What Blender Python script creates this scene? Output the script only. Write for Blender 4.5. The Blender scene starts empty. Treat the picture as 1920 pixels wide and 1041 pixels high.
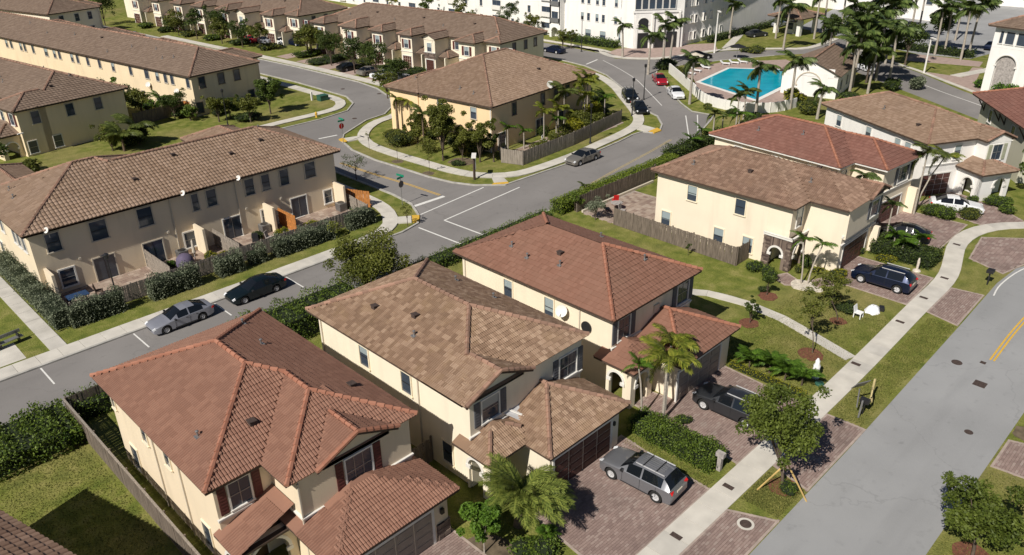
import bpy, math, random
import numpy as np
from mathutils import Vector, Matrix
R = math.radians
random.seed(7); rng = np.random.default_rng(7)
sc = bpy.context.scene
COL = sc.collection
# ------------------------------------------------------------------ camera
# world: +X runs along the front street, +Y runs from the front street to the back road, metres
H = 30.5
PITCH, ROLL, TH = R(26.85), R(-0.87), R(44.81)
c_, s_ = math.cos(PITCH), math.sin(PITCH)
r0, u0, f0 = Vector((1, 0, 0)), Vector((0, s_, c_)), Vector((0, c_, -s_))
cr_, sr_ = math.cos(ROLL), math.sin(ROLL)
r1, u1 = cr_ * r0 + sr_ * u0, -sr_ * r0 + cr_ * u0
def _w(v): return Vector((v.x * math.cos(TH) + v.y * math.sin(TH), -v.x * math.sin(TH) + v.y * math.cos(TH), v.z))
rw, uw, fw = _w(r1), _w(u1), _w(f0)
cam = bpy.data.objects.new('camera', bpy.data.cameras.new('camera')); COL.objects.link(cam)
cam.matrix_world = Matrix(((rw.x, uw.x, -fw.x, 0), (rw.y, uw.y, -fw.y, 0), (rw.z, uw.z, -fw.z, H), (0, 0, 0, 1)))
cam.data.lens = 28.0; cam.data.sensor_width = 36.0; cam.data.clip_end = 3000
sc.camera = cam
CAM = np.array([0, 0, H])
# ------------------------------------------------------------------ light
SUN_EL, SUN_DIR = R(43.7), R(8.5)       # the light travels towards +X and a little +Y
world = bpy.data.worlds.new('World'); sc.world = world; world.use_nodes = True
wn = world.node_tree.nodes; wl = world.node_tree.links
bg = wn['Background']; sky = wn.new('ShaderNodeTexSky'); sky.sky_type = 'NISHITA'; sky.sun_disc = False
sky.sun_elevation = SUN_EL
sky.sun_rotation = math.pi * 1.5 - SUN_DIR      # compass angle of the sun (seen towards -X)
sky.air_density = 0.7; sky.dust_density = 0.3
wl.new(sky.outputs[0], bg.inputs[0]); bg.inputs[1].default_value = 0.050
sl = bpy.data.lights.new('sun', 'SUN'); sl.energy = 4.9; sl.angle = R(0.53); sl.color = (1.0, 0.94, 0.845)
so = bpy.data.objects.new('sun', sl); COL.objects.link(so)
d = Vector((math.cos(SUN_EL) * math.cos(SUN_DIR), math.cos(SUN_EL) * math.sin(SUN_DIR), -math.sin(SUN_EL)))
so.rotation_euler = d.to_track_quat('-Z', 'Y').to_euler(); so.location = (-40, 0, 60)
sc.view_settings.view_transform = 'Standard'; sc.view_settings.look = 'None'
sc.view_settings.exposure = 0.12; sc.view_settings.gamma = 1.0; sc.view_settings.use_curve_mapping = False
# ------------------------------------------------------------------ materials
def _mat(name):
    m = bpy.data.materials.new(name); m.use_nodes = True
    return m, m.node_tree.nodes, m.node_tree.links, m.node_tree.nodes['Principled BSDF']
def _noise(n, l, scale, det=4, vec=None, stretch=None):
    t = n.new('ShaderNodeTexNoise'); t.inputs['Scale'].default_value = scale; t.inputs['Detail'].default_value = det
    if vec is None: vec = n.new('ShaderNodeNewGeometry').outputs['Position']
    if stretch:
        mp = n.new('ShaderNodeMapping'); mp.inputs['Scale'].default_value = stretch; l.new(vec, mp.inputs[0]); vec = mp.outputs[0]
    l.new(vec, t.inputs['Vector']); return t.outputs['Fac']
def _ramp(n, l, fac, stops):
    r = n.new('ShaderNodeValToRGB'); e = r.color_ramp.elements
    while len(e) < len(stops): e.new(0.5)
    for k, (p, c) in enumerate(stops): e[k].position = p; e[k].color = (*c, 1) if len(c) == 3 else c
    l.new(fac, r.inputs[0]); return r.outputs[0]
def _mix(n, l, a, b, fac, mode='MIX'):
    m = n.new('ShaderNodeMix'); m.data_type = 'RGBA'; m.blend_type = mode
    for sock, v in ((m.inputs[6], a), (m.inputs[7], b), (m.inputs[0], fac)):
        if isinstance(v, (int, float)): sock.default_value = v
        elif isinstance(v, tuple): sock.default_value = (*v, 1)
        else: l.new(v, sock)
    return m.outputs[2]
def _bump(n, l, bs, h, strength, dist=0.02):
    b = n.new('ShaderNodeBump'); b.inputs['Strength'].default_value = strength; b.inputs['Distance'].default_value = dist
    l.new(h, b.inputs['Height']); l.new(b.outputs[0], bs.inputs['Normal'])
def plain(name, c, rough=0.6, metal=0.0, spec=0.4, vary=0.12, scale=2.0, bump=0.0, bscale=30, stretch=None):
    m, n, l, bs = _mat(name)
    f = _noise(n, l, scale, 5, stretch=stretch)
    lo = tuple(x * (1 - vary) for x in c); hi = tuple(min(1, x * (1 + vary)) for x in c)
    l.new(_ramp(n, l, f, [(0.3, lo), (0.7, hi)]), bs.inputs['Base Color'])
    bs.inputs['Roughness'].default_value = rough; bs.inputs['Metallic'].default_value = metal
    bs.inputs['Specular IOR Level'].default_value = spec
    if bump: _bump(n, l, bs, _noise(n, l, bscale, 4), bump)
    return m
def stucco(name, c):
    m, n, l, bs = _mat(name)
    a = _noise(n, l, 0.5, 5); b = _noise(n, l, 1.2, 6, stretch=(1, 1, 0.15))
    c1 = _ramp(n, l, a, [(0.3, tuple(x * 0.93 for x in c)), (0.7, c)])
    c2 = _mix(n, l, c1, tuple(x * 0.75 for x in c), _ramp(n, l, b, [(0.50, (0, 0, 0)), (0.80, (0.55, 0.55, 0.55))]))
    l.new(c2, bs.inputs['Base Color']); bs.inputs['Roughness'].default_value = 0.9; bs.inputs['Specular IOR Level'].default_value = 0.2
    _bump(n, l, bs, _noise(n, l, 14, 4), 0.35, 0.01); return m
def tilemat(name, stops, stain=(0.10, 0.08, 0.06), st=0.35, lichen=None):
    """roof tile: each tile its own tone (face attribute 'tint'), with weathering blotches"""
    m, n, l, bs = _mat(name)
    at = n.new('ShaderNodeAttribute'); at.attribute_name = 'tint'
    base = _ramp(n, l, at.outputs['Fac'], stops)
    a = _noise(n, l, 0.35, 6); b = _noise(n, l, 3.0, 5)
    x = _mix(n, l, base, stain, _ramp(n, l, a, [(0.45, (0, 0, 0)), (0.8, (st, st, st))]))
    x = _mix(n, l, x, tuple(min(1, q * 1.6) for q in stops[-1][1]), _ramp(n, l, b, [(0.6, (0, 0, 0)), (0.9, (0.35, 0.35, 0.35))]))
    if lichen: x = _mix(n, l, x, lichen, _ramp(n, l, _noise(n, l, 1.1, 7), [(0.52, (0, 0, 0)), (0.7, (0.6, 0.6, 0.6))]))
    l.new(x, bs.inputs['Base Color']); bs.inputs['Roughness'].default_value = 0.8; bs.inputs['Specular IOR Level'].default_value = 0.25
    _bump(n, l, bs, _noise(n, l, 40, 3), 0.3, 0.01); return m
def leafmat(name, dark, light, trans=0.25, rough=0.55):
    m, n, l, bs = _mat(name)
    at = n.new('ShaderNodeAttribute'); at.attribute_name = 'tint'
    c = _ramp(n, l, at.outputs['Fac'], [(0.0, dark), (1.0, light)])
    c = _mix(n, l, c, tuple(x * 0.6 for x in dark), _ramp(n, l, _noise(n, l, 0.8, 3), [(0.4, (0.0, 0, 0)), (0.75, (0.3, 0.3, 0.3))]))
    l.new(c, bs.inputs['Base Color']); bs.inputs['Roughness'].default_value = rough; bs.inputs['Specular IOR Level'].default_value = 0.25
    tr = n.new('ShaderNodeBsdfTranslucent'); l.new(c, tr.inputs[0])
    mx = n.new('ShaderNodeMixShader'); mx.inputs[0].default_value = trans
    l.new(bs.outputs[0], mx.inputs[1]); l.new(tr.outputs[0], mx.inputs[2])
    l.new(mx.outputs[0], n['Material Output'].inputs[0]); return m
def grassmat():
    m, n, l, bs = _mat('grass')
    a = _noise(n, l, 0.12, 5); b = _noise(n, l, 0.9, 6); c = _noise(n, l, 7, 6)
    x = _ramp(n, l, b, [(0.28, (0.085, 0.115, 0.022)), (0.5, (0.165, 0.182, 0.040)), (0.72, (0.255, 0.240, 0.080))])
    y = _mix(n, l, x, (0.30, 0.235, 0.11), _ramp(n, l, a, [(0.48, (0, 0, 0)), (0.70, (0.55, 0.55, 0.55))]))
    z = _mix(n, l, y, (0.075, 0.092, 0.020), _ramp(n, l, c, [(0.45, (0, 0, 0)), (0.75, (0.55, 0.55, 0.55))]))
    l.new(z, bs.inputs['Base Color']); bs.inputs['Roughness'].default_value = 1.0; bs.inputs['Specular IOR Level'].default_value = 0.1
    _bump(n, l, bs, _noise(n, l, 9, 8), 0.9, 0.08); return m
def asphalt(name, c, dark=0.6):
    m, n, l, bs = _mat(name)
    a = _noise(n, l, 0.16, 7); b = _noise(n, l, 1.4, 7); g = _noise(n, l, 30, 2)
    s = _noise(n, l, 0.35, 5, stretch=(0.25, 1.6, 1))
    x = _ramp(n, l, a, [(0.3, tuple(q * 0.86 for q in c)), (0.7, tuple(q * 1.1 for q in c))])
    x = _mix(n, l, x, tuple(q * dark for q in c), _ramp(n, l, b, [(0.60, (0, 0, 0)), (0.78, (0.5, 0.5, 0.5))]))
    x = _mix(n, l, x, tuple(q * 0.72 for q in c), _ramp(n, l, s, [(0.55, (0, 0, 0)), (0.75, (0.5, 0.5, 0.5))]))
    x = _mix(n, l, x, tuple(q * 1.3 for q in c), _ramp(n, l, g, [(0.5, (0, 0, 0)), (0.8, (0.35, 0.35, 0.35))]))
    pos = n.new('ShaderNodeNewGeometry').outputs['Position']; wn_ = n.new('ShaderNodeTexNoise'); wn_.inputs['Scale'].default_value = 0.9; wn_.inputs['Detail'].default_value = 6; l.new(pos, wn_.inputs['Vector'])
    va = n.new('ShaderNodeVectorMath'); va.operation = 'MULTIPLY_ADD'; l.new(wn_.outputs['Color'], va.inputs[0]); va.inputs[1].default_value = (2.2, 2.2, 0); l.new(pos, va.inputs[2])
    vo = n.new('ShaderNodeTexVoronoi'); vo.feature = 'DISTANCE_TO_EDGE'; vo.inputs['Scale'].default_value = 0.11; l.new(va.outputs[0], vo.inputs['Vector'])
    cr = _ramp(n, l, vo.outputs['Distance'], [(0.0, (0.22, 0.22, 0.22)), (0.006, (0, 0, 0))])
    x = _mix(n, l, x, tuple(q * 0.35 for q in c), cr)
    big = _noise(n, l, 0.05, 3); x = _mix(n, l, x, tuple(q * 0.80 for q in c), _ramp(n, l, big, [(0.45, (0, 0, 0)), (0.62, (0.6, 0.6, 0.6))]))
    oil = _noise(n, l, 0.8, 2); x = _mix(n, l, x, tuple(q * 0.4 for q in c), _ramp(n, l, oil, [(0.70, (0, 0, 0)), (0.80, (0.5, 0.5, 0.5))]))
    l.new(x, bs.inputs['Base Color']); bs.inputs['Roughness'].default_value = 0.85; bs.inputs['Specular IOR Level'].default_value = 0.25
    _bump(n, l, bs, g, 0.25, 0.006); return m
def glass(name, c=(0.045, 0.060, 0.085), rough=0.06):  # default blue base colour stands in for reflected sky in windows
    m, n, l, bs = _mat(name); bs.inputs['Base Color'].default_value = (*c, 1)
    bs.inputs['Roughness'].default_value = rough; bs.inputs['Specular IOR Level'].default_value = 0.7
    _bump(n, l, bs, _noise(n, l, 1.3, 2), 0.06, 0.05); return m
def paint(name, c, metal=0.3):
    m, n, l, bs = _mat(name)
    f = _noise(n, l, 1.5, 3)
    l.new(_ramp(n, l, f, [(0.3, tuple(x * 0.93 for x in c)), (0.7, c)]), bs.inputs['Base Color'])
    bs.inputs['Metallic'].default_value = metal; bs.inputs['Roughness'].default_value = 0.38
    bs.inputs['Coat Weight'].default_value = 0.6; bs.inputs['Coat Roughness'].default_value = 0.06; return m
def watermat():
    m, n, l, bs = _mat('pool_water'); bs.inputs['Roughness'].default_value = 0.08
    l.new(_ramp(n, l, _noise(n, l, 0.5, 3), [(0.3, (0.0, 0.30, 0.42)), (0.7, (0.005, 0.40, 0.52))]), bs.inputs['Base Color'])
    _bump(n, l, bs, _noise(n, l, 3, 3), 0.15, 0.05); return m
M = dict(
 grass=grassmat(), road=asphalt('street_asphalt', (0.30, 0.302, 0.305)), road2=asphalt('back_road_asphalt', (0.225, 0.212, 0.204)),
 walk=plain('concrete_walk', (0.55, 0.52, 0.465), 0.9, vary=0.12, scale=0.8, bump=0.2, spec=0.2),
 walk2=plain('concrete_shade', (0.50, 0.475, 0.43), 0.9, vary=0.16, scale=0.6, bump=0.2, spec=0.2),  # slightly darker concrete, for random slabs, a side path and a ramp
 kerb=plain('kerb_concrete', (0.40, 0.385, 0.355), 0.9, vary=0.2, scale=1.5, spec=0.2),
 white=plain('road_paint', (0.68, 0.67, 0.64), 0.8, vary=0.12, scale=6), yellow=plain('yellow_paint', (0.62, 0.38, 0.05), 0.8, vary=0.15, scale=6),
 paleyellow=plain('faded_yellow_paint', (0.42, 0.33, 0.15), 0.8, vary=0.25, scale=3),
 trimcr=plain('cream_trim', (0.80, 0.71, 0.54), 0.8, vary=0.05), trim=plain('white_trim', (0.72, 0.70, 0.66), 0.7, vary=0.06), trimtan=plain('tan_trim', (0.55, 0.49, 0.40), 0.7, vary=0.06),
 fascia=plain('brown_fascia', (0.075, 0.05, 0.038), 0.7), fasciatan=plain('tan_fascia', (0.22, 0.17, 0.13), 0.7),
 glass=glass('window_glass'), blind=glass('window_glass_with_blind', (0.30, 0.36, 0.38), 0.12),  # second glass: pale colour holds a sky reflection
 carglass=glass('car_glass', (0.008, 0.010, 0.013), 0.03),
 cream=stucco('cream_stucco', (0.84, 0.76, 0.61)), creamd=stucco('pale_yellow_stucco', (0.83, 0.73, 0.58)),
 beige=stucco('beige_stucco', (0.76, 0.645, 0.48)), sand=stucco('sand_stucco', (0.80, 0.66, 0.46)), orange=stucco('peach_stucco', (0.86, 0.64, 0.39)),
 cream2=stucco('ivory_stucco', (0.84, 0.74, 0.58)), ochre=stucco('ochre_stucco', (0.45, 0.29, 0.13)),  # ochre tone puts the top-left row's shade into its wall colour
 whitew=stucco('white_stucco', (0.83, 0.81, 0.78)), greyw=stucco('pale_green_grey_stucco', (0.52, 0.50, 0.40)),
 wood=plain('weathered_board', (0.155, 0.125, 0.10), 0.9, vary=0.35, scale=3, bump=0.4, stretch=(3, 3, 0.4)),
 woodl=plain('pale_grey_board', (0.26, 0.225, 0.19), 0.9, vary=0.3, scale=3, bump=0.4, stretch=(3, 3, 0.4)),
 woodo=plain('orange_board', (0.42, 0.17, 0.045), 0.8, vary=0.2, scale=3), stake=plain('yellow_timber', (0.55, 0.38, 0.14), 0.8, vary=0.2),
 dark=plain('black_metal', (0.02, 0.02, 0.022), 0.45, spec=0.5), steel=plain('grey_metal', (0.30, 0.30, 0.30), 0.45, metal=0.6),
 alu=plain('bright_metal', (0.55, 0.55, 0.56), 0.45, metal=0.2), iron=plain('rusty_iron', (0.065, 0.045, 0.038), 0.8, vary=0.3, scale=8),
 tyre=plain('rubber', (0.018, 0.018, 0.018), 0.85), garage=plain('brown_garage_door', (0.085, 0.034, 0.028), 0.5),
 garaget=plain('taupe_garage_door', (0.30, 0.25, 0.21), 0.6), shutr=plain('maroon_shutter', (0.10, 0.028, 0.025), 0.6),
 shutg=plain('slate_shutter', (0.10, 0.105, 0.12), 0.6), shutt=plain('sage_shutter', (0.36, 0.37, 0.27), 0.6),
 door=plain('dark_wood_door', (0.055, 0.028, 0.018), 0.5), red=plain('red_plastic', (0.55, 0.02, 0.02), 0.4),
 redlens=plain('red_lens', (0.55, 0.015, 0.015), 0.15), lens=plain('clear_lens', (0.75, 0.77, 0.8), 0.1),
 green=plain('green_sign', (0.01, 0.22, 0.13), 0.5), signred=plain('sign_back', (0.10, 0.09, 0.09), 0.5),
 bark=plain('bark', (0.10, 0.075, 0.055), 0.95, vary=0.35, scale=5, bump=0.6), barkg=plain('pale_palm_bark', (0.36, 0.32, 0.27), 0.9, vary=0.25, scale=4, bump=0.4, stretch=(1, 1, 5)),
 barkb=plain('fibrous_palm_bark', (0.14, 0.10, 0.065), 0.95, vary=0.4, scale=6, bump=0.8), mulch=plain('red_mulch', (0.15, 0.06, 0.035), 1.0, vary=0.4, scale=8, bump=0.9, bscale=20),
 soil=plain('soil', (0.13, 0.10, 0.065), 1.0, vary=0.4, scale=2, bump=0.6, bscale=10),
 plastic=plain('white_plastic', (0.8, 0.8, 0.8), 0.5), cloth=plain('white_sheet', (0.82, 0.82, 0.84), 0.8), ubox=plain('utility_green', (0.03, 0.10, 0.07), 0.5),
 stone=plain('grey_stone', (0.34, 0.31, 0.29), 0.9, vary=0.3, scale=4, bump=0.5), stonel=plain('pale_stone', (0.55, 0.50, 0.42), 0.9, vary=0.25, scale=5, bump=0.5),
 water=watermat(), gold=plain('straw_sheet', (0.45, 0.37, 0.18), 0.7), blue=plain('blue_tarp', (0.02, 0.05, 0.12), 0.6), purple=plain('faded_purple_cloth', (0.11, 0.09, 0.15), 0.8),
 deck=plain('pink_deck_paving', (0.36, 0.27, 0.235), 0.9, vary=0.15, scale=1.5, bump=0.2),
)
M['paver'] = tilemat('brick_paver', [(0.0, (0.225, 0.160, 0.143)), (0.4, (0.27, 0.195, 0.173)), (0.75, (0.30, 0.220, 0.195)), (1.0, (0.34, 0.27, 0.24))], (0.12, 0.095, 0.085), 0.5)
M['patio'] = tilemat('patio_paver', [(0.0, (0.24, 0.17, 0.14)), (0.5, (0.33, 0.25, 0.20)), (1.0, (0.42, 0.34, 0.28))], (0.15, 0.12, 0.10), 0.4)
M['stonework'] = tilemat('brown_stone_veneer', [(0.0, (0.07, 0.05, 0.045)), (0.5, (0.16, 0.12, 0.10)), (1.0, (0.27, 0.21, 0.17))], (0.07, 0.05, 0.04), 0.3)
M['tileA'] = tilemat('terracotta_tile', [(0.0, (0.224, 0.116, 0.081)), (0.5, (0.244, 0.128, 0.090)), (1.0, (0.275, 0.148, 0.104))], (0.18, 0.10, 0.075), 0.35)
M['tileB'] = tilemat('mixed_brown_tile', [(0.0, (0.195, 0.124, 0.082)), (0.35, (0.235, 0.152, 0.102)), (0.7, (0.285, 0.190, 0.130)), (1.0, (0.36, 0.252, 0.178))], (0.13, 0.09, 0.062), 0.3, lichen=(0.27, 0.18, 0.11))
M['tileC'] = tilemat('salmon_tile', [(0.0, (0.202, 0.102, 0.070)), (0.5, (0.221, 0.112, 0.078)), (1.0, (0.243, 0.126, 0.089))], (0.22, 0.14, 0.10), 0.3)
M['tileD'] = tilemat('weathered_brown_tile', [(0.0, (0.184, 0.114, 0.081)), (0.5, (0.234, 0.148, 0.106)), (1.0, (0.304, 0.201, 0.147))], (0.12, 0.09, 0.065), 0.35, lichen=(0.25, 0.16, 0.11))
M['tileE'] = tilemat('rose_brown_tile', [(0.0, (0.179, 0.083, 0.063)), (0.5, (0.202, 0.095, 0.073)), (1.0, (0.229, 0.113, 0.087))], (0.14, 0.09, 0.075), 0.3)
M['tileT'] = tilemat('tan_tile', [(0.0, (0.210, 0.140, 0.097)), (0.5, (0.242, 0.167, 0.117)), (1.0, (0.285, 0.200, 0.147))], (0.15, 0.105, 0.08), 0.3)
M['tileF'] = tilemat('faded_tan_tile', [(0.0, (0.159, 0.113, 0.085)), (0.5, (0.185, 0.133, 0.099)), (1.0, (0.210, 0.154, 0.118))], (0.16, 0.115, 0.09), 0.3)
M['capA'] = tilemat('orange_ridge_tile', [(0.0, (0.29, 0.125, 0.080)), (1.0, (0.38, 0.175, 0.115))], (0.2, 0.1, 0.07), 0.3)
M['capB'] = tilemat('faded_ridge_tile', [(0.0, (0.22, 0.135, 0.098)), (1.0, (0.36, 0.215, 0.155))], (0.12, 0.09, 0.07), 0.4)
M['leaf'] = leafmat('tree_leaf', (0.035, 0.062, 0.01), (0.125, 0.175, 0.03))
M['leafb'] = leafmat('bright_leaf', (0.05, 0.115, 0.012), (0.15, 0.26, 0.03), 0.3)
M['leafy'] = leafmat('yellow_green_leaf', (0.14, 0.15, 0.01), (0.38, 0.36, 0.03), 0.3)
M['leafd'] = leafmat('dark_leaf', (0.028, 0.05, 0.01), (0.095, 0.13, 0.026))
M['leafs'] = leafmat('silver_green_leaf', (0.085, 0.1, 0.062), (0.24, 0.27, 0.175), 0.15)
M['leafo'] = leafmat('olive_leaf', (0.06, 0.078, 0.012), (0.19, 0.2, 0.038), 0.25)
M['hedge'] = leafmat('hedge_leaf', (0.045, 0.08, 0.01), (0.155, 0.215, 0.03), 0.2)
M['frond'] = leafmat('palm_leaf', (0.06, 0.085, 0.016), (0.2, 0.235, 0.06), 0.3, 0.4)
M['frondd'] = leafmat('dark_palm_leaf', (0.05, 0.085, 0.02), (0.165, 0.215, 0.06), 0.2, 0.4)
M['frondy'] = leafmat('yellow_palm_leaf', (0.10, 0.14, 0.015), (0.32, 0.33, 0.05), 0.3, 0.45)
M['frondg'] = leafmat('grey_palm_leaf', (0.085, 0.125, 0.025), (0.31, 0.35, 0.075), 0.25, 0.45)
M['hedgeb'] = leafmat('clipped_hedge_leaf', (0.085, 0.125, 0.012), (0.21, 0.27, 0.03), 0.2)
M['core'] = plain('hedge_inside', (0.012, 0.02, 0.006), 1.0)  # near-black green holds the shade deep inside foliage
M['flower'] = leafmat('red_flower', (0.5, 0.02, 0.03), (0.7, 0.05, 0.06), 0.1)
for k, c in dict(silver=(0.36, 0.37, 0.42), grey=(0.22, 0.225, 0.245), black=(0.008, 0.009, 0.010), teal=(0.007, 0.016, 0.020), navy=(0.006, 0.014, 0.045), charcoal=(0.045, 0.048, 0.055),
                 gold=(0.27, 0.25, 0.22), red=(0.32, 0.008, 0.02), white=(0.75, 0.76, 0.78), blue=(0.02, 0.07, 0.2)).items():
    M['p_' + k] = paint('car_paint_' + k, c, 0.0 if k in ('white', 'red') else 0.5)
# ------------------------------------------------------------------ object helpers
def thing(name, label, cat, loc=(0, 0, 0), rotz=0.0, group=None):
    o = bpy.data.objects.new(name, None); COL.objects.link(o); o.empty_display_size = 0.2
    o.location = loc; o.rotation_euler = (0, 0, rotz); o['label'] = label; o['category'] = cat
    if group: o['group'] = group
    return o
def tag(o, label=None, cat=None, group=None, kind=None):
    for k, v in (('label', label), ('category', cat), ('group', group), ('kind', kind)):
        if v: o[k] = v
    return o
def link(name, me, parent=None, loc=None, rot=None, scale=None):
    o = bpy.data.objects.new(name, me); COL.objects.link(o)
    if parent: o.parent = parent
    if loc is not None: o.location = loc
    if rot is not None: o.rotation_euler = rot
    if scale is not None: o.scale = scale if hasattr(scale, '__len__') else (scale,) * 3
    return o
def copy_tree(o, parent=None):
    c = o.copy(); COL.objects.link(c)
    if parent: c.parent = parent
    for ch in list(o.children): copy_tree(ch, c)
    return c
def quads_mesh(name, V, mat, tint=None, smooth=False):
    """V: (n,4,3) array of separate quads"""
    V = np.asarray(V, dtype=np.float32); n = len(V)
    me = bpy.data.meshes.new(name)
    me.vertices.add(n * 4); me.vertices.foreach_set('co', V.reshape(-1))
    me.loops.add(n * 4); me.loops.foreach_set('vertex_index', np.arange(n * 4, dtype=np.int32))
    me.polygons.add(n); me.polygons.foreach_set('loop_start', np.arange(0, n * 4, 4, dtype=np.int32))
    try: me.polygons.foreach_set('loop_total', np.full(n, 4, dtype=np.int32))
    except Exception: pass
    me.update(calc_edges=True)
    if tint is not None:
        a = me.attributes.new('tint', 'FLOAT', 'FACE'); a.data.foreach_set('value', np.asarray(tint, dtype=np.float32))
    me.materials.append(mat)
    return me
class MB:
    def __init__(s): s.v = []; s.f = []; s.m = []
    def add(s, vs, fs, m=0):
        b = len(s.v); s.v += [tuple(v) for v in vs]; s.f += [tuple(b + i for i in f) for f in fs]; s.m += [m] * len(fs); return s
    def box(s, x0, x1, y0, y1, z0, z1, m=0):
        return s.add([(x0, y0, z0), (x1, y0, z0), (x1, y1, z0), (x0, y1, z0), (x0, y0, z1), (x1, y0, z1), (x1, y1, z1), (x0, y1, z1)],
                     [(0, 3, 2, 1), (4, 5, 6, 7), (0, 1, 5, 4), (1, 2, 6, 5), (2, 3, 7, 6), (3, 0, 4, 7)], m)
    def obox(s, c, size, rot=(0, 0, 0), m=0):
        from mathutils import Euler
        E = Euler(rot).to_matrix(); c = Vector(c); a, b, d = size[0] / 2, size[1] / 2, size[2] / 2
        P = [c + E @ Vector(p) for p in ((-a, -b, -d), (a, -b, -d), (a, b, -d), (-a, b, -d), (-a, -b, d), (a, -b, d), (a, b, d), (-a, b, d))]
        return s.add(P, [(0, 3, 2, 1), (4, 5, 6, 7), (0, 1, 5, 4), (1, 2, 6, 5), (2, 3, 7, 6), (3, 0, 4, 7)], m)
    def bar(s, a, b, w, h=None, m=0):
        a, b = Vector(a), Vector(b); h = h or w; t = (b - a).normalized()
        up = Vector((0, 0, 1)) if abs(t.z) < 0.9 else Vector((1, 0, 0))
        x = t.cross(up).normalized() * w / 2; y = x.cross(t).normalized() * h / 2
        return s.add([a - x - y, a + x - y, a + x + y, a - x + y, b - x - y, b + x - y, b + x + y, b - x + y],
                     [(3, 2, 1, 0), (4, 5, 6, 7), (0, 1, 5, 4), (1, 2, 6, 5), (2, 3, 7, 6), (3, 0, 4, 7)], m)
    def tube(s, pts, rad, n=8, m=0, cap=True):
        pts = [Vector(p) for p in pts]; rings = []
        if not hasattr(rad, '__len__'): rad = [rad] * len(pts)
        for i, p in enumerate(pts):
            t = (pts[min(i + 1, len(pts) - 1)] - pts[max(i - 1, 0)]).normalized()
            up = Vector((0, 1, 0)) if abs(t.y) < 0.9 else Vector((1, 0, 0))
            x = t.cross(up).normalized(); y = t.cross(x)
            rings.append([p + (x * math.cos(2 * math.pi * k / n) + y * math.sin(2 * math.pi * k / n)) * rad[i] for k in range(n)])
        vs = [v for r in rings for v in r]; fs = []
        for i in range(len(pts) - 1):
            for k in range(n):
                k2 = (k + 1) % n; fs.append((i * n + k, (i + 1) * n + k, (i + 1) * n + k2, i * n + k2))
        if cap: fs += [tuple(range(n)), tuple(reversed([(len(pts) - 1) * n + k for k in range(n)]))]
        return s.add(vs, fs, m)
    def prism(s, poly, z0, z1, m=0, mside=None):
        a = sum(poly[i][0] * poly[(i + 1) % len(poly)][1] - poly[(i + 1) % len(poly)][0] * poly[i][1] for i in range(len(poly)))
        if a < 0: poly = poly[::-1]
        n = len(poly); b = len(s.v)
        s.v += [(p[0], p[1], z0) for p in poly] + [(p[0], p[1], z1) for p in poly]
        s.f += [tuple(b + n + k for k in range(n)), tuple(b + k for k in reversed(range(n)))]; s.m += [m, m]
        for k in range(n):
            s.f.append((b + k, b + (k + 1) % n, b + n + (k + 1) % n, b + n + k)); s.m.append(m if mside is None else mside)
        return s
    def lathe(s, prof, n=12, c=(0, 0, 0), m=0, caps=True):
        vs = [(c[0] + r * math.cos(2 * math.pi * k / n), c[1] + r * math.sin(2 * math.pi * k / n), c[2] + z) for r, z in prof for k in range(n)]
        fs = [(i * n + k, i * n + (k + 1) % n, (i + 1) * n + (k + 1) % n, (i + 1) * n + k) for i in range(len(prof) - 1) for k in range(n)]
        if caps: fs += [tuple(reversed(range(n))), tuple((len(prof) - 1) * n + k for k in range(n))]
        return s.add(vs, fs, m)
    def mesh(s, name, mats, smooth=None):
        me = bpy.data.meshes.new(name); me.from_pydata(s.v, [], s.f)
        for mm in (mats if isinstance(mats, (list, tuple)) else [mats]): me.materials.append(M[mm] if isinstance(mm, str) else mm)
        if any(s.m): me.polygons.foreach_set('material_index', s.m)
        if smooth is not None:
            me.polygons.foreach_set('use_smooth', [True] * len(s.f)); me.set_sharp_from_angle(angle=R(smooth))
        me.update(); return me
    def build(s, name, mats, parent=None, smooth=None, **k): return link(name, s.mesh(name, mats, smooth), parent, **k)
def struct(name, mb, mats, z=None):
    o = mb.build(name, mats) if isinstance(mb, MB) else link(name, mb); o['kind'] = 'structure'; return o
def face_tint(me, fn=None):
    a = me.attributes.new('tint', 'FLOAT', 'FACE'); n = len(me.polygons)
    a.data.foreach_set('value', np.asarray(rng.random(n) if fn is None else fn, dtype=np.float32)); return me
M['edging'] = plain('pale_edging', (0.36, 0.29, 0.25), 0.9, vary=0.2, scale=2)
# ------------------------------------------------------------------ setting
def sheet(name, poly, z, m, th=0.0): return struct(name, MB().prism(poly, z - 0.25 if not th else z - th, z), m)
g = MB(); N = 40
gx = np.linspace(-200, 900, N); gy = np.linspace(-200, 900, N)
g.add([(x, y, 0) for y in gy for x in gx], [(j * N + i, j * N + i + 1, (j + 1) * N + i + 1, (j + 1) * N + i) for j in range(N - 1) for i in range(N - 1)])
struct('grass_ground', g, 'grass')
def arc(cx, cy, r, a0, a1, n=10): return [(cx + r * math.cos(R(a0 + (a1 - a0) * i / n)), cy + r * math.sin(R(a0 + (a1 - a0) * i / n))) for i in range(n + 1)]
# front street, bending away to the right
outer = [(-60, 12.4), (40, 12.5), (60, 12.8), (69, 13.0), (73, 12.7), (77, 11.4), (81, 9), (85, 5), (88, 0), (90, -6), (91, -30)]
inner = [(84, -30), (83, -8), (81, -3), (77.5, 1.2), (73, 4.3), (68, 5.9), (60, 6.2), (40, 6.2), (-60, 6.2)]
sheet('front_street', outer + inner, 0.010, 'road')
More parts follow.
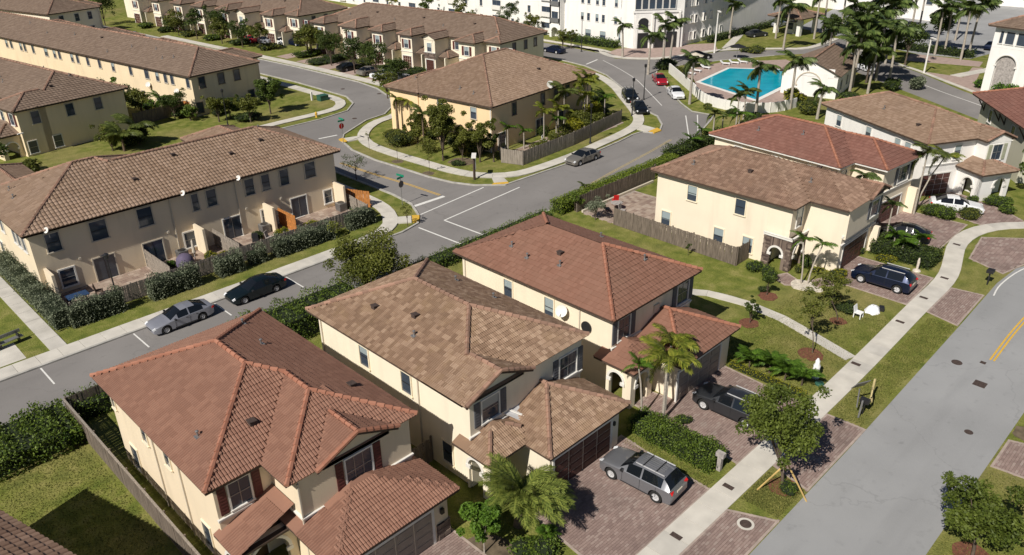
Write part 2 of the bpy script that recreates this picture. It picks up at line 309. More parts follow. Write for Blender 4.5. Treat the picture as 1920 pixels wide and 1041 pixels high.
# back road with the side street and the pool street
back = [(-80, 50.6), (56, 50.6), (64.4, 51.4), (75.4, 52.3), (86, 53.4), (95.2, 56.7), (97.3, 57.6), (97.0, 61.0), (99.6, 64.6), (106, 71.5), (112, 78), (116, 80.5), (122, 79.5), (130, 76.5), (140, 71.5), (150, 64.5), (163, 63), (260, 60), (260, 69.6),
        (163, 69.6), (150, 69.2), (145.5, 73.2), (138, 80.3), (126.5, 83.9), (121.4, 86.9), (118.7, 91.6), (120.6, 96.6), (121.5, 108), (122, 300), (112, 300), (111.5, 100), (110.2, 91.7), (107.2, 84.4), (101.2, 76), (94, 68), (91.9, 63.0), (88.8, 60.0), (86.4, 58.7), (84.6, 58.7), (84.2, 60.0), (82.3, 60.1), (79, 59.6),
        (73.9, 59.2), (67.5, 58.7), (57.7, 59), (56.6, 60.2), (55.4, 61.4), (54.3, 63.9), (53.7, 67.5), (53.5, 72.4), (53.2, 76.6), (53.6, 82), (54.9, 86), (56.8, 88.4), (63, 92.0), (66.6, 92.6), (70.2, 95.4), (73.2, 100.2), (75.2, 106), (75.8, 112), (75.2, 131), (74.2, 143), (70, 200), (66, 300),
        (59, 300), (63, 200), (67.5, 143), (69.0, 120), (69.0, 109.9), (69.0, 105.3), (67.3, 100.9), (64.1, 98.0), (58.8, 97.0), (50.5, 97.0), (-80, 92), (-80, 86), (40, 88.6), (46.5, 87.5), (47.7, 84), (47.7, 65.8), (47.3, 62.2), (45.9, 59.2), (44.5, 57.6), (42, 57.0), (-80, 57.0)]
sheet('back_road', back, 0.010, 'road2')
sheet('far_road', [(184, 40), (230, 52), (260, 60), (260, 100), (170, 82), (158, 52), (160, 44)], 0.014, 'road')
sheet('curved_street', [(175, 62), (150, 57.5), (146, 51), (142.2, 45.7), (134.9, 37.5), (128, 28), (121, 20), (114, 22), (120, 31), (127, 41), (134, 51), (140, 59), (150, 66)], 0.012, 'road2')
# strips of pink paving
sheet('plaza_paving', [(144.2, 46.6), (136.5, 37.6), (134, 34), (139, 33), (144, 38), (153.5, 40), (152.7, 41.4), (144, 40.0)], 0.02, 'deck')
sheet('corner_paving', [(121.0, 96), (119.2, 91.6), (121.6, 87.4), (126.5, 84.3), (137, 81.3), (143, 86.0), (140, 88.5), (135.8, 90), (129, 95.5), (126, 97)], 0.02, 'deck')
sheet('upper_plaza', [(151, 52), (157.8, 53.6), (158.5, 41.5), (154, 40.7)], 0.03, 'deck')
# kerbs: narrow raised strips
def ribbon(pts, w, off=0.0):
    P = [Vector(p) for p in pts]; L = []; Rr = []
    for i, p in enumerate(P):
        t = (P[min(i + 1, len(P) - 1)] - P[max(i - 1, 0)]).normalized(); n = Vector((-t.y, t.x))
        L.append(tuple(p + n * (off + w / 2))); Rr.append(tuple(p + n * (off - w / 2)))
    return L, Rr
def smooth(pts, n=4):
    P = [Vector(p) for p in pts]; out = []
    for i in range(len(P) - 1):
        a, b, c, d = P[max(i - 1, 0)], P[i], P[i + 1], P[min(i + 2, len(P) - 1)]
        for k in range(n):
            t = k / n; out.append(tuple(0.5 * ((2 * b) + (c - a) * t + (2 * a - 5 * b + 4 * c - d) * t * t + (3 * b - a - 3 * c + d) * t ** 3)))
    return out + [tuple(P[-1])]
def kerb(name, pts, w=0.22, h=0.13, m='kerb'):
    L, Rr = ribbon(pts, w); mb = MB()
    for i in range(len(pts) - 1): mb.prism([L[i], L[i + 1], Rr[i + 1], Rr[i]], -0.1, h)
    return struct(name, mb, m)
kerb('kerb', [(-80, 57.1), (42, 57.1), (44.4, 57.7), (45.8, 59.3), (47.2, 62.2), (47.6, 65.8), (47.6, 84), (46.4, 87.4), (40, 88.5)])
kerb('kerb', [(56.9, 88.5), (55.0, 86.1), (53.7, 82), (53.3, 76.6), (53.6, 72.4), (53.8, 67.5), (54.4, 64), (55.5, 61.5), (56.7, 60.3), (57.8, 59.1), (67.5, 58.8), (73.9, 59.3), (79, 59.7), (82.3, 60.2), (84.3, 60.1), (84.7, 58.8), (86.4, 58.8), (88.7, 60.1), (91.8, 63.1), (94, 68.1), (101.1, 76.1), (107.1, 84.5), (110.1, 91.7), (111.4, 100), (111.9, 300)])
kerb('kerb', [(-80, 92.1), (50.5, 97.1), (58.8, 97.1), (64.1, 98.1), (67.2, 101), (68.9, 105.3), (68.9, 120), (67.4, 143), (62.9, 200)])
kerb('kerb', [(56.8, 88.4), (63, 91.9), (66.6, 92.5), (70.2, 95.3), (73.3, 100.1), (75.3, 106), (75.9, 112), (75.3, 131), (74.3, 143), (70, 200)])
kerb('kerb', [(-60, 50.5), (56, 50.5), (64.4, 51.3), (75.4, 52.2), (86, 53.3), (95.3, 56.6), (97.5, 57.6), (97.2, 61.0), (99.8, 64.5), (106, 71.4), (112, 77.9), (116, 80.4), (122, 79.4), (130, 76.4), (140, 71.4)], h=0.08)

# pavements made of cast slabs
def pavement(name, pts, w, h, step=1.5, m='walk', gap=0.025, lim=300):
    root = struct(name, MB().prism(sum([list(q) if k == 0 else list(q)[::-1] for k, q in enumerate(ribbon(pts, w - 0.06))], []), -0.1, h - 0.03), 'kerb')
    P = [Vector(p) for p in pts]; seg = [(P[i + 1] - P[i]).length for i in range(len(P) - 1)]; tot = sum(seg)
    def at(s):
        for i, l in enumerate(seg):
            if s <= l or i == len(seg) - 1: 
                t = (P[i + 1] - P[i]).normalized(); a = P[i] + t * s
                t0 = (P[i] - P[i - 1]).normalized() if i else t; t1 = (P[min(i + 2, len(P) - 1)] - P[min(i + 1, len(P) - 2)]).normalized()
                f = s / l; tt = (t0 + t).normalized() * (1 - f) + (t + t1).normalized() * f
                return a, tt.normalized()
            s -= l
    n = max(1, round(tot / step)); st = tot / n
    for k in range(n):
        a, ta = at(k * st + gap / 2); b, tb = at((k + 1) * st - gap / 2); na = Vector((-ta.y, ta.x)) * w / 2; nb = Vector((-tb.y, tb.x)) * w / 2
        c = (a + b) / 2; z = random.uniform(-0.004, 0.004)
        mb = MB().prism([tuple(p - c) for p in (a + na, a - na, b - nb, b + nb)], -0.06, 0.0)
        tone = random.random()
        mb.build('slab', m if tone > 0.25 else 'walk2', root, loc=(c.x, c.y, h + z))
    return root
pavement('front_pavement', smooth([(-12, 15.75), (20, 15.75), (45, 15.75), (60, 16.1), (66, 16.2), (69, 16.6), (71.8, 17.3), (75, 18.0), (78.5, 17.9), (81.5, 16.8), (84, 14.6), (87, 10.5), (90, 5)]), 1.5, 0.05)
pavement('garden_path', smooth([(47.6, 34.5), (49.4, 32), (50.9, 30), (51.7, 28), (51.9, 25.2), (51.5, 22), (50.5, 19), (49.8, 16.7)]), 1.0, 0.04, 3.0)
pavement('back_pavement', smooth([(-20, 57.95), (12, 57.95), (34, 57.95), (38.5, 58.1), (41.5, 58.9), (43.2, 60.5), (44.4, 63), (44.9, 66), (45, 72), (45, 86)]), 1.5, 0.13)
pavement('corner_pavement', smooth([(77.6, 106), (77.6, 106), (75.6, 99.5), (71.6, 93.9), (67.4, 91.0), (63.6, 90.1), (60.6, 88.4), (57.9, 85.6), (56.5, 82), (56.3, 77), (56.6, 72), (57.0, 67), (58.0, 63.7), (60, 61.4), (63, 60.3), (70, 60.2), (76, 60.8), (82, 61.5), (86.6, 62.7), (90.5, 65.6), (97, 73), (102, 79), (106, 86), (108.5, 96)])[4:], 1.5, 0.13)
pavement('upper_pavement', smooth([(44, 99.3), (53, 99.8), (60, 99.9), (63.8, 100.4), (66.2, 102.8), (67.0, 106), (66.8, 112), (66.6, 121), (65.5, 143), (61, 200)]), 1.5, 0.13, 2.0)
pavement('row_pavement', smooth([(77.4, 104), (77.4, 112), (77.0, 125), (76.0, 142), (73, 180)]), 1.6, 0.13, 2.0)
pavement('side_path', [(11.6, 58.8), (11.6, 90)], 1.15, 0.05, 2.0, 'walk2')
pavement('yard_path', [(5, 60.6), (9.5, 60.6)], 3.0, 0.02, 3.0)
pavement('far_pavement', smooth([(107, 106), (107.5, 150), (107, 220)]), 1.6, 0.1, 4)
pavement('white_block_pavement', smooth([(123.3, 250), (123.3, 110), (122.0, 99), (119.8, 92.5), (122.5, 86.9), (127, 84.4), (138.7, 81.0), (146.2, 73.8), (150.6, 69.9), (163, 70.3)]), 1.3, 0.1, 3)
pavement('lawn_path', [(140, 81.5), (153, 86.5), (163, 91)], 1.6, 0.06, 3)
pavement('plaza_walk', [(144.0, 41.3), (152.5, 38.8), (158, 37.8)], 1.8, 0.06, 3)
pavement('plaza_kerb_walk', smooth([(155, 62), (148, 53), (144.3, 47.3), (136.4, 37.5), (134, 34.4)]), 0.8, 0.08, 3)
# markings painted on the roads
def line(pts, w, m='white', z=0.016, name='road_marking', off=0.0):
    L, Rr = ribbon(pts, w, off); mb = MB(); n = len(pts)
    mb.add([(p[0], p[1], z) for p in L] + [(p[0], p[1], z) for p in Rr], [(n + i, n + i + 1, i + 1, i) for i in range(n - 1)])
    o = mb.build(name, m); o['kind'] = 'structure'; return o
line([(47.1, 61.6), (51.1, 61.5)], 0.45); line([(44.6, 59.2), (55.8, 60.35)], 0.16); line([(46.7, 56.45), (58.5, 57.5)], 0.16)
line([(46.75, 56.4), (46.95, 50.7)], 0.18); line([(43.85, 56.9), (44.1, 50.7)], 0.18)
line([(53.6, 89.4), (56.2, 89.0)], 0.3); line([(51.0, 62.1), (50.8, 67), (50.2, 73), (49.9, 79)], 0.10, 'yellow', off=0.12); line([(51.0, 62.1), (50.8, 67), (50.2, 73), (49.9, 79)], 0.10, 'yellow', off=-0.12)
for o_ in (-0.11, 0.11): line(smooth([(63, 52.2), (70, 53.3), (78, 54.4), (84, 55.4)]), 0.09, 'paleyellow', off=o_)
for x in (3.3, 9.75, 16.25, 22.75, 29.25): line([(x, 56.9), (x, 54.1)], 0.11)
for o_ in (-0.12, 0.12): line(smooth([(56.2, 9.55), (62, 9.65), (68, 9.4), (73, 8.6), (77.5, 6.6), (81, 3.2), (83.5, -1)]), 0.12, 'yellow', off=o_)
line(smooth([(66.5, 12.5), (69, 12.7), (73, 12.3), (77, 11.0), (81, 8.5)]), 0.11)
line([(86.0, 54.0), (94.8, 60.4)], 0.14); line([(87.9, 53.9), (96.2, 59.4)], 0.14)
line(smooth([(116, 92.4), (112.5, 86), (108, 79), (103, 73), (97, 66)]), 0.12); line([(111.4, 92.5), (115.9, 93.6)], 0.3)
line(smooth([(136, 44.4), (132, 39.3), (127.8, 33), (122, 25)]), 0.14)
# yellow kerb ramps
def slabz(name, poly, z, m): return struct(name, MB().prism(poly, -0.05, z), m)
slabz('yellow_ramp', [(44.2, 58.2), (44.75, 57.9), (45.75, 59.1), (45.2, 59.6)], 0.145, 'yellow')
slabz('ramp', [(42.9, 59.2), (44.1, 58.3), (45.1, 59.6), (43.7, 60.6)], 0.12, 'walk')
slabz('ramp', [(57.3, 60.2), (58.5, 61.9), (59.7, 61.6), (58.7, 59.5)], 0.12, 'walk2'); slabz('yellow_ramp', [(56.75, 60.1), (57.35, 60.3), (58.65, 59.4), (58.3, 59.0)], 0.15, 'yellow')
slabz('ramp', [(55.1, 85.3), (57.8, 85.0), (58.2, 86.2), (55.5, 87.0)], 0.12, 'walk'); slabz('yellow_ramp', [(54.65, 85.2), (55.3, 85.3), (55.8, 87.0), (55.1, 87.0)], 0.15, 'yellow')
slabz('yellow_ramp', [(84.7, 58.5), (86.3, 58.5), (86.9, 59.6), (84.9, 59.5)], 0.15, 'yellow')
slabz('ramp', [(84.7, 59.5), (86.6, 59.6), (86.8, 62.0), (84.6, 61.6)], 0.12, 'walk')
# bare soil and mulch
def disc(name, x, y, r, z, m, n=18, j=0.12): return struct(name, MB().prism([(x + r * (1 + random.uniform(-j, j)) * math.cos(2 * math.pi * k / n), y + r * (1 + random.uniform(-j, j)) * math.sin(2 * math.pi * k / n)) for k in range(n)], -0.05, z), m)
for x, y, r in ((54.2, 25.4, 0.75), (49.3, 24.3, 0.75), (48.4, 18.9, 0.85), (54.2, 19.6, 0.6)): disc('mulch_ring', x, y, r, 0.03, 'mulch')
disc('mulch_ring', 34.5, 13.7, 0.8, 0.03, 'mulch'); disc('soil_patch', 19.4, 21.4, 2.0, 0.015, 'soil'); disc('soil_patch', 36.4, 4.6, 0.9, 0.03, 'mulch')
disc('soil_patch', 48.9, 5.3, 0.9, 0.02, 'soil'); disc('soil_patch', 60.0, 68.6, 1.6, 0.015, 'soil'); disc('soil_patch', 54.9, 74.4, 0.7, 0.02, 'soil'); disc('soil_patch', 54.6, 68.4, 0.7, 0.02, 'soil')
disc('stone_ring', 57.8, 24.3, 0.95, 0.10, 'stonel'); disc('stone_ring', 57.1, 22.7 + 2.6, 0.0001, 0.02, 'stonel'); disc('stone_ring', 57.9, 26.0 - 2.9, 0.45, 0.03, 'stonel')
# paved drives: real bricks laid on a bed
def paved(name, poly, z=0.03, m='paver', bw=0.30, bh=0.15, ang=0.0, lim=300, label=None):
    bed = struct(name, MB().prism(poly, -0.05, z - 0.018), 'soil' if m == 'paver' else 'kerb')
    P = np.array(poly); ca, sa = math.cos(ang), math.sin(ang); c0 = P.mean(0)
    q = (P - c0) @ np.array([[ca, -sa], [sa, ca]]); x0, y0 = q.min(0); x1, y1 = q.max(0)
    ii, jj = np.meshgrid(np.arange(x0, x1 + bw, bw), np.arange(0, int((y1 - y0) / bh) + 2))
    X = ii + (jj % 2) * bw / 2; Y = y0 + jj * bh; X = X.ravel(); Y = Y.ravel()
    C = np.stack([X, Y], 1) @ np.array([[ca, sa], [-sa, ca]]) + c0
    n = len(poly); ins = np.zeros(len(C), bool)
    for i in range(n):
        (ax, ay), (bx, by) = poly[i], poly[(i + 1) % n]
        if ay == by: continue
        cond = ((ay > C[:, 1]) != (by > C[:, 1])) & (C[:, 0] < (bx - ax) * (C[:, 1] - ay) / (by - ay) + ax); ins ^= cond
    if m == 'paver' or True:
        eb = MB()
        for i in range(n):
            a, b = Vector(poly[i]), Vector(poly[(i + 1) % n]); 
            if (b - a).length < .05: continue
            q = (b - a).normalized() * .07; nrm = Vector((-q.y, q.x)); a2, b2 = a - q, b + q
            eb.prism([tuple(a2 + nrm), tuple(a2 - nrm), tuple(b2 - nrm), tuple(b2 + nrm)], -.05, z + .006 + .0005 * i)
        eb.build('edging', 'edging', bed)
    C = C[ins]; order = np.argsort(np.hypot(C[:, 0], C[:, 1])); C = C[order]
    hw, hh, t = bw / 2 - 0.008, bh / 2 - 0.008, 0.03
    var = []
    for k in range(8):
        mb = MB().add([(-hw, -hh, -t), (hw, -hh, -t), (hw, hh, -t), (-hw, hh, -t), (-hw, -hh, 0), (hw, -hh, 0), (hw, hh, 0), (-hw, hh, 0)],
                      [(4, 5, 6, 7), (0, 1, 5, 4), (1, 2, 6, 5), (2, 3, 7, 6), (3, 0, 4, 7)])
        var.append(face_tint(mb.mesh('brick', m), np.full(5, random.random())))
    for k in range(min(lim, len(C))):
        link('brick', var[random.randrange(8)], bed, loc=(C[k, 0], C[k, 1], z + random.uniform(-0.003, 0.003)), rot=(random.uniform(-.01, .01), random.uniform(-.01, .01), ang))
    C = C[lim:]
    if len(C):
        T = np.array([[-hw, -hh], [hw, -hh], [hw, hh], [-hw, hh]]) @ np.array([[ca, sa], [-sa, ca]]); zz = z + rng.uniform(-0.003, 0.003, len(C))
        top = np.zeros((len(C), 4, 3)); top[:, :, :2] = C[:, None, :] + T[None]; top[:, :, 2] = zz[:, None]
        Q = [top]
        for e in range(4):
            s = top[:, [e, (e + 1) % 4]]; lo = s.copy(); lo[:, :, 2] -= t
            Q.append(np.concatenate([lo[:, :1], lo[:, 1:], s[:, 1:], s[:, :1]], 1))
        tt = rng.random(len(C)); o = link('bricks', quads_mesh('bricks', np.concatenate(Q), M[m], np.concatenate([tt] * 5)), bed); o['kind'] = 'stuff'
    return bed
paved('driveway', [(24.6, 16.5), (31.5, 16.5), (31.6, 19.5), (31.9, 22.9), (24.9, 22.9), (23.3, 22.0), (22.8, 17.2), (23.3, 16.5)])
paved('driveway', [(34.5, 16.5), (42.5, 16.5), (42.9, 22.8), (37.2, 22.8), (36.9, 24.3), (35.0, 24.3), (34.9, 19.5)])
paved('driveway', [(60.3, 16.9), (66.4, 17.1), (66.3, 23.6), (60.4, 23.6), (58.2, 24.6), (59.0, 26.3), (57.6, 27.0), (56.9, 25.4), (58.5, 23.2), (60.3, 21.8)], lim=0)
paved('driveway_apron', [(26.4, 12.6), (31.9, 12.6), (30.8, 14.95), (20.0, 14.95), (19.0, 12.6)]); paved('driveway_apron', [(34.0 - 2.1, 12.6), (42.6, 12.6), (42.5, 14.95), (35.0, 14.95)][0:0] or [(35.2, 12.6), (42.6, 12.6), (42.5, 14.95), (35.8, 14.95)])
paved('driveway_apron', [(59.6, 12.95), (66.0, 13.1), (65.6, 15.35), (60.2, 15.3)], lim=0)
paved('driveway', [(12.9, 16.5), (19.6, 16.5), (19.6, 24.9), (12.9, 24.9)], lim=100)
paved('driveway', [(72.8, 18.8), (80.2, 18.9), (80.0, 22.9), (80.0, 25.5), (73.6, 25.5)], lim=0, bw=0.45, bh=0.3); paved('driveway_apron', [(71.2, 13.2), (77, 11.8), (80.5, 13.8), (78, 16.9), (72.5, 16.2)], lim=0, bw=0.45, bh=0.3)
paved('driveway', [(81.0, 17.6), (84.6, 15.2), (86.5, 17.5), (88.6, 23.0), (82.5, 24.5)], lim=0, bw=0.45, bh=0.3)
paved('driveway', [(44.9, 0.5), (49.3, 0.5), (47.5, 6.0), (44.3, 6.0)], lim=100)
paved('patio', [(57.6, 41.2), (66, 41.2), (66, 47.6), (57.6, 47.6)], m='patio', bw=0.5, bh=0.5, lim=80)
paved('patio', [(14.0, 62.7), (21.8, 62.7), (21.8, 68), (14.0, 68)], m='patio', bw=0.5, bh=0.5, lim=80); paved('patio', [(22.2, 62.7), (41.8, 62.7), (41.8, 68), (22.2, 68)], m='patio', bw=0.5, bh=0.5, lim=80)
paved('patio', [(65, 62.6), (86, 64.6), (87, 69), (66, 67)], m='patio', bw=0.6, bh=0.6, lim=0)
paved('row_driveway', [(78.3, 110), (78.3, 113.5), (90, 115), (90, 111)], m='deck', bw=0.8, bh=0.8, lim=0) if 0 else None
for y in (102, 110, 117, 124, 131, 138): sheet('row_driveway', [(78.2, y), (78.0, y + 3.6), (92 - (y - 100) * .1, y + 5), (92.4 - (y - 100) * .1, y + 1.3)], 0.02, 'deck')
# manhole covers and little hatches
def hatch(x, y, w, d, z, ring=None, rnd=False):
    mb = MB()
    if rnd:
        mb.lathe([(w / 2, -0.02), (w / 2, 0.0), (w / 2 - 0.05, 0.004)], 20); mb.lathe([(0.12, 0.004), (0.1, 0.008)], 10)
    else:
        mb.box(-w / 2, w / 2, -d / 2, d / 2, -0.02, 0.0)
        for k in range(5): mb.box(-w / 2 + 0.04, w / 2 - 0.04, -d / 2 + 0.03 + k * d / 5, -d / 2 + 0.03 + (k + 0.55) * d / 5, 0.0, 0.008)
    o = mb.build('manhole_cover' if rnd else 'drain_cover', 'iron', None, loc=(x, y, z)); o['kind'] = 'structure'
    if ring: MB().lathe([(w / 2 + 0.14, -0.03), (w / 2 + 0.14, -0.002), (w / 2, -0.002)], 24).build('collar', 'walk', o)
hatch(30.55, 13.7, 0.62, 0, 0.045, True, True); hatch(54.3, 11.2, 0.7, 0, 0.018, None, True); hatch(46.7, 8.0, 0.5, 0, 0.018, None, True)
hatch(52.6, 9.2, 0.75, 0.75, 0.018); hatch(55.5, 9.9, 0.35, 0.35, 0.018)
for x, y in ((27.3, 15.8), (32.4, 15.85), (49.3, 16.1), (57.2, 16.2), (62.3, 16.35), (67.0, 16.4), (74.7, 18.0)): hatch(x, y, 0.32, 0.62, 0.062)
for x, y in ((62.5, 94), (73.5, 103), (71.5, 110)): hatch(x, y, 0.7, 0, 0.018, None, True)
# ------------------------------------------------------------------ roofs and houses
def tile_template(coarse):
    if coarse == 'single': prof = [(0, 0.0), (0.06, 0.055), (0.16, 0.078), (0.26, 0.055), (0.32, 0.0)]; L, lift = 0.44, 0.045
    elif coarse: prof = [(0, 0.02), (0.22, 0.05), (0.44, 0.02)]; L, lift = 0.45, 0.045
    else: prof = [(0, 0.0), (0.042, 0.052), (0.108, 0.056), (0.155, 0.002), (0.170, 0.002), (0.212, 0.052), (0.278, 0.056), (0.325, 0.0)]; L, lift = 0.37, 0.030   # two rolls to a tile
    q = []
    for (a, ha), (b, hb) in zip(prof[:-1], prof[1:]):
        q.append([(a, 0, ha + lift), (b, 0, hb + lift), (b, L, hb), (a, L, ha)])
        q.append([(a, 0, 0), (b, 0, 0), (b, 0, hb + lift), (a, 0, ha + lift)])
    return np.array(q, dtype=float), prof[-1][0], L - 0.02
class Flat:
    pass
def flat_template():   # low, wide, nearly flat tile for the smoother roofs
    prof = [(0, 0.012), (0.11, 0.030), (0.22, 0.018), (0.33, 0.012)]; L, lift = 0.42, 0.03; q = []
    for (a, ha), (b, hb) in zip(prof[:-1], prof[1:]):
        q.append([(a, 0, ha + lift), (b, 0, hb + lift), (b, L, hb), (a, L, ha)])
        q.append([(a, 0, 0), (b, 0, 0), (b, 0, hb + lift), (a, 0, ha + lift)])
    return np.array(q, dtype=float), 0.33, L - 0.02
def clip(poly, a, b, c):     # keep a*x+b*y+c>=0
    out = []
    for i in range(len(poly)):
        p, q = poly[i], poly[(i + 1) % len(poly)]; dp, dq = a * p[0] + b * p[1] + c, a * q[0] + b * q[1] + c
        if dp >= 0: out.append(p)
        if (dp > 0) != (dq > 0) and abs(dp - dq) > 1e-9:
            t = dp / (dp - dq); out.append((p[0] + (q[0] - p[0]) * t, p[1] + (q[1] - p[1]) * t))
    return out
class House:
    def __init__(s, name, label, cat, loc, rot, wall, tile, cap, kind='barrel', near=0, fascia='fascia', pitch=0.42, group=None):
        s.root = thing(name, label, cat, (loc[0], loc[1], 0), rot, group); s.loc = loc; s.rot = rot; s.wall_m = wall; s.tile = tile; s.capm = cap; s.kind = kind; s.near = near
        s.blocks = []; s.W = MB(); s.pitch = pitch; s.fascia = fascia; s.T = MB()
    def block(s, x0, x1, y0, y1, z=5.8, sides='WESN', gable='', pitch=None, tiles=True, inset=0.01, go=0.12):
        """hip roof over a rectangle; 'sides' lists the sides that have a slope, 'gable' the ones ending in a gable wall"""
        p = pitch or s.pitch; P = []
        if 'W' in sides: P.append((p, 0, z - p * x0, 'W'))
        if 'E' in sides: P.append((-p, 0, z + p * x1, 'E'))
        if 'S' in sides: P.append((0, p, z - p * y0, 'S'))
        if 'N' in sides: P.append((0, -p, z + p * y1, 'N'))
        s.blocks.append(dict(r=(x0, x1, y0, y1), z=z + 0.004 * len(s.blocks), P=P, gable=gable, tiles=tiles, inset=inset, go=go)); return s
    def hz(s, b, x, y): return np.min([a * x + c * y + d for a, c, d, _ in b['P']], axis=0)
    def finish(s):
        roof = MB(); tiles = []; tints = []; caps = []; rs = {'W': ((0, -1), (1, 0)), 'E': ((0, 1), (-1, 0)), 'S': ((1, 0), (0, 1)), 'N': ((-1, 0), (0, -1))}
        T, tw, tl = flat_template() if s.kind == 'flat' else tile_template('single' if s.kind == 'single' else s.kind == 'coarse')
        if s.kind == 'narrow': T = T * np.array([.86, .90, .9]); tw *= .86; tl *= .90
        Os, Fr = [], []
        for bi, b in enumerate(s.blocks):
            x0, x1, y0, y1 = b['r']; ze = b['z']; rect = [(x0, y0), (x1, y0), (x1, y1), (x0, y1)]; eps = bi * 0.004
            roof.box(x0 + (0.41 if 'W' in b['gable'] else 0.01), x1 - 0.01, y0 + (b['go'] + .02 if 'S' in b['gable'] else b['inset']), y1 - 0.01, ze - 0.16, ze - 0.04, 1)
            edges = {}
            for pi, (a, c, dd, side) in enumerate(b['P']):
                poly = rect
                for pj, (a2, c2, d2, _) in enumerate(b['P']):
                    if pj != pi: poly = clip(poly, a2 - a, c2 - c, d2 - dd)
                    if len(poly) < 3: break
                if len(poly) < 3: continue
                zf = lambda p: a * p[0] + c * p[1] + dd + eps
                roof.add([(p[0], p[1], zf(p)) for p in poly], [tuple(range(len(poly)))], 0)
                for i in range(len(poly)):
                    p, q = poly[i], poly[(i + 1) % len(poly)]
                    if math.hypot(p[0] - q[0], p[1] - q[1]) < 0.05: continue
                    key = tuple(sorted([(round(p[0], 2), round(p[1], 2)), (round(q[0], 2), round(q[1], 2))]))
                    edges.setdefault(key, []).append(((p[0], p[1], zf(p)), (q[0], q[1], zf(q))))
                if not b['tiles']: continue
                U, V = rs[side]; pit = math.hypot(a, c); k = math.sqrt(1 + pit * pit)
                u3 = np.array([U[0], U[1], 0.0]); v3 = np.array([V[0] / k, V[1] / k, pit / k]); n3 = np.cross(u3, v3)
                ox, oy = {'W': (x0, y1), 'E': (x1, y0), 'S': (x0, y0), 'N': (x1, y1)}[side]
                lu = (y1 - y0) if side in 'WE' else (x1 - x0); lv = ((x1 - x0) if side in 'WE' else (y1 - y0)) * k
                us = np.arange(0, lu - tw * 0.3, tw); vs = np.arange(-0.03, lv, tl)
                uu, vv = np.meshgrid(us, vs); uu = uu.ravel(); vv = vv.ravel()
                O = np.array([ox, oy, ze - eps + eps])[None] + uu[:, None] * u3 + vv[:, None] * v3
                C = O + (tw / 2) * u3 + (tl / 2) * v3
                z = a * C[:, 0] + c * C[:, 1] + dd
                h = np.max([np.where((C[:, 0] > bb['r'][0]) & (C[:, 0] < bb['r'][1]) & (C[:, 1] > bb['r'][2]) & (C[:, 1] < bb['r'][3]), s.hz(bb, C[:, 0], C[:, 1]), -99) for bb in s.blocks], axis=0)
                ok = (z >= h - 0.012) & (z <= h + 0.012) & (C[:, 0] > x0) & (C[:, 0] < x1) & (C[:, 1] > y0) & (C[:, 1] < y1)
                O = O[ok]; O = O + n3 * 0.004
                if len(O): Os.append(O); Fr.append(np.repeat(np.stack([u3, v3, n3], 1)[None], len(O), 0))
            for side in b['gable']:      # rake caps and gable wall
                pass
            for key, L in edges.items():
                if len(L) >= 1 and len(L) == 2: caps.append((L[0][0], L[0][1], bi))
            for side in b['gable']:
                pts = {'S': [(x0 + 0.45, y0 + b['go']), (x1 - 0.45, y0 + b['go'])], 'W': [(x0 + 0.4, y0 + .45), (x0 + 0.4, y1 - .45)]}[side]
                mid = ((pts[0][0] + pts[1][0]) / 2, (pts[0][1] + pts[1][1]) / 2); zm = float(s.hz(b, np.array(mid[0]), np.array(mid[1])))
                z0 = float(s.hz(b, np.array(pts[0][0]), np.array(pts[0][1])))
                s.W.add([(pts[0][0], pts[0][1], ze - 0.3), (pts[1][0], pts[1][1], ze - 0.3), (pts[1][0], pts[1][1], z0 - 0.05), (mid[0], mid[1], zm - 0.06), (pts[0][0], pts[0][1], z0 - 0.05)], [(0, 1, 2, 3, 4) if side == 'S' else (4, 3, 2, 1, 0)])
                if side == 'S':
                    a_, m_, b_ = (x0, y0, ze), ((x0 + x1) / 2, y0, float(s.hz(b, np.array((x0 + x1) / 2), np.array(y0)))), (x1, y0, ze)
                    roof.bar((a_[0], a_[1] + .05, a_[2] - .07), (m_[0], m_[1] + .05, m_[2] - .07), 0.08, 0.2, 1); roof.bar((m_[0], m_[1] + .05, m_[2] - .07), (b_[0], b_[1] + .05, b_[2] - .07), 0.08, 0.2, 1)
                    caps.append((a_, m_, bi)); caps.append((m_, b_, bi))
        s.roof = roof.build('roof', [M[s.tile], M[s.fascia]], s.root); face_tint(s.roof.data)
        # tiles
        if Os:
            O = np.concatenate(Os); F = np.concatenate(Fr); ca, sa = math.cos(s.rot), math.sin(s.rot)
            Wp = O.copy(); Wp[:, 0] = s.loc[0] + O[:, 0] * ca - O[:, 1] * sa; Wp[:, 1] = s.loc[1] + O[:, 0] * sa + O[:, 1] * ca
            dv = CAM - Wp; dist = np.linalg.norm(dv, axis=1); nw = F[:, :, 2].copy()
            nx = nw[:, 0] * ca - nw[:, 1] * sa; ny = nw[:, 0] * sa + nw[:, 1] * ca
            size = (dv[:, 0] * nx + dv[:, 1] * ny + dv[:, 2] * nw[:, 2]) / dist ** 3
            order = np.argsort(-size); O = O[order]; F = F[order]; nn = min(s.near, len(O))
            if nn:
                var = []
                for k in range(10):
                    me = quads_mesh('roof_tile', T, M[s.tile], np.full(len(T), random.random())); var.append(me)
                for i in range(nn):
                    o = link('roof_tile', var[random.randrange(10)], s.roof); m4 = Matrix.Identity(4)
                    for r in range(3):
                        for c in range(3): m4[r][c] = F[i, r, c]
                        m4[r][3] = O[i, r]
                    m4 = m4 @ Matrix.Rotation(random.uniform(-0.012, 0.012), 4, 'Z'); o.matrix_local = m4
            O2, F2 = O[nn:], F[nn:]
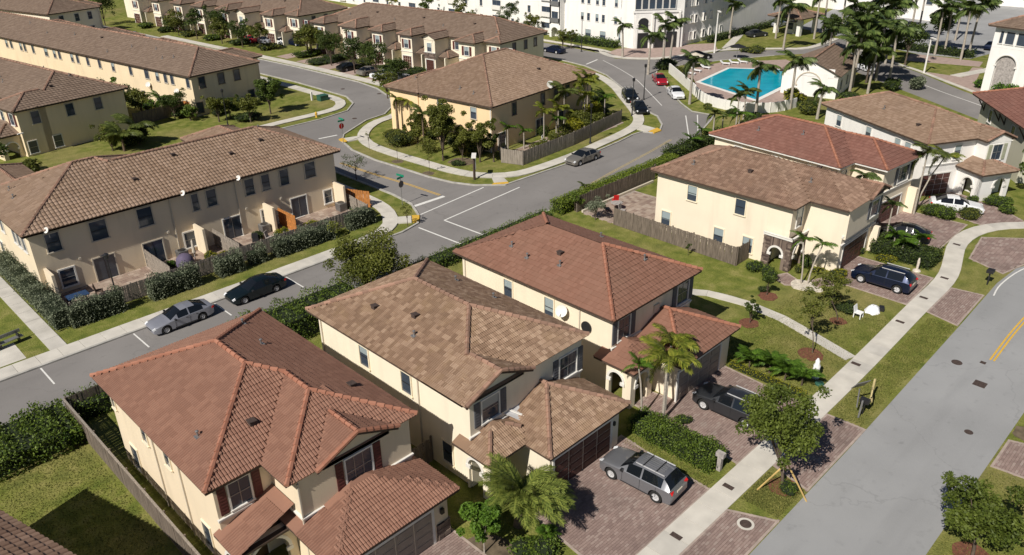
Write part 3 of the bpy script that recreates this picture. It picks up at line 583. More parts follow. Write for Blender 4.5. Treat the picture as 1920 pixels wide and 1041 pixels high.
            if len(O2):
                jit = rng.normal(0, 0.004, (len(O2), 3)); base = T.reshape(-1, 3)
                P = O2[:, None, :] + jit[:, None, :] + np.einsum('nij,kj->nki', F2, base)
                P = P.reshape(len(O2) * len(T), 4, 3); o = link('roof_tiles', quads_mesh('roof_tiles', P, M[s.tile], np.repeat(rng.random(len(O2)), len(T))), s.roof); o['kind'] = 'stuff'
        # ridge and hip caps
        cm = MB(); step = 0.42 if s.kind != 'coarse' else 0.9; r = 0.13 if s.kind != 'coarse' else 0.15; ncap = 0
        def arcpts(p, t, rr):
            t = Vector(t).normalized(); x = t.cross(Vector((0, 0, 1))).normalized(); y = x.cross(t)
            return [Vector(p) + x * rr * math.cos(R(q)) + y * rr * 1.0 * math.sin(R(q)) for q in (-12, 35, 90, 145, 192)]
        capvar = None
        for a, b_, bi in caps:
            a, b_ = Vector(a), Vector(b_)
            if a.z > b_.z: a, b_ = b_, a
            L = (b_ - a).length; n = max(1, int(L / step)); t = (b_ - a) / n
            for k in range(n):
                p = a + t * k; mid = p + t * 0.5
                if any(j != bi and bb['r'][0] < mid.x < bb['r'][1] and bb['r'][2] < mid.y < bb['r'][3] and float(s.hz(bb, np.array(mid.x), np.array(mid.y))) > mid.z + 0.05 for j, bb in enumerate(s.blocks)): continue
                pv = Vector((-t.y, t.x, 0)).normalized() * 0.3; bad = False
                for sg in (-1, 1):
                    q = mid + pv * sg; own = float(s.hz(s.blocks[bi], np.array(q.x), np.array(q.y)))
                    if any(j != bi and bb['r'][0] < q.x < bb['r'][1] and bb['r'][2] < q.y < bb['r'][3] and float(s.hz(bb, np.array(q.x), np.array(q.y))) > own + 0.05 for j, bb in enumerate(s.blocks)): bad = True
                if bad: continue
                A = arcpts(p + Vector((0, 0, 0.075)), t, r * 1.12); B = arcpts(p + t * 1.12 + Vector((0, 0, 0.05)), t, r * 0.86)
                mb = MB() if (s.near and ncap < 150) else cm
                mb.add(A + B, [(i, i + 1, 6 + i, 5 + i) for i in range(4)] + [(4, 3, 2, 1, 0)])
                if mb is not cm:
                    o = mb.build('ridge_tile', s.capm, s.roof); face_tint(o.data, np.full(5, random.random())); ncap += 1
        if cm.v:
            o = cm.build('ridge_tiles', s.capm, s.roof); face_tint(o.data, np.repeat(rng.random(len(cm.f) // 5), 5)); o['kind'] = 'stuff'
        if s.W.v: s.wobj = s.W.build('wall', s.wall_m, s.root)
        if s.T.v: s.T.build('trim', 'trim', s.root)
        return s
    def wall(s, x0, x1, y0, y1, z0=0.0, z1=5.7): s.W.box(x0, x1, y0, y1, z0 - 0.1, z1); return s
    def pt(s, side, c, p, out, z):
        return {'W': (c - out, p, z), 'E': (c + out, p, z), 'S': (p, c - out, z), 'N': (p, c + out, z)}[side]
    def sbox(s, mb, side, c, p0, p1, o0, o1, z0, z1, m=0):
        a = s.pt(side, c, p0, o0, z0); b = s.pt(side, c, p1, o1, z1)
        mb.box(min(a[0], b[0]), max(a[0], b[0]), min(a[1], b[1]), max(a[1], b[1]), z0, z1, m); return mb
    def window(s, side, c, p, z0, z1, w, frame='trim', pane='glass', shutter=None, grid=(1, 2), blind=0.0, name='window', depth=0.07, fw_=0.09):
        a, b = p - w / 2, p + w / 2; mb = MB()
        s.sbox(mb, side, c, a - fw_, b + fw_, -0.05, depth, z1, z1 + fw_); s.sbox(mb, side, c, a - fw_ - .03, b + fw_ + .03, -0.05, depth + .05, z0 - fw_, z0)
        s.sbox(mb, side, c, a - fw_, a, -0.05, depth, z0, z1); s.sbox(mb, side, c, b, b + fw_, -0.05, depth, z0, z1)
        o = mb.build(name, frame, s.root)
        g = MB(); s.sbox(g, side, c, a, b, -0.05, 0.012, z0, z1); g.build('pane', pane, o)
        if blind:
            g = MB(); s.sbox(g, side, c, a + .03, b - .03, -0.04, 0.018, z1 - (z1 - z0) * blind, z1 - .02); g.build('blind', 'blind', o)  # pale upper panel paints the sky mirrored in the pane
        g = MB()
        for k in range(1, grid[1]): z = z0 + (z1 - z0) * k / grid[1]; s.sbox(g, side, c, a, b, 0.0, 0.035, z - 0.025, z + 0.025)
        for k in range(1, grid[0]): q = a + w * k / grid[0]; s.sbox(g, side, c, q - 0.02, q + 0.02, 0.0, 0.03, z0, z1)
        if g.v: g.build('glazing_bar', 'dark' if frame != 'trim' else 'steel', o)
        if shutter:
            for q in (a - fw_ - 0.06 - 0.42, b + fw_ + 0.06):
                g = MB(); s.sbox(g, side, c, q, q + 0.42, -0.02, 0.06, z0 - 0.05, z1 + 0.05)
                for k in range(8): zz = z0 + (z1 - z0) * (k + .5) / 8; s.sbox(g, side, c, q + .05, q + .37, 0.06, 0.075, zz - .05, zz + .03)
                g.build('shutter', shutter, o)
        return o
    def band(s, side, c, p0, p1, z, h=0.18, out=0.07, m='trim'):
        mb = MB(); s.sbox(mb, side, c, p0, p1, -0.03, out, z, z + h); s.sbox(mb, side, c, p0 - .02, p1 + .02, -0.02, out + .05, z + h - .05, z + h + .003); return mb.build('ledge', m, s.root)
    def garage(s, side, c, p, w, h, m='garage', frame='trim'):
        mb = MB(); a, b = p - w / 2, p + w / 2
        s.sbox(mb, side, c, a - .14, a, -.05, .06, 0, h + .14); s.sbox(mb, side, c, b, b + .14, -.05, .06, 0, h + .14); s.sbox(mb, side, c, a, b, -.05, .06, h, h + .14)
        o = mb.build('garage_door', frame, s.root)
        for r in range(4):
            for k in range(4):
                g = MB(); q0 = a + w * k / 4 + .02; q1 = a + w * (k + 1) / 4 - .02; z0 = h * r / 4 + .012; z1 = h * (r + 1) / 4 - .012
                s.sbox(g, side, c, q0, q1, -.04, .01, z0, z1); s.sbox(g, side, c, q0 + .12, q1 - .12, 0, .03, z0 + .1, z1 - .1); g.build('panel', m, o)
        return o
    def door(s, side, c, p, w, h, m='door', z0=0.0):
        mb = MB(); a, b = p - w / 2, p + w / 2
        s.sbox(mb, side, c, a - .08, b + .08, -.05, .05, z0, z0 + h + .08); o = mb.build('door_frame', 'trim', s.root)
        g = MB(); s.sbox(g, side, c, a, b, 0, .065, z0, z0 + h); g.build('door', m, o); return o
    def arch(s, side, c, p0, p1, z1, pc, w, zs, th=0.3, name='arch_wall', m=None, trim='trim', ell=1.0, z0=0.0):
        """wall panel p0..p1 up to z1 with a round-headed opening, real thickness"""
        r = w / 2; n = 12; mb = MB(); crv = [(pc + r * math.cos(R(180 - 180 * k / n)), zs + r * ell * math.sin(R(180 * k / n))) for k in range(n + 1)]
        polys = [[(p0, z0), (pc - r, z0), (pc - r, zs), (p0, zs)], [(pc + r, z0), (p1, z0), (p1, zs), (pc + r, zs)], [(p0, zs), (pc - r, zs), (pc - r, z1), (p0, z1)], [(pc + r, zs), (p1, zs), (p1, z1), (pc + r, z1)]]
        for k in range(n): polys.append([crv[k], crv[k + 1], (crv[k + 1][0], z1), (crv[k][0], z1)])
        for P in polys:
            if abs(P[0][0] - P[1][0]) < 1e-6 and abs(P[2][0] - P[3][0]) < 1e-6: continue
            v = [s.pt(side, c, q, 0, z) for q, z in P] + [s.pt(side, c, q, -th, z) for q, z in P]
            mb.add(v, [(0, 1, 2, 3), (7, 6, 5, 4), (0, 4, 5, 1), (1, 5, 6, 2), (2, 6, 7, 3), (3, 7, 4, 0)])
        o = mb.build(name, m or s.wall_m, s.root)
        if trim:
            t = MB(); ro = r + 0.16
            oc = [(pc + ro * math.cos(R(180 - 180 * k / n)), zs + (r * ell + .16) * math.sin(R(180 * k / n))) for k in range(n + 1)]
            for k in range(n):
                P = [crv[k], crv[k + 1], oc[k + 1], oc[k]]
                v = [s.pt(side, c, q, 0.06, z) for q, z in P] + [s.pt(side, c, q, -0.02, z) for q, z in P]
                t.add(v, [(0, 1, 2, 3), (7, 6, 5, 4), (0, 4, 5, 1), (1, 5, 6, 2), (2, 6, 7, 3), (3, 7, 4, 0)])
            for q in (pc - r, pc + r): s.sbox(t, side, c, q - .17, q + .17, -.02, .09, zs - .22, zs - .002)
            t.build('arch_trim', trim, o)
        return o
    def vent(s, x, y, k=0):
        z = max(float(s.hz(b, np.array(x), np.array(y))) for b in s.blocks if b['r'][0] < x < b['r'][1] and b['r'][2] < y < b['r'][3])
        mb = MB()
        if k == 0: mb.lathe([(0.05, -0.1), (0.05, 0.32), (0.09, 0.33), (0.09, 0.38), (0.02, 0.42)], 8, (x, y, z)); mb.box(x - .16, x + .16, y - .16, y + .16, z - .02, z + .07)
        else: mb.obox((x, y, z + .12), (.34, .34, .2), (0, 0, 0)); mb.obox((x, y, z + .24), (.42, .42, .04), (0, 0.1, 0))
        mb.build('roof_vent', 'steel' if k == 0 else 'iron', s.root, 40)
    def dish(s, x, y, z, yaw=0.0, r=0.36):
        o = MB().bar((x, y, z - .35), (x, y, z + .25), .05).bar((x, y, z + .2), (x + .45 * math.cos(yaw), y + .45 * math.sin(yaw), z + .1), .03).build('satellite_dish', 'steel', s.root)
        prof = [(0.0, 0.0), (r * .5, .02), (r * .85, .07), (r, .11), (r * .98, .13), (r * .5, .045), (0.01, .03)]
        b = MB().lathe(prof, 14).build('reflector', 'trim', o, 30); b.location = (x + .05 * math.cos(yaw), y + .05 * math.sin(yaw), z + .3); b.rotation_euler = (0, R(62), yaw)
    def downpipe(s, x, y, z1=5.6):
        MB().box(x - .04, x + .04, y - .04, y + .04, 0, z1).build('downpipe', 'trimtan', s.root)
# ------------------------------------------------------------------ buildings
def rebase(h, x, y):
    """move the empty to the building's own corner, children keep their place"""
    h.root.location.x += x; h.root.location.y += y
    for ch in h.root.children: ch.location.x -= x; ch.location.y -= y
def stone_pier(h, x0, x1, y0, y1, z0, z1, name='stonework'):
    mb = MB(); rr = random.Random(3); z = z0; T = []
    while z < z1 - 0.03:
        hh = min(rr.uniform(.12, .2), z1 - z)
        for side in range(4):
            a, b = (x0, x1) if side in (0, 2) else (y0, y1); q = a
            while q < b - .02:
                w = min(rr.uniform(.2, .45), b - q); o = rr.uniform(.02, .055); g = .008
                if side == 0: bx = (q + g, q + w - g, y0 - o, y0 + .05)
                elif side == 2: bx = (q + g, q + w - g, y1 - .05, y1 + o)
                elif side == 1: bx = (x1 - .05, x1 + o, q + g, q + w - g)
                else: bx = (x0 - o, x0 + .05, q + g, q + w - g)
                mb.box(*bx, z + g, z + hh - g); T += [rr.random()] * 6; q += w
        z += hh
    o = mb.build(name, 'stonework', h.root); face_tint(o.data, T); o['kind'] = 'stuff'; return o
# ---- A : the big red-roofed house in the foreground
A = House('red_roof_house', 'largest nearest house, terracotta red tile roof and maroon shutters, lower left foreground', 'house', (0, 0), 0, 'beige', 'tileA', 'capA', near=300)
A.block(9.6, 20.0, 29.5, 43.1).block(12.4, 20.0, 27.2, 36, sides='WES', inset=.13).block(13.9, 18.7, 27.05, 31.2, z=5.8, sides='WE', gable='S', go=.25)
A.block(12.4, 19.85, 23.95, 29.5, z=2.95, sides='WES', pitch=.335)
A.block(9.75, 12.95, 27.95, 30.2, z=2.75, sides='W', pitch=0.38)
A.wall(10.1, 19.5, 29.99, 42.6).wall(13.0, 19.5, 27.3, 31, 0.1, 5.71).wall(12.95, 19.35, 24.4, 28, 0.05, 2.85)

A.window('S', 29.99, 11.35, 3.75, 5.25, 1.05, shutter='shutr', grid=(2, 2)); A.window('S', 27.3, 16.3, 3.75, 5.4, 1.5, shutter='shutr', grid=(3, 2))
A.band('S', 27.3, 12.95, 19.55, 3.35); A.band('S', 29.99, 10.05, 13.0, 3.4); A.band('W', 13.0, 27.25, 29.99, 3.35)
for y, z0, z1, w in ((40.7, 0.4, 1.9, 0.9), (38.0, 3.7, 4.7, 0.6), (35.2, 3.7, 4.7, 0.6), (31.9, .5, 2.0, .8), (42.1, 3.9, 4.9, .4)): A.window('W', 10.1, y, z0, z1, w, frame='trimcr')
for y in (36.9, 33.8): A.downpipe(10.06, y)
A.downpipe(12.95, 27.25)
A.garage('S', 24.4, 16.0, 4.6, 2.2, 'garaget')
A.arch('S', 28.3, 9.95, 12.95, 2.75, 11.5, 2.0, 1.4, th=0.28); A.arch('W', 9.95, 28.0, 29.99, 2.72, 29.0, 1.1, 1.6, th=.28)
A.door('S', 29.99, 11.6, 1.0, 2.1)
stone_pier(A, 18.6, 19.4, 24.33, 24.6, 0, 1.1); MB().box(18.8, 19.0, 24.2, 24.36, 1.75, 2.05).build('wall_lantern', 'dark', A.root)
for x, y, k in ((13.2, 31.5, 1), (11.0, 32.8, 0), (17.6, 40.5, 0), (17.0, 37.2, 0), (18.7, 31.0, 1)): A.vent(x, y, k)
A.finish(); rebase(A, 10.1, 27.6)
# ---- B : mixed brown tile
B = House('brown_roof_house', 'cream house with mottled brown tile roof between the two red-roofed houses', 'house', (0, 0), 0, 'cream', 'tileB', 'capB', kind='narrow', near=300)
B.block(22.1, 32.15, 25.9, 41.0, inset=.22).block(22.1, 27.2, 25.75, 29.5, sides='WE', gable='S', go=.35).block(24.65, 31.55, 22.15, 27, z=2.95, sides='WES').block(22.0, 26.1, 24.0, 27, z=2.95, sides='WES')
B.wall(22.6, 31.7, 26.1, 40.5).wall(25.1, 31.1, 22.6, 27, 0, 2.86)
B.window('S', 26.1, 24.1, 3.9, 5.35, 1.25, shutter='shutg', grid=(1, 2), blind=.4); B.window('S', 26.1, 30.5, 3.55, 5.1, 1.5, shutter='shutg', grid=(2, 2), blind=0)
B.band('S', 26.1, 22.5, 31.75, 3.3)
MB().add([(25.0, 26.3, 3.75), (25.9, 24.6, 3.16), (26.5, 24.8, 3.16), (26.6, 26.3, 3.75)], [(0, 1, 2, 3)]).build('metal_flashing', 'alu', B.root)
MB().bar((25.5, 26.2, 3.75), (26.4, 24.4, 3.2), .12, .06).build('flashing_strip', 'trim', B.root)
for y, z0, z1 in ((35.6, 3.7, 5.1), (31.5, 3.7, 5.1), (28.1, 0.6, 2.0)): B.window('W', 22.6, y, z0, z1, .85, frame='trimcr', grid=(1, 2), blind=.35 if z0 > 3 and y > 33 else 0)
for y in (40.2, 30.4): B.downpipe(22.56, y)
B.garage('S', 22.6, 27.9, 4.9, 2.2, 'garage')
for x, y in ((22.4, 24.4), (25.6, 24.4)): B.wall(x, x + .35, y, y + .35, 0, 2.86)
B.arch('W', 22.42, 24.75, 26.3, 2.86, 25.6, 1.1, 1.7, th=.25)
B.door('S', 26.1, 24.2, 1.0, 2.1); MB().box(31.0 - .45, 31.0 - .3, 22.48, 22.6, 1.7, 1.95).build('wall_lantern', 'dark', B.root)
for x, y, k in ((24.3, 36.5, 1), (25.0, 33.4, 1), (24.0, 32.3, 0), (30.5, 36.0, 0), (30.6, 32.5, 0)): B.vent(x, y, k)
B.finish(); rebase(B, 22.6, 26.4)
# ---- C : salmon tile
C = House('salmon_roof_house', 'cream house with smooth salmon tile roof, satellite dish on its side wall, in the middle', 'house', (0, 0), 0, 'cream2', 'tileC', 'capA', kind='flat', near=300)
C.block(34.4, 44.25, 25.8, 40.8).block(36.75, 43.65, 22.1, 27, z=2.95, sides='WES').block(34.05, 38.1, 23.8, 27, z=2.95, sides='WES')
C.wall(34.9, 43.8, 26.25, 40.3).wall(37.2, 43.2, 22.55, 27, 0, 2.86)
C.window('S', 26.25, 36.1, 3.7, 5.25, 1.2, shutter='shutg', grid=(2, 2)); C.window('S', 26.25, 42.7, 3.7, 5.25, 1.3, shutter='shutg', grid=(2, 2), blind=0)
C.band('S', 26.25, 34.85, 43.85, 3.3); MB().box(39.3, 39.9, 26.16, 26.3, 4.2, 4.8).build('wall_plaque', 'trimtan', C.root)
for y in (35.5, 31.6): C.window('W', 34.9, y, 3.7, 5.1, .8, frame='trimcr', blind=.7 if y < 33 else .4)
C.garage('S', 22.55, 39.6, 4.9, 2.2, 'garaget')
for x, y in ((34.4, 24.2), (36.3, 24.2)): C.wall(x, x + .4, y, y + .4, 0, 2.86)
C.arch('W', 34.42, 24.6, 26.2, 2.86, 25.4, 1.1, 1.7, th=.25); C.arch('S', 24.2, 34.8, 36.3, 2.86, 35.55, 1.3, 1.6, th=.3)
C.door('S', 26.25, 35.6, 1.0, 2.1); C.dish(34.6, 30.2, 4.5, R(200), .42)
MB().tube([(34.88, 28.3, 4.2), (34.8, 28.3, 4.2)], .42, 18).build('round_wall_disc', 'dark', C.root); C.downpipe(34.86, 28.9); C.downpipe(34.86, 40.0)
for x, y, k in ((36.6, 36.8, 0), (36.2, 34.9, 0), (37.4, 32.9, 1), (36.6, 32.2, 0), (41.0, 28.4, 0), (42.6, 33.5, 0)): C.vent(x, y, k)
C.finish(); rebase(C, 34.9, 26.3)
# ---- D : pale yellow house with stone porch
D = House('stone_porch_house', 'pale yellow house with brown stone porch arches behind a long board fence', 'house', (0, 0), 0, 'creamd', 'tileD', 'capB', near=0)
D.block(58.95, 69.0, 26.4, 40.8).block(61.45, 69.0, 22.95, 30, sides='WES', inset=.2).block(65.2, 69.05, 22.8, 26, sides='WE', gable='S', go=.32)
D.wall(59.5, 68.5, 28.9, 40.35).wall(61.9, 68.48, 23.4, 29, 0, 5.71).wall(59.52, 62.0, 26.85, 29, 2.95, 5.69).wall(60.4, 62, 28.6, 28.95, 0, 2.9)
D.wall(61.92, 68.5, 23.12, 23.6, 3.2, 5.7); D.window('S', 23.12, 67.1, 3.75, 5.2, 1.5, shutter='shutg', grid=(2, 2)); D.window('S', 26.85, 60.9, 3.6, 5.2, .9, shutter=None, grid=(1, 2), blind=.5)
D.band('S', 23.4, 61.85, 68.55, 3.2, .2, .12); D.band('S', 23.4, 61.85, 68.55, 2.5, .12, .1)
for y, z0, z1, b in ((36.5, 3.75, 5.15, .6), (31.6, 3.75, 5.15, 0), (39.1, .5, 1.95, .55), (33.4, .4, 1.9, .45), (30.5, .5, 1.9, .5)): D.window('W', 59.5, y, z0, z1, .95, frame='trimcr', blind=b)
D.arch('W', 59.2, 26.4, 28.9, 2.85, 27.7, 1.15, 1.35, th=.3, m='stonework', name='stone_arch_wall'); D.arch('S', 26.4, 59.2, 61.9, 2.85, 60.6, 1.7, 1.35, th=.3, m='stonework', name='stone_arch_wall')
D.band('W', 59.2, 26.3, 28.95, 2.85, .25, .12); D.band('S', 26.4, 59.1, 61.9, 2.85, .25, .1); D.door('S', 28.88, 60.6, 1.1, 2.2)
stone_pier(D, 59.2, 59.6, 26.4, 26.85, 0, 2.8); stone_pier(D, 59.2, 59.45, 28.3, 28.9, 0, 2.8)
D.garage('S', 23.4, 64.9, 4.6, 2.2, 'garage'); D.wall(68.1, 68.5, 22.75, 23.4, 0, 2.4)
for x, y, k in ((60.9, 37.5, 0), (61.6, 32.2, 1), (65.5, 27.8, 1), (63.5, 27.5, 0)): D.vent(x, y, k)
D.finish()
for o in D.root.children:
    if o.name.startswith('stone_arch_wall'): face_tint(o.data)
rebase(D, 59.5, 26.9)
# ---- E : rose-brown roof, turned a little
E_ = House('rose_roof_house', 'house with rose-brown roof and white gutters just behind the pale yellow house', 'house', (71.0, 28.2), R(-5.4), 'cream2', 'tileE', 'capA', kind='flat', fascia='trim')
E_.block(0, 9.7, 0, 15).block(2.6, 9.7, -3.2, 3, sides='WES')
E_.wall(.5, 9.2, .45, 14.5).wall(3.1, 9.2, -2.75, 1, 0, 5.7)
E_.window('S', -2.75, 7.0, 3.6, 5.2, 2.0, shutter='shutg', grid=(2, 2)); E_.window('S', .45, 1.7, 3.6, 5.1, .9); E_.band('S', -2.75, 3.0, 9.3, 3.2)
for y in (3, 7, 11.5): E_.window('W', .5, y, 3.7, 5.1, .9)
E_.garage('S', -2.75, 5.4, 4.2, 2.2, 'garage'); E_.wall(8.8, 9.25, -3.6, -2.7, 0, 2.6)
for x, y, k in ((2.2, 10.5, 0), (3.1, 6.0, 0), (5.5, 9.5, 1)): E_.vent(x, y, k)
E_.finish()
# ---- F : white house
Fh = House('white_arch_house', 'white house with tan roof, sage shutters and a two-arched porch at the right', 'house', (83.8, 25.0), R(-28), 'whitew', 'tileT', 'capB', kind='barrel')
Fh.block(0, 9.8, 0, 17).block(6.2, 9.9, -1.2, 3, sides='WE', gable='S').block(4.6, 9.2, -3.1, .6, z=3.0, sides='WES')
Fh.wall(.45, 9.3, .45, 16.5).wall(6.6, 9.5, -1.06, 1, 0, 5.72); Fh.window('S', -1.06, 7.9, 3.7, 5.3, 1.2, shutter='shutt', grid=(2, 2)); Fh.window('S', .45, 4.4, 3.7, 5.2, .8, blind=.4)
for y in (3.0, 4.5, 9, 14): Fh.window('W', .45, y, 3.9, 5.1, .8, blind=.5)
Fh.garage('S', .45, 2.4, 3.6, 2.3, 'garage'); Fh.band('S', .45, .4, 6.4, 3.2)
Fh.arch('S', -2.6, 5.0, 8.9, 2.9, 7.6, 1.5, 1.5, th=.3); Fh.arch('W', 5.0, -2.6, .45, 2.9, -1.2, 1.3, 1.5, th=.3); Fh.wall(5.0, 8.9, -2.6, .45, 2.72, 2.9); Fh.door('S', .45, 6.9, 1.1, 2.2)
for x, y, k in ((2.4, 9.5, 0), (1.8, 3.6, 1)): Fh.vent(x, y, k)
Fh.finish()
# ---- G : brown roof at the right edge
G_ = House('dark_roof_house', 'pale green-grey house with dark brown roof on long brackets at the right edge', 'house', (94.6, 19.4), R(-54), 'greyw', 'tileE', 'capA', kind='flat')
G_.block(0, 11, 0, 15, z=6.2); G_.wall(1.0, 10.2, .8, 14.2, 0, 6.1)
for y in (1.6, 7.0, 8.6, 13.2):
    MB().bar((.98, y, 4.6), (.98, y, 6.0), .12).bar((.98, y, 4.7), (.2, y, 5.9), .12).build('bracket', 'fascia', G_.root)
for y in (4.5, 11.0): G_.window('W', 1.0, y, 3.8, 5.2, .9)
G_.window('S', .8, 4, 3.8, 5.2, 1.0); G_.window('S', .8, 8, 3.8, 5.2, 1.0); G_.finish()
# ---- neighbour at the bottom left corner (only its roof edge shows)
K = House('corner_roof_house', 'house at the bottom left corner showing only the dark tiled edge of its roof', 'house', (1.2, 40.7), R(15), 'cream', 'tileD', 'capB', kind='single', near=200)
K.block(-11, 0, -15, 0); K.wall(-10.5, -.5, -14.5, -.5); K.window('E', -.5, -4, 3.7, 5.1, .9); K.window('N', -.5, -5, 3.7, 5.1, .9); K.finish()
# ---- townhouse block left centre
Tn = House('townhouse_block', 'long beige townhouse block with tan tile roof and small fenced patios along the pavement', 'townhouses', (0, 0), 0, 'beige', 'tileT', 'capB', kind='single', near=300)
Tn.block(13.1, 28.4, 67.3, 80.8).block(13.1, 42.65, 67.3, 79.2).block(33.4, 39.6, 76, 83.5, sides='WEN', z=5.75).block(24.0, 28.4, 78, 86.5, sides='WEN', z=4.2).block(14.0, 19.5, 78, 90, sides='WEN', z=4.9)
Tn.wall(13.6, 42.1, 67.8, 78.7).wall(13.63, 27.9, 70, 80.3, 0, 5.69).wall(33.9, 39.1, 77, 83.0, 0, 5.69).wall(14.5, 19, 78, 89.5, 0, 4.8).wall(24.5, 27.9, 78, 86.0, 0, 4.1)
for x, w in ((15.25, 1.05), (18.8, 1.3), (22.7, 1.25), (27.25, .6), (28.8, .9), (32.6, .9), (34.3, .8), (36.3, .9), (39.2, 1.15)): Tn.window('S', 67.8, x, 3.75 if w < 1.2 else 3.65, 5.3, w, frame='trimtan', grid=(1, 2))
for x, w, z0, z1 in ((15.6, 1.1, .5, 2.0), (26.2, 1.15, .5, 1.95), (33.8, .85, .6, 1.9), (40.9, .85, .55, 1.9)): Tn.window('S', 67.8, x, z0, z1, w, fw_=.13)
for x in (18.6, 22.8, 30.3, 37.5): Tn.window('S', 67.8, x, 0.03, 2.1, 1.7, grid=(2, 1), name='patio_door', fw_=.1, frame='trimtan' if x in (18.6, 22.8) else 'trim')
for y, z0 in ((69.5, 3.7), (72, 3.7), (75.5, 3.7), (78, .5), (70.8, 3.7)): Tn.window('W', 13.6, y, z0, z0 + 1.5, .8)
for x in (14.1, 26.7, 33.7, 41.7, 20.2):
    if x != 20.2: MB().box(x - .11, x + .11, 65.9, 67.79, 0, 2.6).build('wing_wall', 'beige', Tn.root)
for x in (25.0, 31.2): Tn.downpipe(x, 67.76)
for x, y in ((15.0, 67.2), (26.2, 67.2), (31.5, 67.2)): Tn.dish(x, y, 5.55, R(200), .26)
for x, y, k in ((23.4, 70.2, 1), (27.8, 72.0, 1), (32.6, 70.4, 1), (36.2, 71.2, 1), (37.2, 73.2, 0), (15.2, 76.8, 0), (14.9, 74.8, 0)): Tn.vent(x, y, k)
for x in (16.8, 24.3, 31.9, 35.6): MB().box(x - .1, x + .1, 67.65, 67.8, 2.45, 2.65).build('wall_lamp', 'trimtan', Tn.root)
Tn.finish(); rebase(Tn, 13.6, 67.8)
# ---- far-left rows
T1 = House('yellow_row_block', 'sand coloured row block with shaded end wall at the far left, nearer one', 'row houses', (24.4, 109.2), R(8.6), 'sand', 'tileF', 'capB', kind='coarse')
T1.block(2.6, 14.8, 0, 62).block(0, 8, 0, 6.2).block(0, 8, 16, 24).block(0, 8, 32, 40).block(-2.2, 2.8, 1.0, 8, z=2.9, sides='WSN')
T1.wall(3.1, 14.3, .5, 61.5).wall(.5, 4, .5, 5.7, 0, 5.71).wall(.5, 4, 16.5, 23.5, 0, 5.71)
for x, z0 in ((2.6, 3.8), (6.9, 3.8), (10.6, 3.8), (1.4, .3), (4.5, .3)): T1.window('S', .5, x, z0, z0 + 1.5, 1.0, frame='trimtan' if z0 > 1 else 'trim')
T1.window('W', .5, 2.0, 3.8, 5.2, .9, shutter='shutr'); T1.window('W', .5, 4.4, 3.8, 5.2, .7); T1.arch('W', -1.9, 1.4, 6, 2.8, 3.6, 1.6, 1.3, th=.3); T1.arch('S', 1.2, -1.9, .5, 2.8, -.7, 1.4, 1.3, th=.3)
for x, y, k in ((6.5, 3.2, 1), (9.8, 4.6, 0), (5.0, 13, 0), (5.6, 15, 0), (9.5, 10.5, 0)): T1.vent(x, y, k)
MB().box(-.2, .5, -.1, .1, 3.1, 3.2).build('wall_shelf', 'trim', T1.root); T1.finish()
T2 = House('long_yellow_row', 'longest sand coloured row block with a line of rear windows, far left', 'row houses', (47.5, 111.3), R(8.2), 'sand', 'tileF', 'capB', kind='coarse')
T2.block(0, 12, 0, 92).block(5, 15.2, 3.5, 9.5, sides='ESN').block(5, 14, 19, 26, sides='ESN').block(5, 15.0, 36, 43, sides='ESN').block(5, 14, 52, 60, sides='ESN')
T2.wall(.5, 11.5, .5, 91).wall(5, 14.6, 4, 9, 0, 5.71).wall(5, 13.5, 19.5, 25.5, 0, 5.71).wall(5, 14.5, 36.5, 42.5, 0, 5.71)
for y in (57.1, 55.3, 51.7, 50.2, 47.2, 42.6, 39.7, 38.0, 33.9, 32.1, 28.9, 25.3, 21.3, 16.3, 11.9, 9.1, 7.0, 5.3, 1.4, 62, 66, 71, 76, 80): T2.window('W', .5, y, 4.0, 5.3, .8 if y not in (11.9, 42.6) else 1.1, blind=.5 if int(y) % 3 == 0 else 0, frame='trimtan')
for y in (6.4, 10.1, 2.8, 14, 20, 27, 35): T2.window('W', .5, y, .4, 1.9, .8 if y not in (2.8,) else 1.6, frame='trimtan', pane='glass' if y != 2.8 else M['woodo'])
for x, z0 in ((2.1, 3.8), (5.3, 3.8), (8.0, 3.8), (1.1, .4), (10, .4)): T2.window('S', .5, x, z0, z0 + 1.5, .95, frame='fasciatan')
for y in (4.2, 11.6): T2.dish(.2, y, 2.9, R(210), .4)
for x, y, k in ((3, 8, 0), (2.4, 10, 0), (4, 14, 0), (3.5, 20, 0), (1.5, 24, 0), (4.2, 30, 1), (3.8, 38, 0), (3, 46, 0), (4.5, 55, 0)): T2.vent(x, y, k)
T2.finish()
# ---- peach building in the middle of the block
O_ = House('peach_corner_house', 'peach walled building with tan roof and palms on the street corner, upper middle', 'house', (62.5, 67.7), R(6.0), 'orange', 'tileT', 'capB')
ox = 2.0
O_.block(ox, 24.3, 0, 17.6).block(-.2, 9, 9.5, 18.4, sides='WSN', z=5.8).block(9, 14.5, 14, 22, sides='WEN', z=4.6)
O_.wall(ox + .45, 23.9, .45, 17.1).wall(.3, 4, 10, 17.9, 0, 5.71).wall(9.5, 14, 16, 21.5, 0, 4.5)
O_.blocks[1]['r'] = (ox - .2, 9, 12.2, 18.4); O_.blocks[1]['P'] = [(0.42, 0, 5.8 - 0.42 * (ox - .2), 'W'), (0, .42, 5.8 - .42 * 12.2, 'S'), (0, -.42, 5.8 + .42 * 18.4, 'N')]
O_.W = MB(); O_.wall(ox + .45, 23.9, .45, 17.1).wall(ox + .3, 6, 12.7, 17.9, 0, 5.71).wall(9.5, 14, 16, 21.5, 0, 4.5)
for y, z0 in ((14.8, 3.7), (8.9, 3.9), (3.3, 3.8), (14.5, .8), (6, .8)): O_.window('W', ox + .45, y, z0, z0 + 1.4, .9, frame='trimtan', blind=.4)
for x in (6.8, 12.7, 15.6, 18.2, 21.5): O_.window('S', .45, x, 3.8, 5.3, .75, frame='fasciatan')
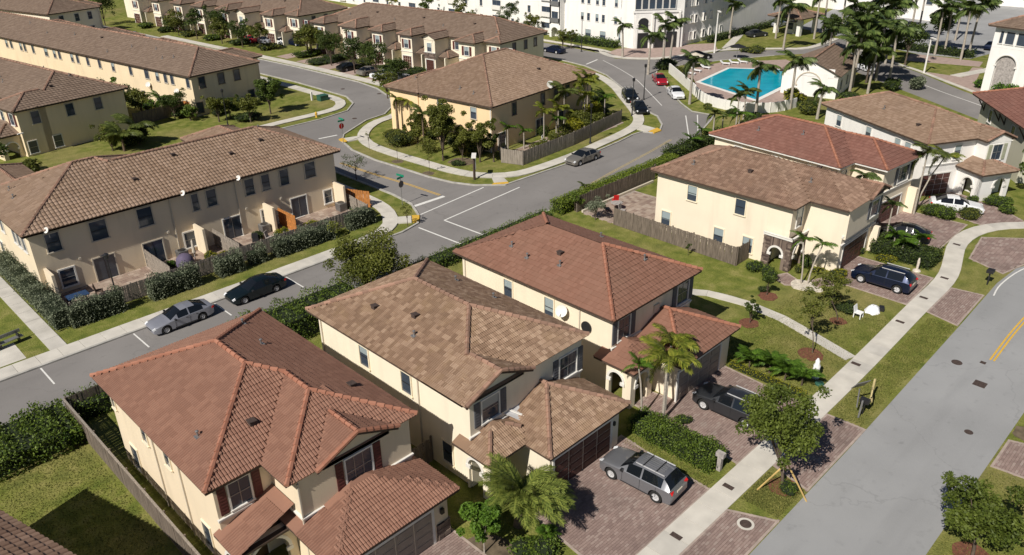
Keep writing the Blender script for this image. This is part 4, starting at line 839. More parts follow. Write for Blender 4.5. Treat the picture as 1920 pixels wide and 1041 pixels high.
for x in (4.3, 12.0, 17.0): O_.window('S', .45, x, .1, 2.1, 1.4, grid=(2, 1), frame='trim')
O_.dish(13.6, -.05, 6.0, R(240), .5); MB().box(ox + .36, ox + .5, .5, .62, 0, 5.6).build('downpipe', 'trim', O_.root)
for x, y, k in ((4.2, 14.8, 0), (4.0, 6.8, 0), (3.6, 4.2, 0), (16, 3.6, 1), (19.8, 4.6, 1)): O_.vent(x, y, k)
O_.finish()
# ---- the two rows with garage bays along the upper street
def row(name, label, loc, rot, L, bays, ends=True, wall='cream', W=13):
    h = House(name, label, 'row houses', loc, rot, wall, 'tileF', 'capB', kind='coarse')
    h.block(0, W, 0, L); h.wall(.5, W - .5, .5, L - .5)
    for y0, y1, dx, g in bays:
        if g: h.block(-dx, 6, y0, y1, sides='SN', gable='W')
        else: h.block(-dx, 6, y0, y1, sides='WSN')
        h.wall(-dx + .5, 2, y0 + .45, y1 - .45, 0, 5.71); ym = (y0 + y1) / 2
        if g: h.wall(-dx + .46, 0, y0 + .9, y1 - .9, 5.3, 6.2)
        h.window('W', -dx + .5 - (.04 if g else 0), ym, 3.6, 5.0, .95, shutter=None if g else 'shutr', grid=(2, 2), blind=.5)
        h.garage('W', -dx + .5 - (.04 if g else 0), ym, min(y1 - y0 - 1.6, 2.6), 2.2, 'garage')
        if g: o = stone_pier(h, -dx + .40, -dx + .7, y0 + .5, y1 - .5, 2.4, 3.3)
        h.band('W', -dx + .5 - (.04 if g else 0), y0 + .4, y1 - .4, 2.9 if not g else 3.35, .12, .06)
        h.wall(-dx + .5, 1.0, y0 - 1.75, y0 - 1.55, 0, 2.8)
        h.block(-dx + 1.0, 1.5, y0 - 2.1, y0 + .3, z=2.75, sides='WS', pitch=.35)
        h.window('W', .5, y0 - 1.4, 3.7, 5.0, .8, shutter='shutr', grid=(2, 2)); h.door('W', .5, y0 - .9, .9, 2.1)
    for x in (4.0, 7.2, 10.0): h.window('S', .5, x, 3.8, 5.2, .8, frame='fasciatan')
    for k in range(int(L / 6)): h.vent(2.5 + (k % 2) * 1.5, 3 + k * 6, k % 2)
    h.finish(); return h
row('near_bay_row', 'nearer cream row with shuttered bays and brown garage doors, upper centre', (93.4, 95.6), R(7.2), 45, [(.0, 3.4, 0.4, False), (3.6, 8.0, 2.6, False), (11.6, 15.0, 3.6, True), (17.2, 20.8, 3.4, False), (24.4, 28.0, 3.4, False), (31.2, 36.0, 3.4, False), (40, 44, 3.4, False)])
row('far_bay_row', 'farther cream row with shuttered bays, top left of centre', (87.2, 147.0), R(7.6), 68, [(0, 4, .4, False), (4.6, 8.6, 3.0, False), (12.6, 16, 4.0, True), (19, 23, 3.6, False), (28, 32, 3.6, False), (36, 40, 3.6, False), (45, 49, 3.6, False), (54, 58, 3.6, False)])
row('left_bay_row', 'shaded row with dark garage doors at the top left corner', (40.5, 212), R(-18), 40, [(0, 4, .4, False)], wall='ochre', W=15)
hh = House('corner_bay_row', 'partly lit row end with balconies at the very top left', 'row houses', (54, 190), R(14), 'cream', 'tileF', 'capB', kind='coarse')
hh.block(0, 12, 0, 40).block(3, 14.5, 3, 8, sides='ESN'); hh.wall(.5, 11.5, .5, 39.5).wall(3, 14, 3.5, 7.5, 0, 5.71)
for x in (3, 6.5, 9.5): hh.window('S', .5, x, 3.6, 5.1, 1.0); hh.window('S', .5, x, .4, 2.2, 1.0)
hh.finish()
# ---- white apartment block, top
Wb = House('white_apartment_block', 'large white four-storey apartment block with arches and balconies at the top', 'apartment building', (0, 0), 0, 'whitew', 'tileF', 'capB', kind='coarse')
Wb.W.prism([(128.6, 95.2), (135.7, 89.6), (178, 88.1), (178, 102), (146, 104), (143, 230), (128.6, 230)], 0, 12.6)
Wb.W.prism([(128.2, 94.9), (135.9, 88.9), (137.6, 89.6), (138, 96), (132, 99), (128.2, 98.0)], 0, 13.2)
Wb.block(128, 143.5, 97, 231, z=12.7).block(136, 178.5, 87.6, 102.5, z=12.7)
def wf(x, y, z): return (x, y, z)
for z in (1.6, 4.8, 8.0, 11.0):
    for y in (102.7, 106.5, 98.9 if z < 2 else 98.0):
        if z < 2: Wb.window('W', 128.6, y - .9 if y < 100 else y, z - .75, z + .75, 1.4, grid=(2, 2), blind=.5)
        else: Wb.window('W', 128.6, y, z - .7, z + .7, .7, grid=(1, 2)); Wb.window('W', 128.6, y + 1.6, z - .7, z + .7, .7, grid=(1, 2), blind=.5)
    for y in range(118, 228, 5):
        if (y // 5) % 3 == 2: Wb.window('W', 128.6, y, z - 1.0, z + .9, 2.6, name='balcony_opening', grid=(2, 1), frame='trim'); MB().box(128.2, 128.6, y - 1.4, y + 1.4, z - 1.1, z - .2).build('balcony', 'trim', Wb.root)
        else: Wb.window('W', 128.6, y, z - .7, z + .7, .8)
    for x in (136.9, 139.3, 140.5, 143.6, 146.0, 150, 154, 155.4, 160, 165, 170): Wb.window('S', 89.55 if x < 140 else 89.3, x, z - .7, z + .7, .75, depth=.3)
# projecting balcony bay with arch on the west front
Wb.W.box(127.3, 129, 113.0, 115.9, 2.6, 12.6)
for y in (112.9, 115.5): Wb.W.box(127.3, 128.9, y, y + .4, 0, 12.6)
Wb.arch('W', 127.28, 113.3, 115.5, 2.7, 114.4, 1.9, 1.2, th=.3, ell=.9)
for z in (3.6, 6.9, 10.1): Wb.window('W', 127.28, 114.4, z - .3, z + 1.6, 1.7, grid=(2, 1), name='balcony_opening'); MB().box(127.0, 127.3, 113.3, 115.5, z - .5, z + .3).build('balcony', 'steel', Wb.root)
Wb.block(126.9, 130, 112.5, 116.4, z=8.6, sides='WSN', pitch=.3)
Wb.band('W', 128.6, 96, 228, 9.3, .2, .1)
Wb.finish(); 
cm_ = bpy.data.objects.new('corner_front', None); cf = House.__new__(House)
ch = House('tower_corner_front', 'x', 'x', (128.15, 94.9), R(-38.3), 'whitew', 'tileF', 'capB')
ch.root.name = 'corner_front'; del ch.root['label']; del ch.root['category']; ch.root.parent = Wb.root
ch.arch('S', -.05, 0.3, 3.6, 6.8, 1.9, 2.2, 4.6, th=.06, trim='trim'); 
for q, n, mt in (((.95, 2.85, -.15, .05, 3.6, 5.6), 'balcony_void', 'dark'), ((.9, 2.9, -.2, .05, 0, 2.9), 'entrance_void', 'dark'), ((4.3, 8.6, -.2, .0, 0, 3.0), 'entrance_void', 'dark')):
    MB().box(q[0], q[1], q[2] + .12, q[3] + .1, q[4], q[5]).build(n, mt, ch.root)  # black boxes stand in for the shade inside the openings
for k in range(6): ch.window('S', -.02, .7 + k * 1.35, 7.3, 9.1, 1.1, grid=(1, 1), name='loggia_window', depth=.12)
ch.W = MB().box(-.2, 9.2, -.15, 0, 6.6, 7.0).box(-.2, 9.2, -.15, 0, 9.4, 9.8); ch.W.build('cornice', 'whitew', ch.root)
for x in (3.75, 6.2, 8.9): MB().box(x - .2, x + .2, -.35, .05, 0, 6.6).build('pilaster', 'trim', ch.root)
bpy.data.objects.remove(cm_)
rebase(Wb, 128.6, 95.2)
for o in list(ch.root.children): pass
# ---- white tower building at the right edge
Tw = House('arched_tower_building', 'tall white building with arched loggia and tan roof at the upper right edge', 'apartment building', (134.4, 34.6), R(-10), 'whitew', 'tileF', 'capB', kind='coarse')
Tw.W.box(0.35, 14, -30, 0, 0, 9.9); Tw.block(-.8, 15, -31, .8, z=10.0)
Tw.arch('W', 0.0, -4.9, -1.2 + 1.2, 7.0, -2.6, 2.9, 4.6, th=.36); Tw.arch('W', 0.0, -9.6, -4.9, 7.0, -7.2, 2.9, 4.6, th=.36); Tw.arch('W', 0.0, -14.4, -9.6, 7.0, -12, 2.9, 4.6, th=.36)
Tw.W.box(0, .4, -30, 0, 6.98, 9.9); Tw.W.box(0, .4, -30, -14.4, 0, 7)
for y0, y1, z0, z1 in ((-4.0, -1.2, .0, 5.9), (-8.6, -5.8, 0, 5.9), (-13.4, -10.6, 0, 5.9)): MB().box(.30, .37, y0, y1, z0, z1).build('loggia_shadow_wall', 'stone', Tw.root)  # grey panels paint the shade behind the arches
for y in (-1.1, -2.3, -3.9, -6.5, -8.1, -9.8): Tw.window('W', 0.0, y, 7.6, 9.3, .45 if y == -1.1 else 1.15, grid=(1, 1))
Tw.finish()
# ---- pool house with gable and arched panel
Pc = House('pool_house', 'small white pool house with gabled tan roof and arched wall panel beside the pool', 'pool house', (116.6, 48.6), R(12), 'whitew', 'tileF', 'capB', kind='coarse', fascia='trimtan')
Pc.block(0, 14, 0, 9, z=3.4, sides='SN', gable='W', pitch=.45); Pc.wall(.4, 13, .4, 8.5, 0, 3.4)
Pc.arch('W', .34, 1.8, 7.2, 3.6, 4.5, 3.6, 1.7, th=.1, trim='trimtan', name='arched_panel'); Pc.W.box(.36, .5, 1, 8, 3.0, 4.3)
Pc.window('S', .4, 3, 1, 2.4, 1); Pc.window('S', .4, 7, 1, 2.4, 1); Pc.finish()
# ---- gazebo and far buildings
Gz = House('entrance_pavilion', 'small open pavilion with tan hip roof between palms near the top', 'pavilion', (160.5, 77.0), R(-6), 'whitew', 'tileF', 'capB', kind='coarse')
Gz.block(-1.5, 7.5, -1, 7, z=3.6, pitch=.3)
for x in (0, 5.6):
    for y in (0, 5.4): Gz.W.box(x, x + .8, y, y + .8, 0, 3.5)
Gz.W.box(1.6, 5, 2.4, 4, 0, 2.3); Gz.window('W', 1.6, 3.2, .9, 2.2, 1.2); Gz.finish()
for lab, x, y, w, d_, z, rot, rf in (('low white clubhouse with tan roof at the top right', 196, 62, 20, 42, 6, -8, 'tileF'), ('broad white warehouse beyond the palms at the top right', 232, 30, 26, 60, 9, 4, None), ('long white building behind the entrance pavilion', 205, 110, 22, 30, 10, 5, None), ('white building at the top edge right of the apartment block', 196, 150, 30, 60, 10, 10, 'tileF')):
    h = House('distant_building', lab, 'building', (x, y), R(rot), 'whitew', 'tileF', 'capB', kind='coarse')
    h.wall(0, w, 0, d_, 0, z)
    if rf: h.block(-.6, w + .6, -.6, d_ + .6, z=z, pitch=.25)
    else: h.W.box(-.2, w + .2, -.2, d_ + .2, z, z + .5)
    for k in range(int(d_ / 5)): h.window('W', 0, 3 + k * 5, z - 2.6, z - 1.2, 1.4)
    h.finish() if rf else h.W.build('wall', 'whitew', h.root)
# ------------------------------------------------------------------ plants
def leaf_quads(C, size, r, up=0.35, aspect=0.6):
    """small leaf blades centred at C (n,3), random facing with a bias to the sky"""
    n = len(C); nn = r.normal(size=(n, 3)); nn[:, 2] = np.abs(nn[:, 2]) + up; nn /= np.linalg.norm(nn, axis=1)[:, None]
    a = np.cross(nn, r.normal(size=(n, 3))); a /= np.linalg.norm(a, axis=1)[:, None]; b = np.cross(nn, a)
    s = size * r.uniform(0.6, 1.3, n)[:, None]; a = a * s * 0.5; b = b * s * 0.5 * aspect
    return np.stack([C - a, C - b * 1.0 + a * 0.1, C + a, C + b + a * 0.1], 1)
def blob_points(blobs, n, r, shell=0.55):
    """blobs: (x,y,z,rx,rz); points mostly in the outer part of every blob"""
    B = np.array(blobs); w = B[:, 3] ** 2; k = r.choice(len(B), n, p=w / w.sum()); v = r.normal(size=(n, 3)); v /= np.linalg.norm(v, axis=1)[:, None]
    rad = shell + (1 - shell) * r.random(n) ** 0.6
    v[:, 2] = np.where((v[:, 2] < -0.3) & (r.random(n) < 0.5), -v[:, 2], v[:, 2])
    P = B[k, :3] + v * rad[:, None] * np.stack([B[k, 3], B[k, 3], B[k, 4]], 1)
    return P, k
def make_tree(name, label, cat, x, y, h, cr, trunk_h, nleaf, leaf='leaf', lsize=0.16, nblob=14, bark='bark', seed=1, group=None, lean=(0, 0), flat=0.8, sparse=0.45, stems=1, tr=0.09, spread=0.62):
    r = np.random.default_rng(seed); rr = random.Random(seed); t = thing(name, label, cat, (x, y, 0), 0, group)
    ch = h - trunk_h; cz = trunk_h + ch * 0.5; blobs = []
    for k in range(nblob):
        a = k * 2.4 + rr.uniform(-.4, .4); q = math.sqrt((k + .5) / nblob); zz = rr.uniform(-1, 1) * (1 - 0.5 * q)
        rb = cr * rr.uniform(.20, .40); blobs.append((lean[0] + math.cos(a) * q * cr * spread, lean[1] + math.sin(a) * q * cr * spread, cz + zz * ch * .36, rb, rb * flat))
    mb = MB()
    for s in range(stems):
        o = (rr.uniform(-.15, .15), rr.uniform(-.15, .15)) if stems > 1 else (0, 0)
        top = (lean[0] * .7 + o[0] * 4, lean[1] * .7 + o[1] * 4, trunk_h * 1.05)
        mb.tube([(o[0], o[1], -.05), (o[0] * 1.5 + lean[0] * .2, o[1] * 1.5 + lean[1] * .2, trunk_h * .5), top, (lean[0] + o[0] * 3, lean[1] + o[1] * 3, cz)], [tr * 1.3, tr, tr * .8, tr * .35], 7)
    mb.build('trunk', bark, t, 60); lb = MB()
    for b in blobs[:max(5, nblob // 2)]: lb.tube([(lean[0] * .7, lean[1] * .7, trunk_h * .9), ((b[0] + lean[0]) * .5, (b[1] + lean[1]) * .5, (trunk_h + b[2]) * .5), b[:3]], [tr * .55, tr * .35, tr * .12], 5)
    lb.build('limb', bark, t, 60)
    for q_ in range(max(2, nblob // 4)):
        a = rr.uniform(0, 6.28); blobs.append((lean[0] + math.cos(a) * cr * .86, lean[1] + math.sin(a) * cr * .86, cz + rr.uniform(-.3, .45) * ch, cr * .17, cr * .15)); nblob += 1
    P, k = blob_points(blobs, nleaf, r, sparse); tone = r.random(nblob); ti = np.clip(0.45 * tone[k] + 0.55 * r.random(nleaf), 0, 1)
    link('crown', quads_mesh('crown', leaf_quads(P, lsize, r), M[leaf], ti), t)
    return t
def make_bush(name, label, cat, x, y, w, d, h, nleaf, leaf='hedge', lsize=0.12, seed=1, group=None, rot=0, core=True, z=0.0, bumpy=0.12, flower=None, box=False):
    """a shrub, or a clipped hedge when box is set"""
    r = np.random.default_rng(seed); t = thing(name, label, cat, (x, y, z), rot, group)
    if box:
        n = nleaf; f = r.random(n); A = np.array([w * h, w * h, d * h, d * h, w * d * 1.3]); A /= A.sum(); k = r.choice(5, n, p=A); u = r.uniform(-.5, .5, n); v = r.random(n)
        P = np.zeros((n, 3)); 
        P[:, 0] = np.select([k == 0, k == 1, k == 2, k == 3, k == 4], [u * w, u * w, np.full(n, -w / 2), np.full(n, w / 2), u * w])
        P[:, 1] = np.select([k == 0, k == 1, k == 2, k == 3, k == 4], [np.full(n, -d / 2), np.full(n, d / 2), u * d, u * d, (v - .5) * d])
        P[:, 2] = np.where(k == 4, h, v * h)
        L = max(w, d); ax = P[:, 0] if w > d else P[:, 1]
        wob = bumpy * (np.sin(ax * 2.3 + seed) + np.sin(ax * 5.1 + seed * 2) * .6); P[:, 2] += np.where(k == 4, wob, wob * v); P[:, (1 if w > d else 0)] *= 1 + wob * .25
        P += r.normal(0, lsize * .55, P.shape); P[:, 2] = np.maximum(P[:, 2], 0.02)
        c = MB(); nx = max(2, int(L / .5)); q = .82
        c.box(-w / 2 * (q if w < d else .97), w / 2 * (q if w < d else .97), -d / 2 * (q if d < w else .97), d / 2 * (q if d < w else .97), -.05, h * .86); c.build('branches', 'core', t)  # solid dark core paints the shade inside the hedge
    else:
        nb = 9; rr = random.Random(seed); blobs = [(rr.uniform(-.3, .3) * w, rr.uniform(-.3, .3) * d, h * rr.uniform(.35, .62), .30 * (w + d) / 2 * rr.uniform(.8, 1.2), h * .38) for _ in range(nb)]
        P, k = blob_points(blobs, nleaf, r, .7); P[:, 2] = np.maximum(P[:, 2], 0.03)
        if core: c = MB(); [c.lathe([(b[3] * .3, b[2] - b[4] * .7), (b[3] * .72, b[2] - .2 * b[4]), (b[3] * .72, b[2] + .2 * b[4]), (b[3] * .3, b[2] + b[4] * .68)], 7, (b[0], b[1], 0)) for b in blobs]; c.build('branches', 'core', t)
    link('foliage', quads_mesh('foliage', leaf_quads(P, lsize, r, up=.2), M[leaf], r.random(len(P)) ** 1.3), t)
    if flower:
        n = max(12, nleaf // 25); Q = P[r.choice(len(P), n)] + np.array([0, 0, .04]); link('flowers', quads_mesh('flowers', leaf_quads(Q, .12, r), M[flower], r.random(n)), t)
    return t
def frond_mesh(name, L, droop, n, lw, ll, mat, seed, vee=0.5, hang=0.0, step=1):
    """one feather leaf: curved rib along +X with paired leaflets"""
    r = np.random.default_rng(seed); Q = []; T = []
    def pt(s): return np.array([L * s * (1 - .12 * s * s), 0, L * (0.20 * s - droop * s * s)])
    for i in range(8):
        a, b = pt(i / 8), pt((i + 1) / 8); w = .03 * (1 - i / 9) + .008; Q.append([a + [0, -w, 0], a + [0, w, 0], b + [0, w, 0], b + [0, -w, 0]]); T.append(.9)
    for i in range(n):
        s = .14 + .86 * (i + .5) / n; p = pt(s); tg = pt(min(1, s + .02)) - pt(s - .02); tg /= np.linalg.norm(tg); l = ll * (math.sin(math.pi * (0.15 + .8 * s)) ** .7) * r.uniform(.85, 1.1)
        for sd in (-1, 1):
            side = np.array([0, sd, 0]); up = np.cross(tg, side * sd) if sd > 0 else np.cross(tg, side * sd)
            dirv = side * .85 + tg * (.45 + .4 * s) + np.array([0, 0, 1]) * (vee * r.uniform(.3, 1.0) - hang * r.uniform(.5, 1.2)); dirv /= np.linalg.norm(dirv)
            mid = p + dirv * l * .55; tip = p + dirv * l + np.array([0, 0, -1]) * l * (.30 + hang * .5) * r.uniform(.6, 1.2); w = tg * lw * .5
            Q.append([p - w * .5, p + w * .5, mid + w, mid - w]); Q.append([mid - w, mid + w, tip + w * .12, tip - w * .12]); t_ = r.random(); T += [t_, t_]
    return quads_mesh(name, np.array(Q), mat, T)
FR = {
 'feather': [frond_mesh('frond', 1.0, .55 + .12 * k, 34, .045, .34, M['frond'], k, .35, .25) for k in range(3)],
 'yellow': [frond_mesh('frond', 1.0, .50 + .15 * k, 22, .050, .30, M['frondy'], 10 + k, .35, .2) for k in range(3)],
 'date': [frond_mesh('frond', 1.0, .42 + .14 * k, 52, .018, .22, M['frondg'], 20 + k, .5, .1) for k in range(4)],
 'royal': [frond_mesh('frond', 1.0, .45 + .16 * k, 24, .06, .34, M['frondd'], 30 + k, .25, .35) for k in range(3)],
 'far': [frond_mesh('frond', 1.0, .45 + .16 * k, 14, .10, .38, M['frondd'], 40 + k, .25, .35) for k in range(3)],
}
FR['green'] = [frond_mesh('frond', 1.0, .52 + .13 * k, 20, .05, .28, M['leafb'], 50 + k, .35, .25) for k in range(3)]
def make_palm(name, label, x, y, h, L, nf, kind='royal', trunk='barkg', tr=0.13, seed=1, group=None, lean=(0, 0), lo=-25, hi=75, shaft=True, cat='palm tree', crownz=None, stems=None):
    rr = random.Random(seed); t = thing(name, label, cat, (x, y, 0), 0, group)
    for sx, sy, sh in (stems or [(0, 0, 1.0)]):
        hh = h * sh; lx, ly = lean[0] + sx * 1.6, lean[1] + sy * 1.6
        pts = [(sx, sy, -.05), (sx + lx * .15, sy + ly * .15, hh * .35), (sx + lx * .5, sy + ly * .5, hh * .7), (sx + lx, sy + ly, hh)]
        MB().tube(pts, [tr * 1.35, tr * 1.1, tr, tr * .85], 9).build('trunk', trunk, t, 60)
        if shaft: MB().tube([(sx + lx, sy + ly, hh - .05), (sx + lx, sy + ly, hh + .12 * L + .25)], [tr * .95, tr * .5], 8).build('crownshaft', 'leafb' if kind != 'date' else trunk, t, 60)
        n = nf if sh == 1.0 else max(7, int(nf * .7))
        for k in range(n):
            e = R(lo + (hi - lo) * ((k * 0.618 + .3) % 1.0) ** 0.8 + rr.uniform(-5, 5)); az = k * 2.39996 + rr.uniform(-.2, .2)
            me = rr.choice(FR[kind]); s = L * rr.uniform(.85, 1.08) * (sh ** .5)
            link('frond', me, t, loc=(sx + lx, sy + ly, hh + .12 * L), rot=(rr.uniform(-.25, .25), -e, az), scale=s)
    return t
# ------------------------------------------------------------------ vehicles
def car_meshes(kind):
    """body grid: stations (x, zlow, half width, belt z, roof z, roof half width, glass?)"""
    if kind == 'sedan':
        S = [(2.42, .34, .60, .50, .56, .50), (2.36, .24, .76, .62, .66, .60), (2.10, .20, .86, .72, .78, .66), (1.6, .20, .90, .80, .88, .70), (1.2, .20, .91, .86, .94, .74), (1.02, .20, .91, .89, .98, .76), (.55, .2, .91, .90, 1.22, .66), (.12, .20, .91, .92, 1.41, .58), (-.4, .2, .91, .93, 1.45, .58), (-1.0, .20, .91, .94, 1.41, .57), (-1.5, .2, .90, .95, 1.24, .62), (-1.95, .22, .89, .96, 1.05, .70), (-2.1, .24, .86, .96, 1.03, .68), (-2.34, .30, .80, .90, .97, .62), (-2.42, .40, .70, .70, .75, .55)]
        wb = (1.46, -1.36); wr = .33; wx = .90; side = (.46, -1.55); ws = (1.02, .12); rw = (-1.0, -1.95); sidecut = -.42
    else:
        S = [(2.38, .42, .66, .60, .66, .50), (2.30, .32, .82, .80, .84, .62), (2.05, .28, .90, .92, .99, .68), (1.55, .28, .94, 1.00, 1.08, .72), (1.15, .28, .95, 1.04, 1.12, .76), (.95, .28, .95, 1.06, 1.16, .78), (.55, .28, .95, 1.08, 1.44, .68), (.25, .28, .95, 1.09, 1.62, .63), (-.4, .28, .95, 1.10, 1.70, .64), (-1.2, .28, .95, 1.12, 1.69, .63), (-1.75, .28, .94, 1.13, 1.64, .61), (-2.0, .29, .93, 1.14, 1.45, .66), (-2.22, .30, .91, 1.12, 1.18, .76), (-2.33, .34, .88, .95, 1.00, .74), (-2.38, .45, .80, .70, .74, .60)]
        wb = (1.46, -1.44); wr = .38; wx = .93; side = (.48, -1.72); ws = (.95, .25); rw = (-1.75, -2.22); sidecut = -.45
    S = np.array(S); ar = wr + .07
    xs = sorted(set([round(a, 3) for a in S[:, 0]] + [round(c + q * ar, 3) for c in wb for q in (-1.0, -.995, -.9, -.7, -.35, 0, .35, .7, .9, .995, 1.0)] + [side[0], side[1], sidecut + .05, sidecut - .05]), reverse=True)
    def st(x): return [np.interp(x, S[::-1, 0], S[::-1, j]) for j in range(1, 6)]
    rows = []
    for x in xs:
        zl, w, zb, zr, rwid = st(x)
        a = 0
        for c in wb:
            if abs(x - c) < ar * .9999: a = max(a, math.sqrt(ar * ar - (x - c) ** 2) + wr)
        zlo = max(zl, a); zm = max(.55 * zb + .2 * zl, zlo + .03); cab = zr > zb + .14
        sh = zb - .03
        rows.append([(0, zlo if a == 0 else zl + .35), (w * .80, zlo), (w, zlo + .02), (w * 1.0, min(zm, sh - .02)), (w * .985, max(sh, zlo + .06)), (w * .955, zb + .005), ((rwid + .03) if cab else w * .86, zr - .045 if cab else zb + (zr - zb) * .55), (rwid * .93 if cab else w * .6, zr - .012), (0, zr + (.02 if cab else .012))])
    nr = len(rows[0]); body = MB(); gl = {}; idx = []
    V = []
    for x, rr_ in zip(xs, rows):
        V.append([(x, y, z) for y, z in rr_]); 
    def quad(mb, i, j, sd, m=0):
        P = [V[i][j], V[i + 1][j], V[i + 1][j + 1], V[i][j + 1]]
        P = [(p[0], p[1] * sd, p[2]) for p in P]
        if sd < 0: P = P[::-1]
        b = len(mb.v); mb.v += P; mb.f.append((b, b + 1, b + 2, b + 3)); mb.m.append(m)
    G = {'windscreen': MB(), 'rear_window': MB(), 'side_window': MB(), 'side_window_': MB()}
    for i in range(len(xs) - 1):
        xm = (xs[i] + xs[i + 1]) / 2
        for j in range(nr - 1):
            for sd in (-1, 1):
                k = None
                if j == 5 and side[1] < xm < side[0] and abs(xm - sidecut) > .05: k = 'side_window' if sd > 0 else 'side_window_'
                elif j >= 6 and ws[1] < xm < ws[0]: k = 'windscreen'
                elif j >= 6 and rw[1] < xm < rw[0]: k = 'rear_window'
                quad(G[k] if k else body, i, j, sd)
    for e in (0, len(xs) - 1):
        P = [(x, y, z) for x, y, z in V[e]] + [(x, -y, z) for x, y, z in V[e][::-1]]
        body.add(P, [tuple(range(len(P)))] if e == 0 else [tuple(reversed(range(len(P))))])
    def weld(mb, name, mat, sm=35):
        me = mb.mesh(name, mat); import bmesh
        bm = bmesh.new(); bm.from_mesh(me); bmesh.ops.remove_doubles(bm, verts=bm.verts, dist=.0015); bmesh.ops.recalc_face_normals(bm, faces=bm.faces); bm.to_mesh(me); bm.free()
        me.polygons.foreach_set('use_smooth', [True] * len(me.polygons)); me.set_sharp_from_angle(angle=R(sm)); return me
    out = dict(body=weld(body, 'body', 'dark'), glass={k: weld(v, k.strip('_'), 'carglass') for k, v in G.items()}, wb=wb, wr=wr, wx=wx)
    L0 = S[0, 0]; L1 = S[-1, 0]; out['L'] = (L0, L1); out['st'] = st; return out
CM = {k: car_meshes(k) for k in ('sedan', 'suv')}
wm = MB(); 
def wheel_mesh(r):
    t = MB().lathe([(r * .60, -.10), (r * .93, -.11), (r, -.07), (r, .07), (r * .93, .11), (r * .60, .10)], 20, caps=False).mesh('tyre', 'tyre', 40)
    rim = MB().lathe([(r * .62, -.09), (r * .64, .095), (r * .56, .10), (r * .54, .045), (r * .1, .04)], 20)
    for k in range(5):
        a = 2 * math.pi * k / 5; rim.obox((math.cos(a) * r * .32, math.sin(a) * r * .32, .065), (r * .52, r * .13, .03), (0, 0, a))
    rim.lathe([(r * .14, .05), (r * .13, .09), (.01, .095)], 10); return t, rim.mesh('rim', 'alu')
WM = {k: wheel_mesh(CM[k]['wr']) for k in CM}
def car(kind, col, label, x, y, heading, group=None, scale=1.0, name='parked_car', detail=True, rack=False):
    """heading: direction the nose points, degrees in the world frame"""
    c = CM[kind]; t = thing(name, label, 'car' if kind == 'sedan' else 'suv', (x, y, 0.012), R(heading), group)
    b = link('body', c['body'], t); b.material_slots[0].link = 'OBJECT'; b.material_slots[0].material = M['p_' + col]
    for k, me in c['glass'].items(): link(k.strip('_'), me, t)
    for wx_ in c['wb']:
        for sd in (-1, 1):
            w = link('wheel', WM[kind][0], t, loc=(wx_, sd * (c['wx'] - .11), c['wr']), rot=(R(90) * -sd, 0, 0)); link('rim', WM[kind][1], w)
    L0, L1 = c['L']; hz = .62 if kind == 'sedan' else .82
    MB().box(L1 + .25, L0 - .25, -.72, .72, c['wr'] - .1, c['wr'] + .12).build('underbody', 'dark', t)
    if detail:
        for sd in (-1, 1):
            MB().obox((L0 - .17, sd * .64, hz), (.26, .30, .13), (0, R(25), sd * R(-22))).build('headlight', 'lens', t)
            MB().obox((L1 + .12, sd * .70, hz + .17), (.20, .26, .15), (0, R(-10), sd * R(20))).build('tail_light', 'redlens', t)
            MB().obox((c['wb'][0] - .75, sd * 1.0, (.95 if kind == 'sedan' else 1.15)), (.14, .2, .12)).build('wing_mirror', 'dark', t)
            for hx in (-.2, -1.0): MB().box(hx - .08, hx + .08, sd * .905 - .02, sd * .905 + .02, hz + .14, hz + .17).build('door_handle', 'dark', t)
        sm = MB()
        for sd in (-1, 1):
            for dx in (.72, -.42, -1.28 if kind == 'sedan' else -1.42): sm.box(dx - .008, dx + .008, sd * (.915 if kind == 'sedan' else .955) - .006, sd * (.915 if kind == 'sedan' else .955) + .006, .34 + (.1 if kind == 'suv' else 0), .86 if kind == 'sedan' else 1.04)
            sm.box(-1.3, .8, sd * (.91 if kind == 'sedan' else .95) - .015, sd * (.91 if kind == 'sedan' else .95) + .015, .24 + (.08 if kind == 'suv' else 0), .30 + (.08 if kind == 'suv' else 0))
        sm.build('door_seam', 'dark', t)
        MB().box(L0 - .10, L0 + .005, -.42, .42, .42, hz - .08).build('grille', 'dark', t)
        MB().box(L1 - .012, L1 + .05, -.25, .25, .58 if kind == 'sedan' else .78, .70 if kind == 'sedan' else .90).build('number_plate', 'trimtan', t)
        if kind == 'suv':
            for sd in (-1, 1): MB().bar((.1, sd * .56, 1.73), (-1.7, sd * .56, 1.74), .04, .05).build('roof_rail', 'alu', t)
            if rack:
                for k in range(2): MB().bar((-.35 - k * .8, -.58, 1.745), (-.35 - k * .8, .58, 1.745), .05, .03).build('roof_bar', 'dark', t)
                for k in range(5): MB().box(-1.5, .0, -.30 + k * .15 - .012, -.30 + k * .15 + .012, 1.71, 1.725).build('roof_rib', 'steel', t)
    if scale != 1.0: t.scale = (scale,) * 3
    return t
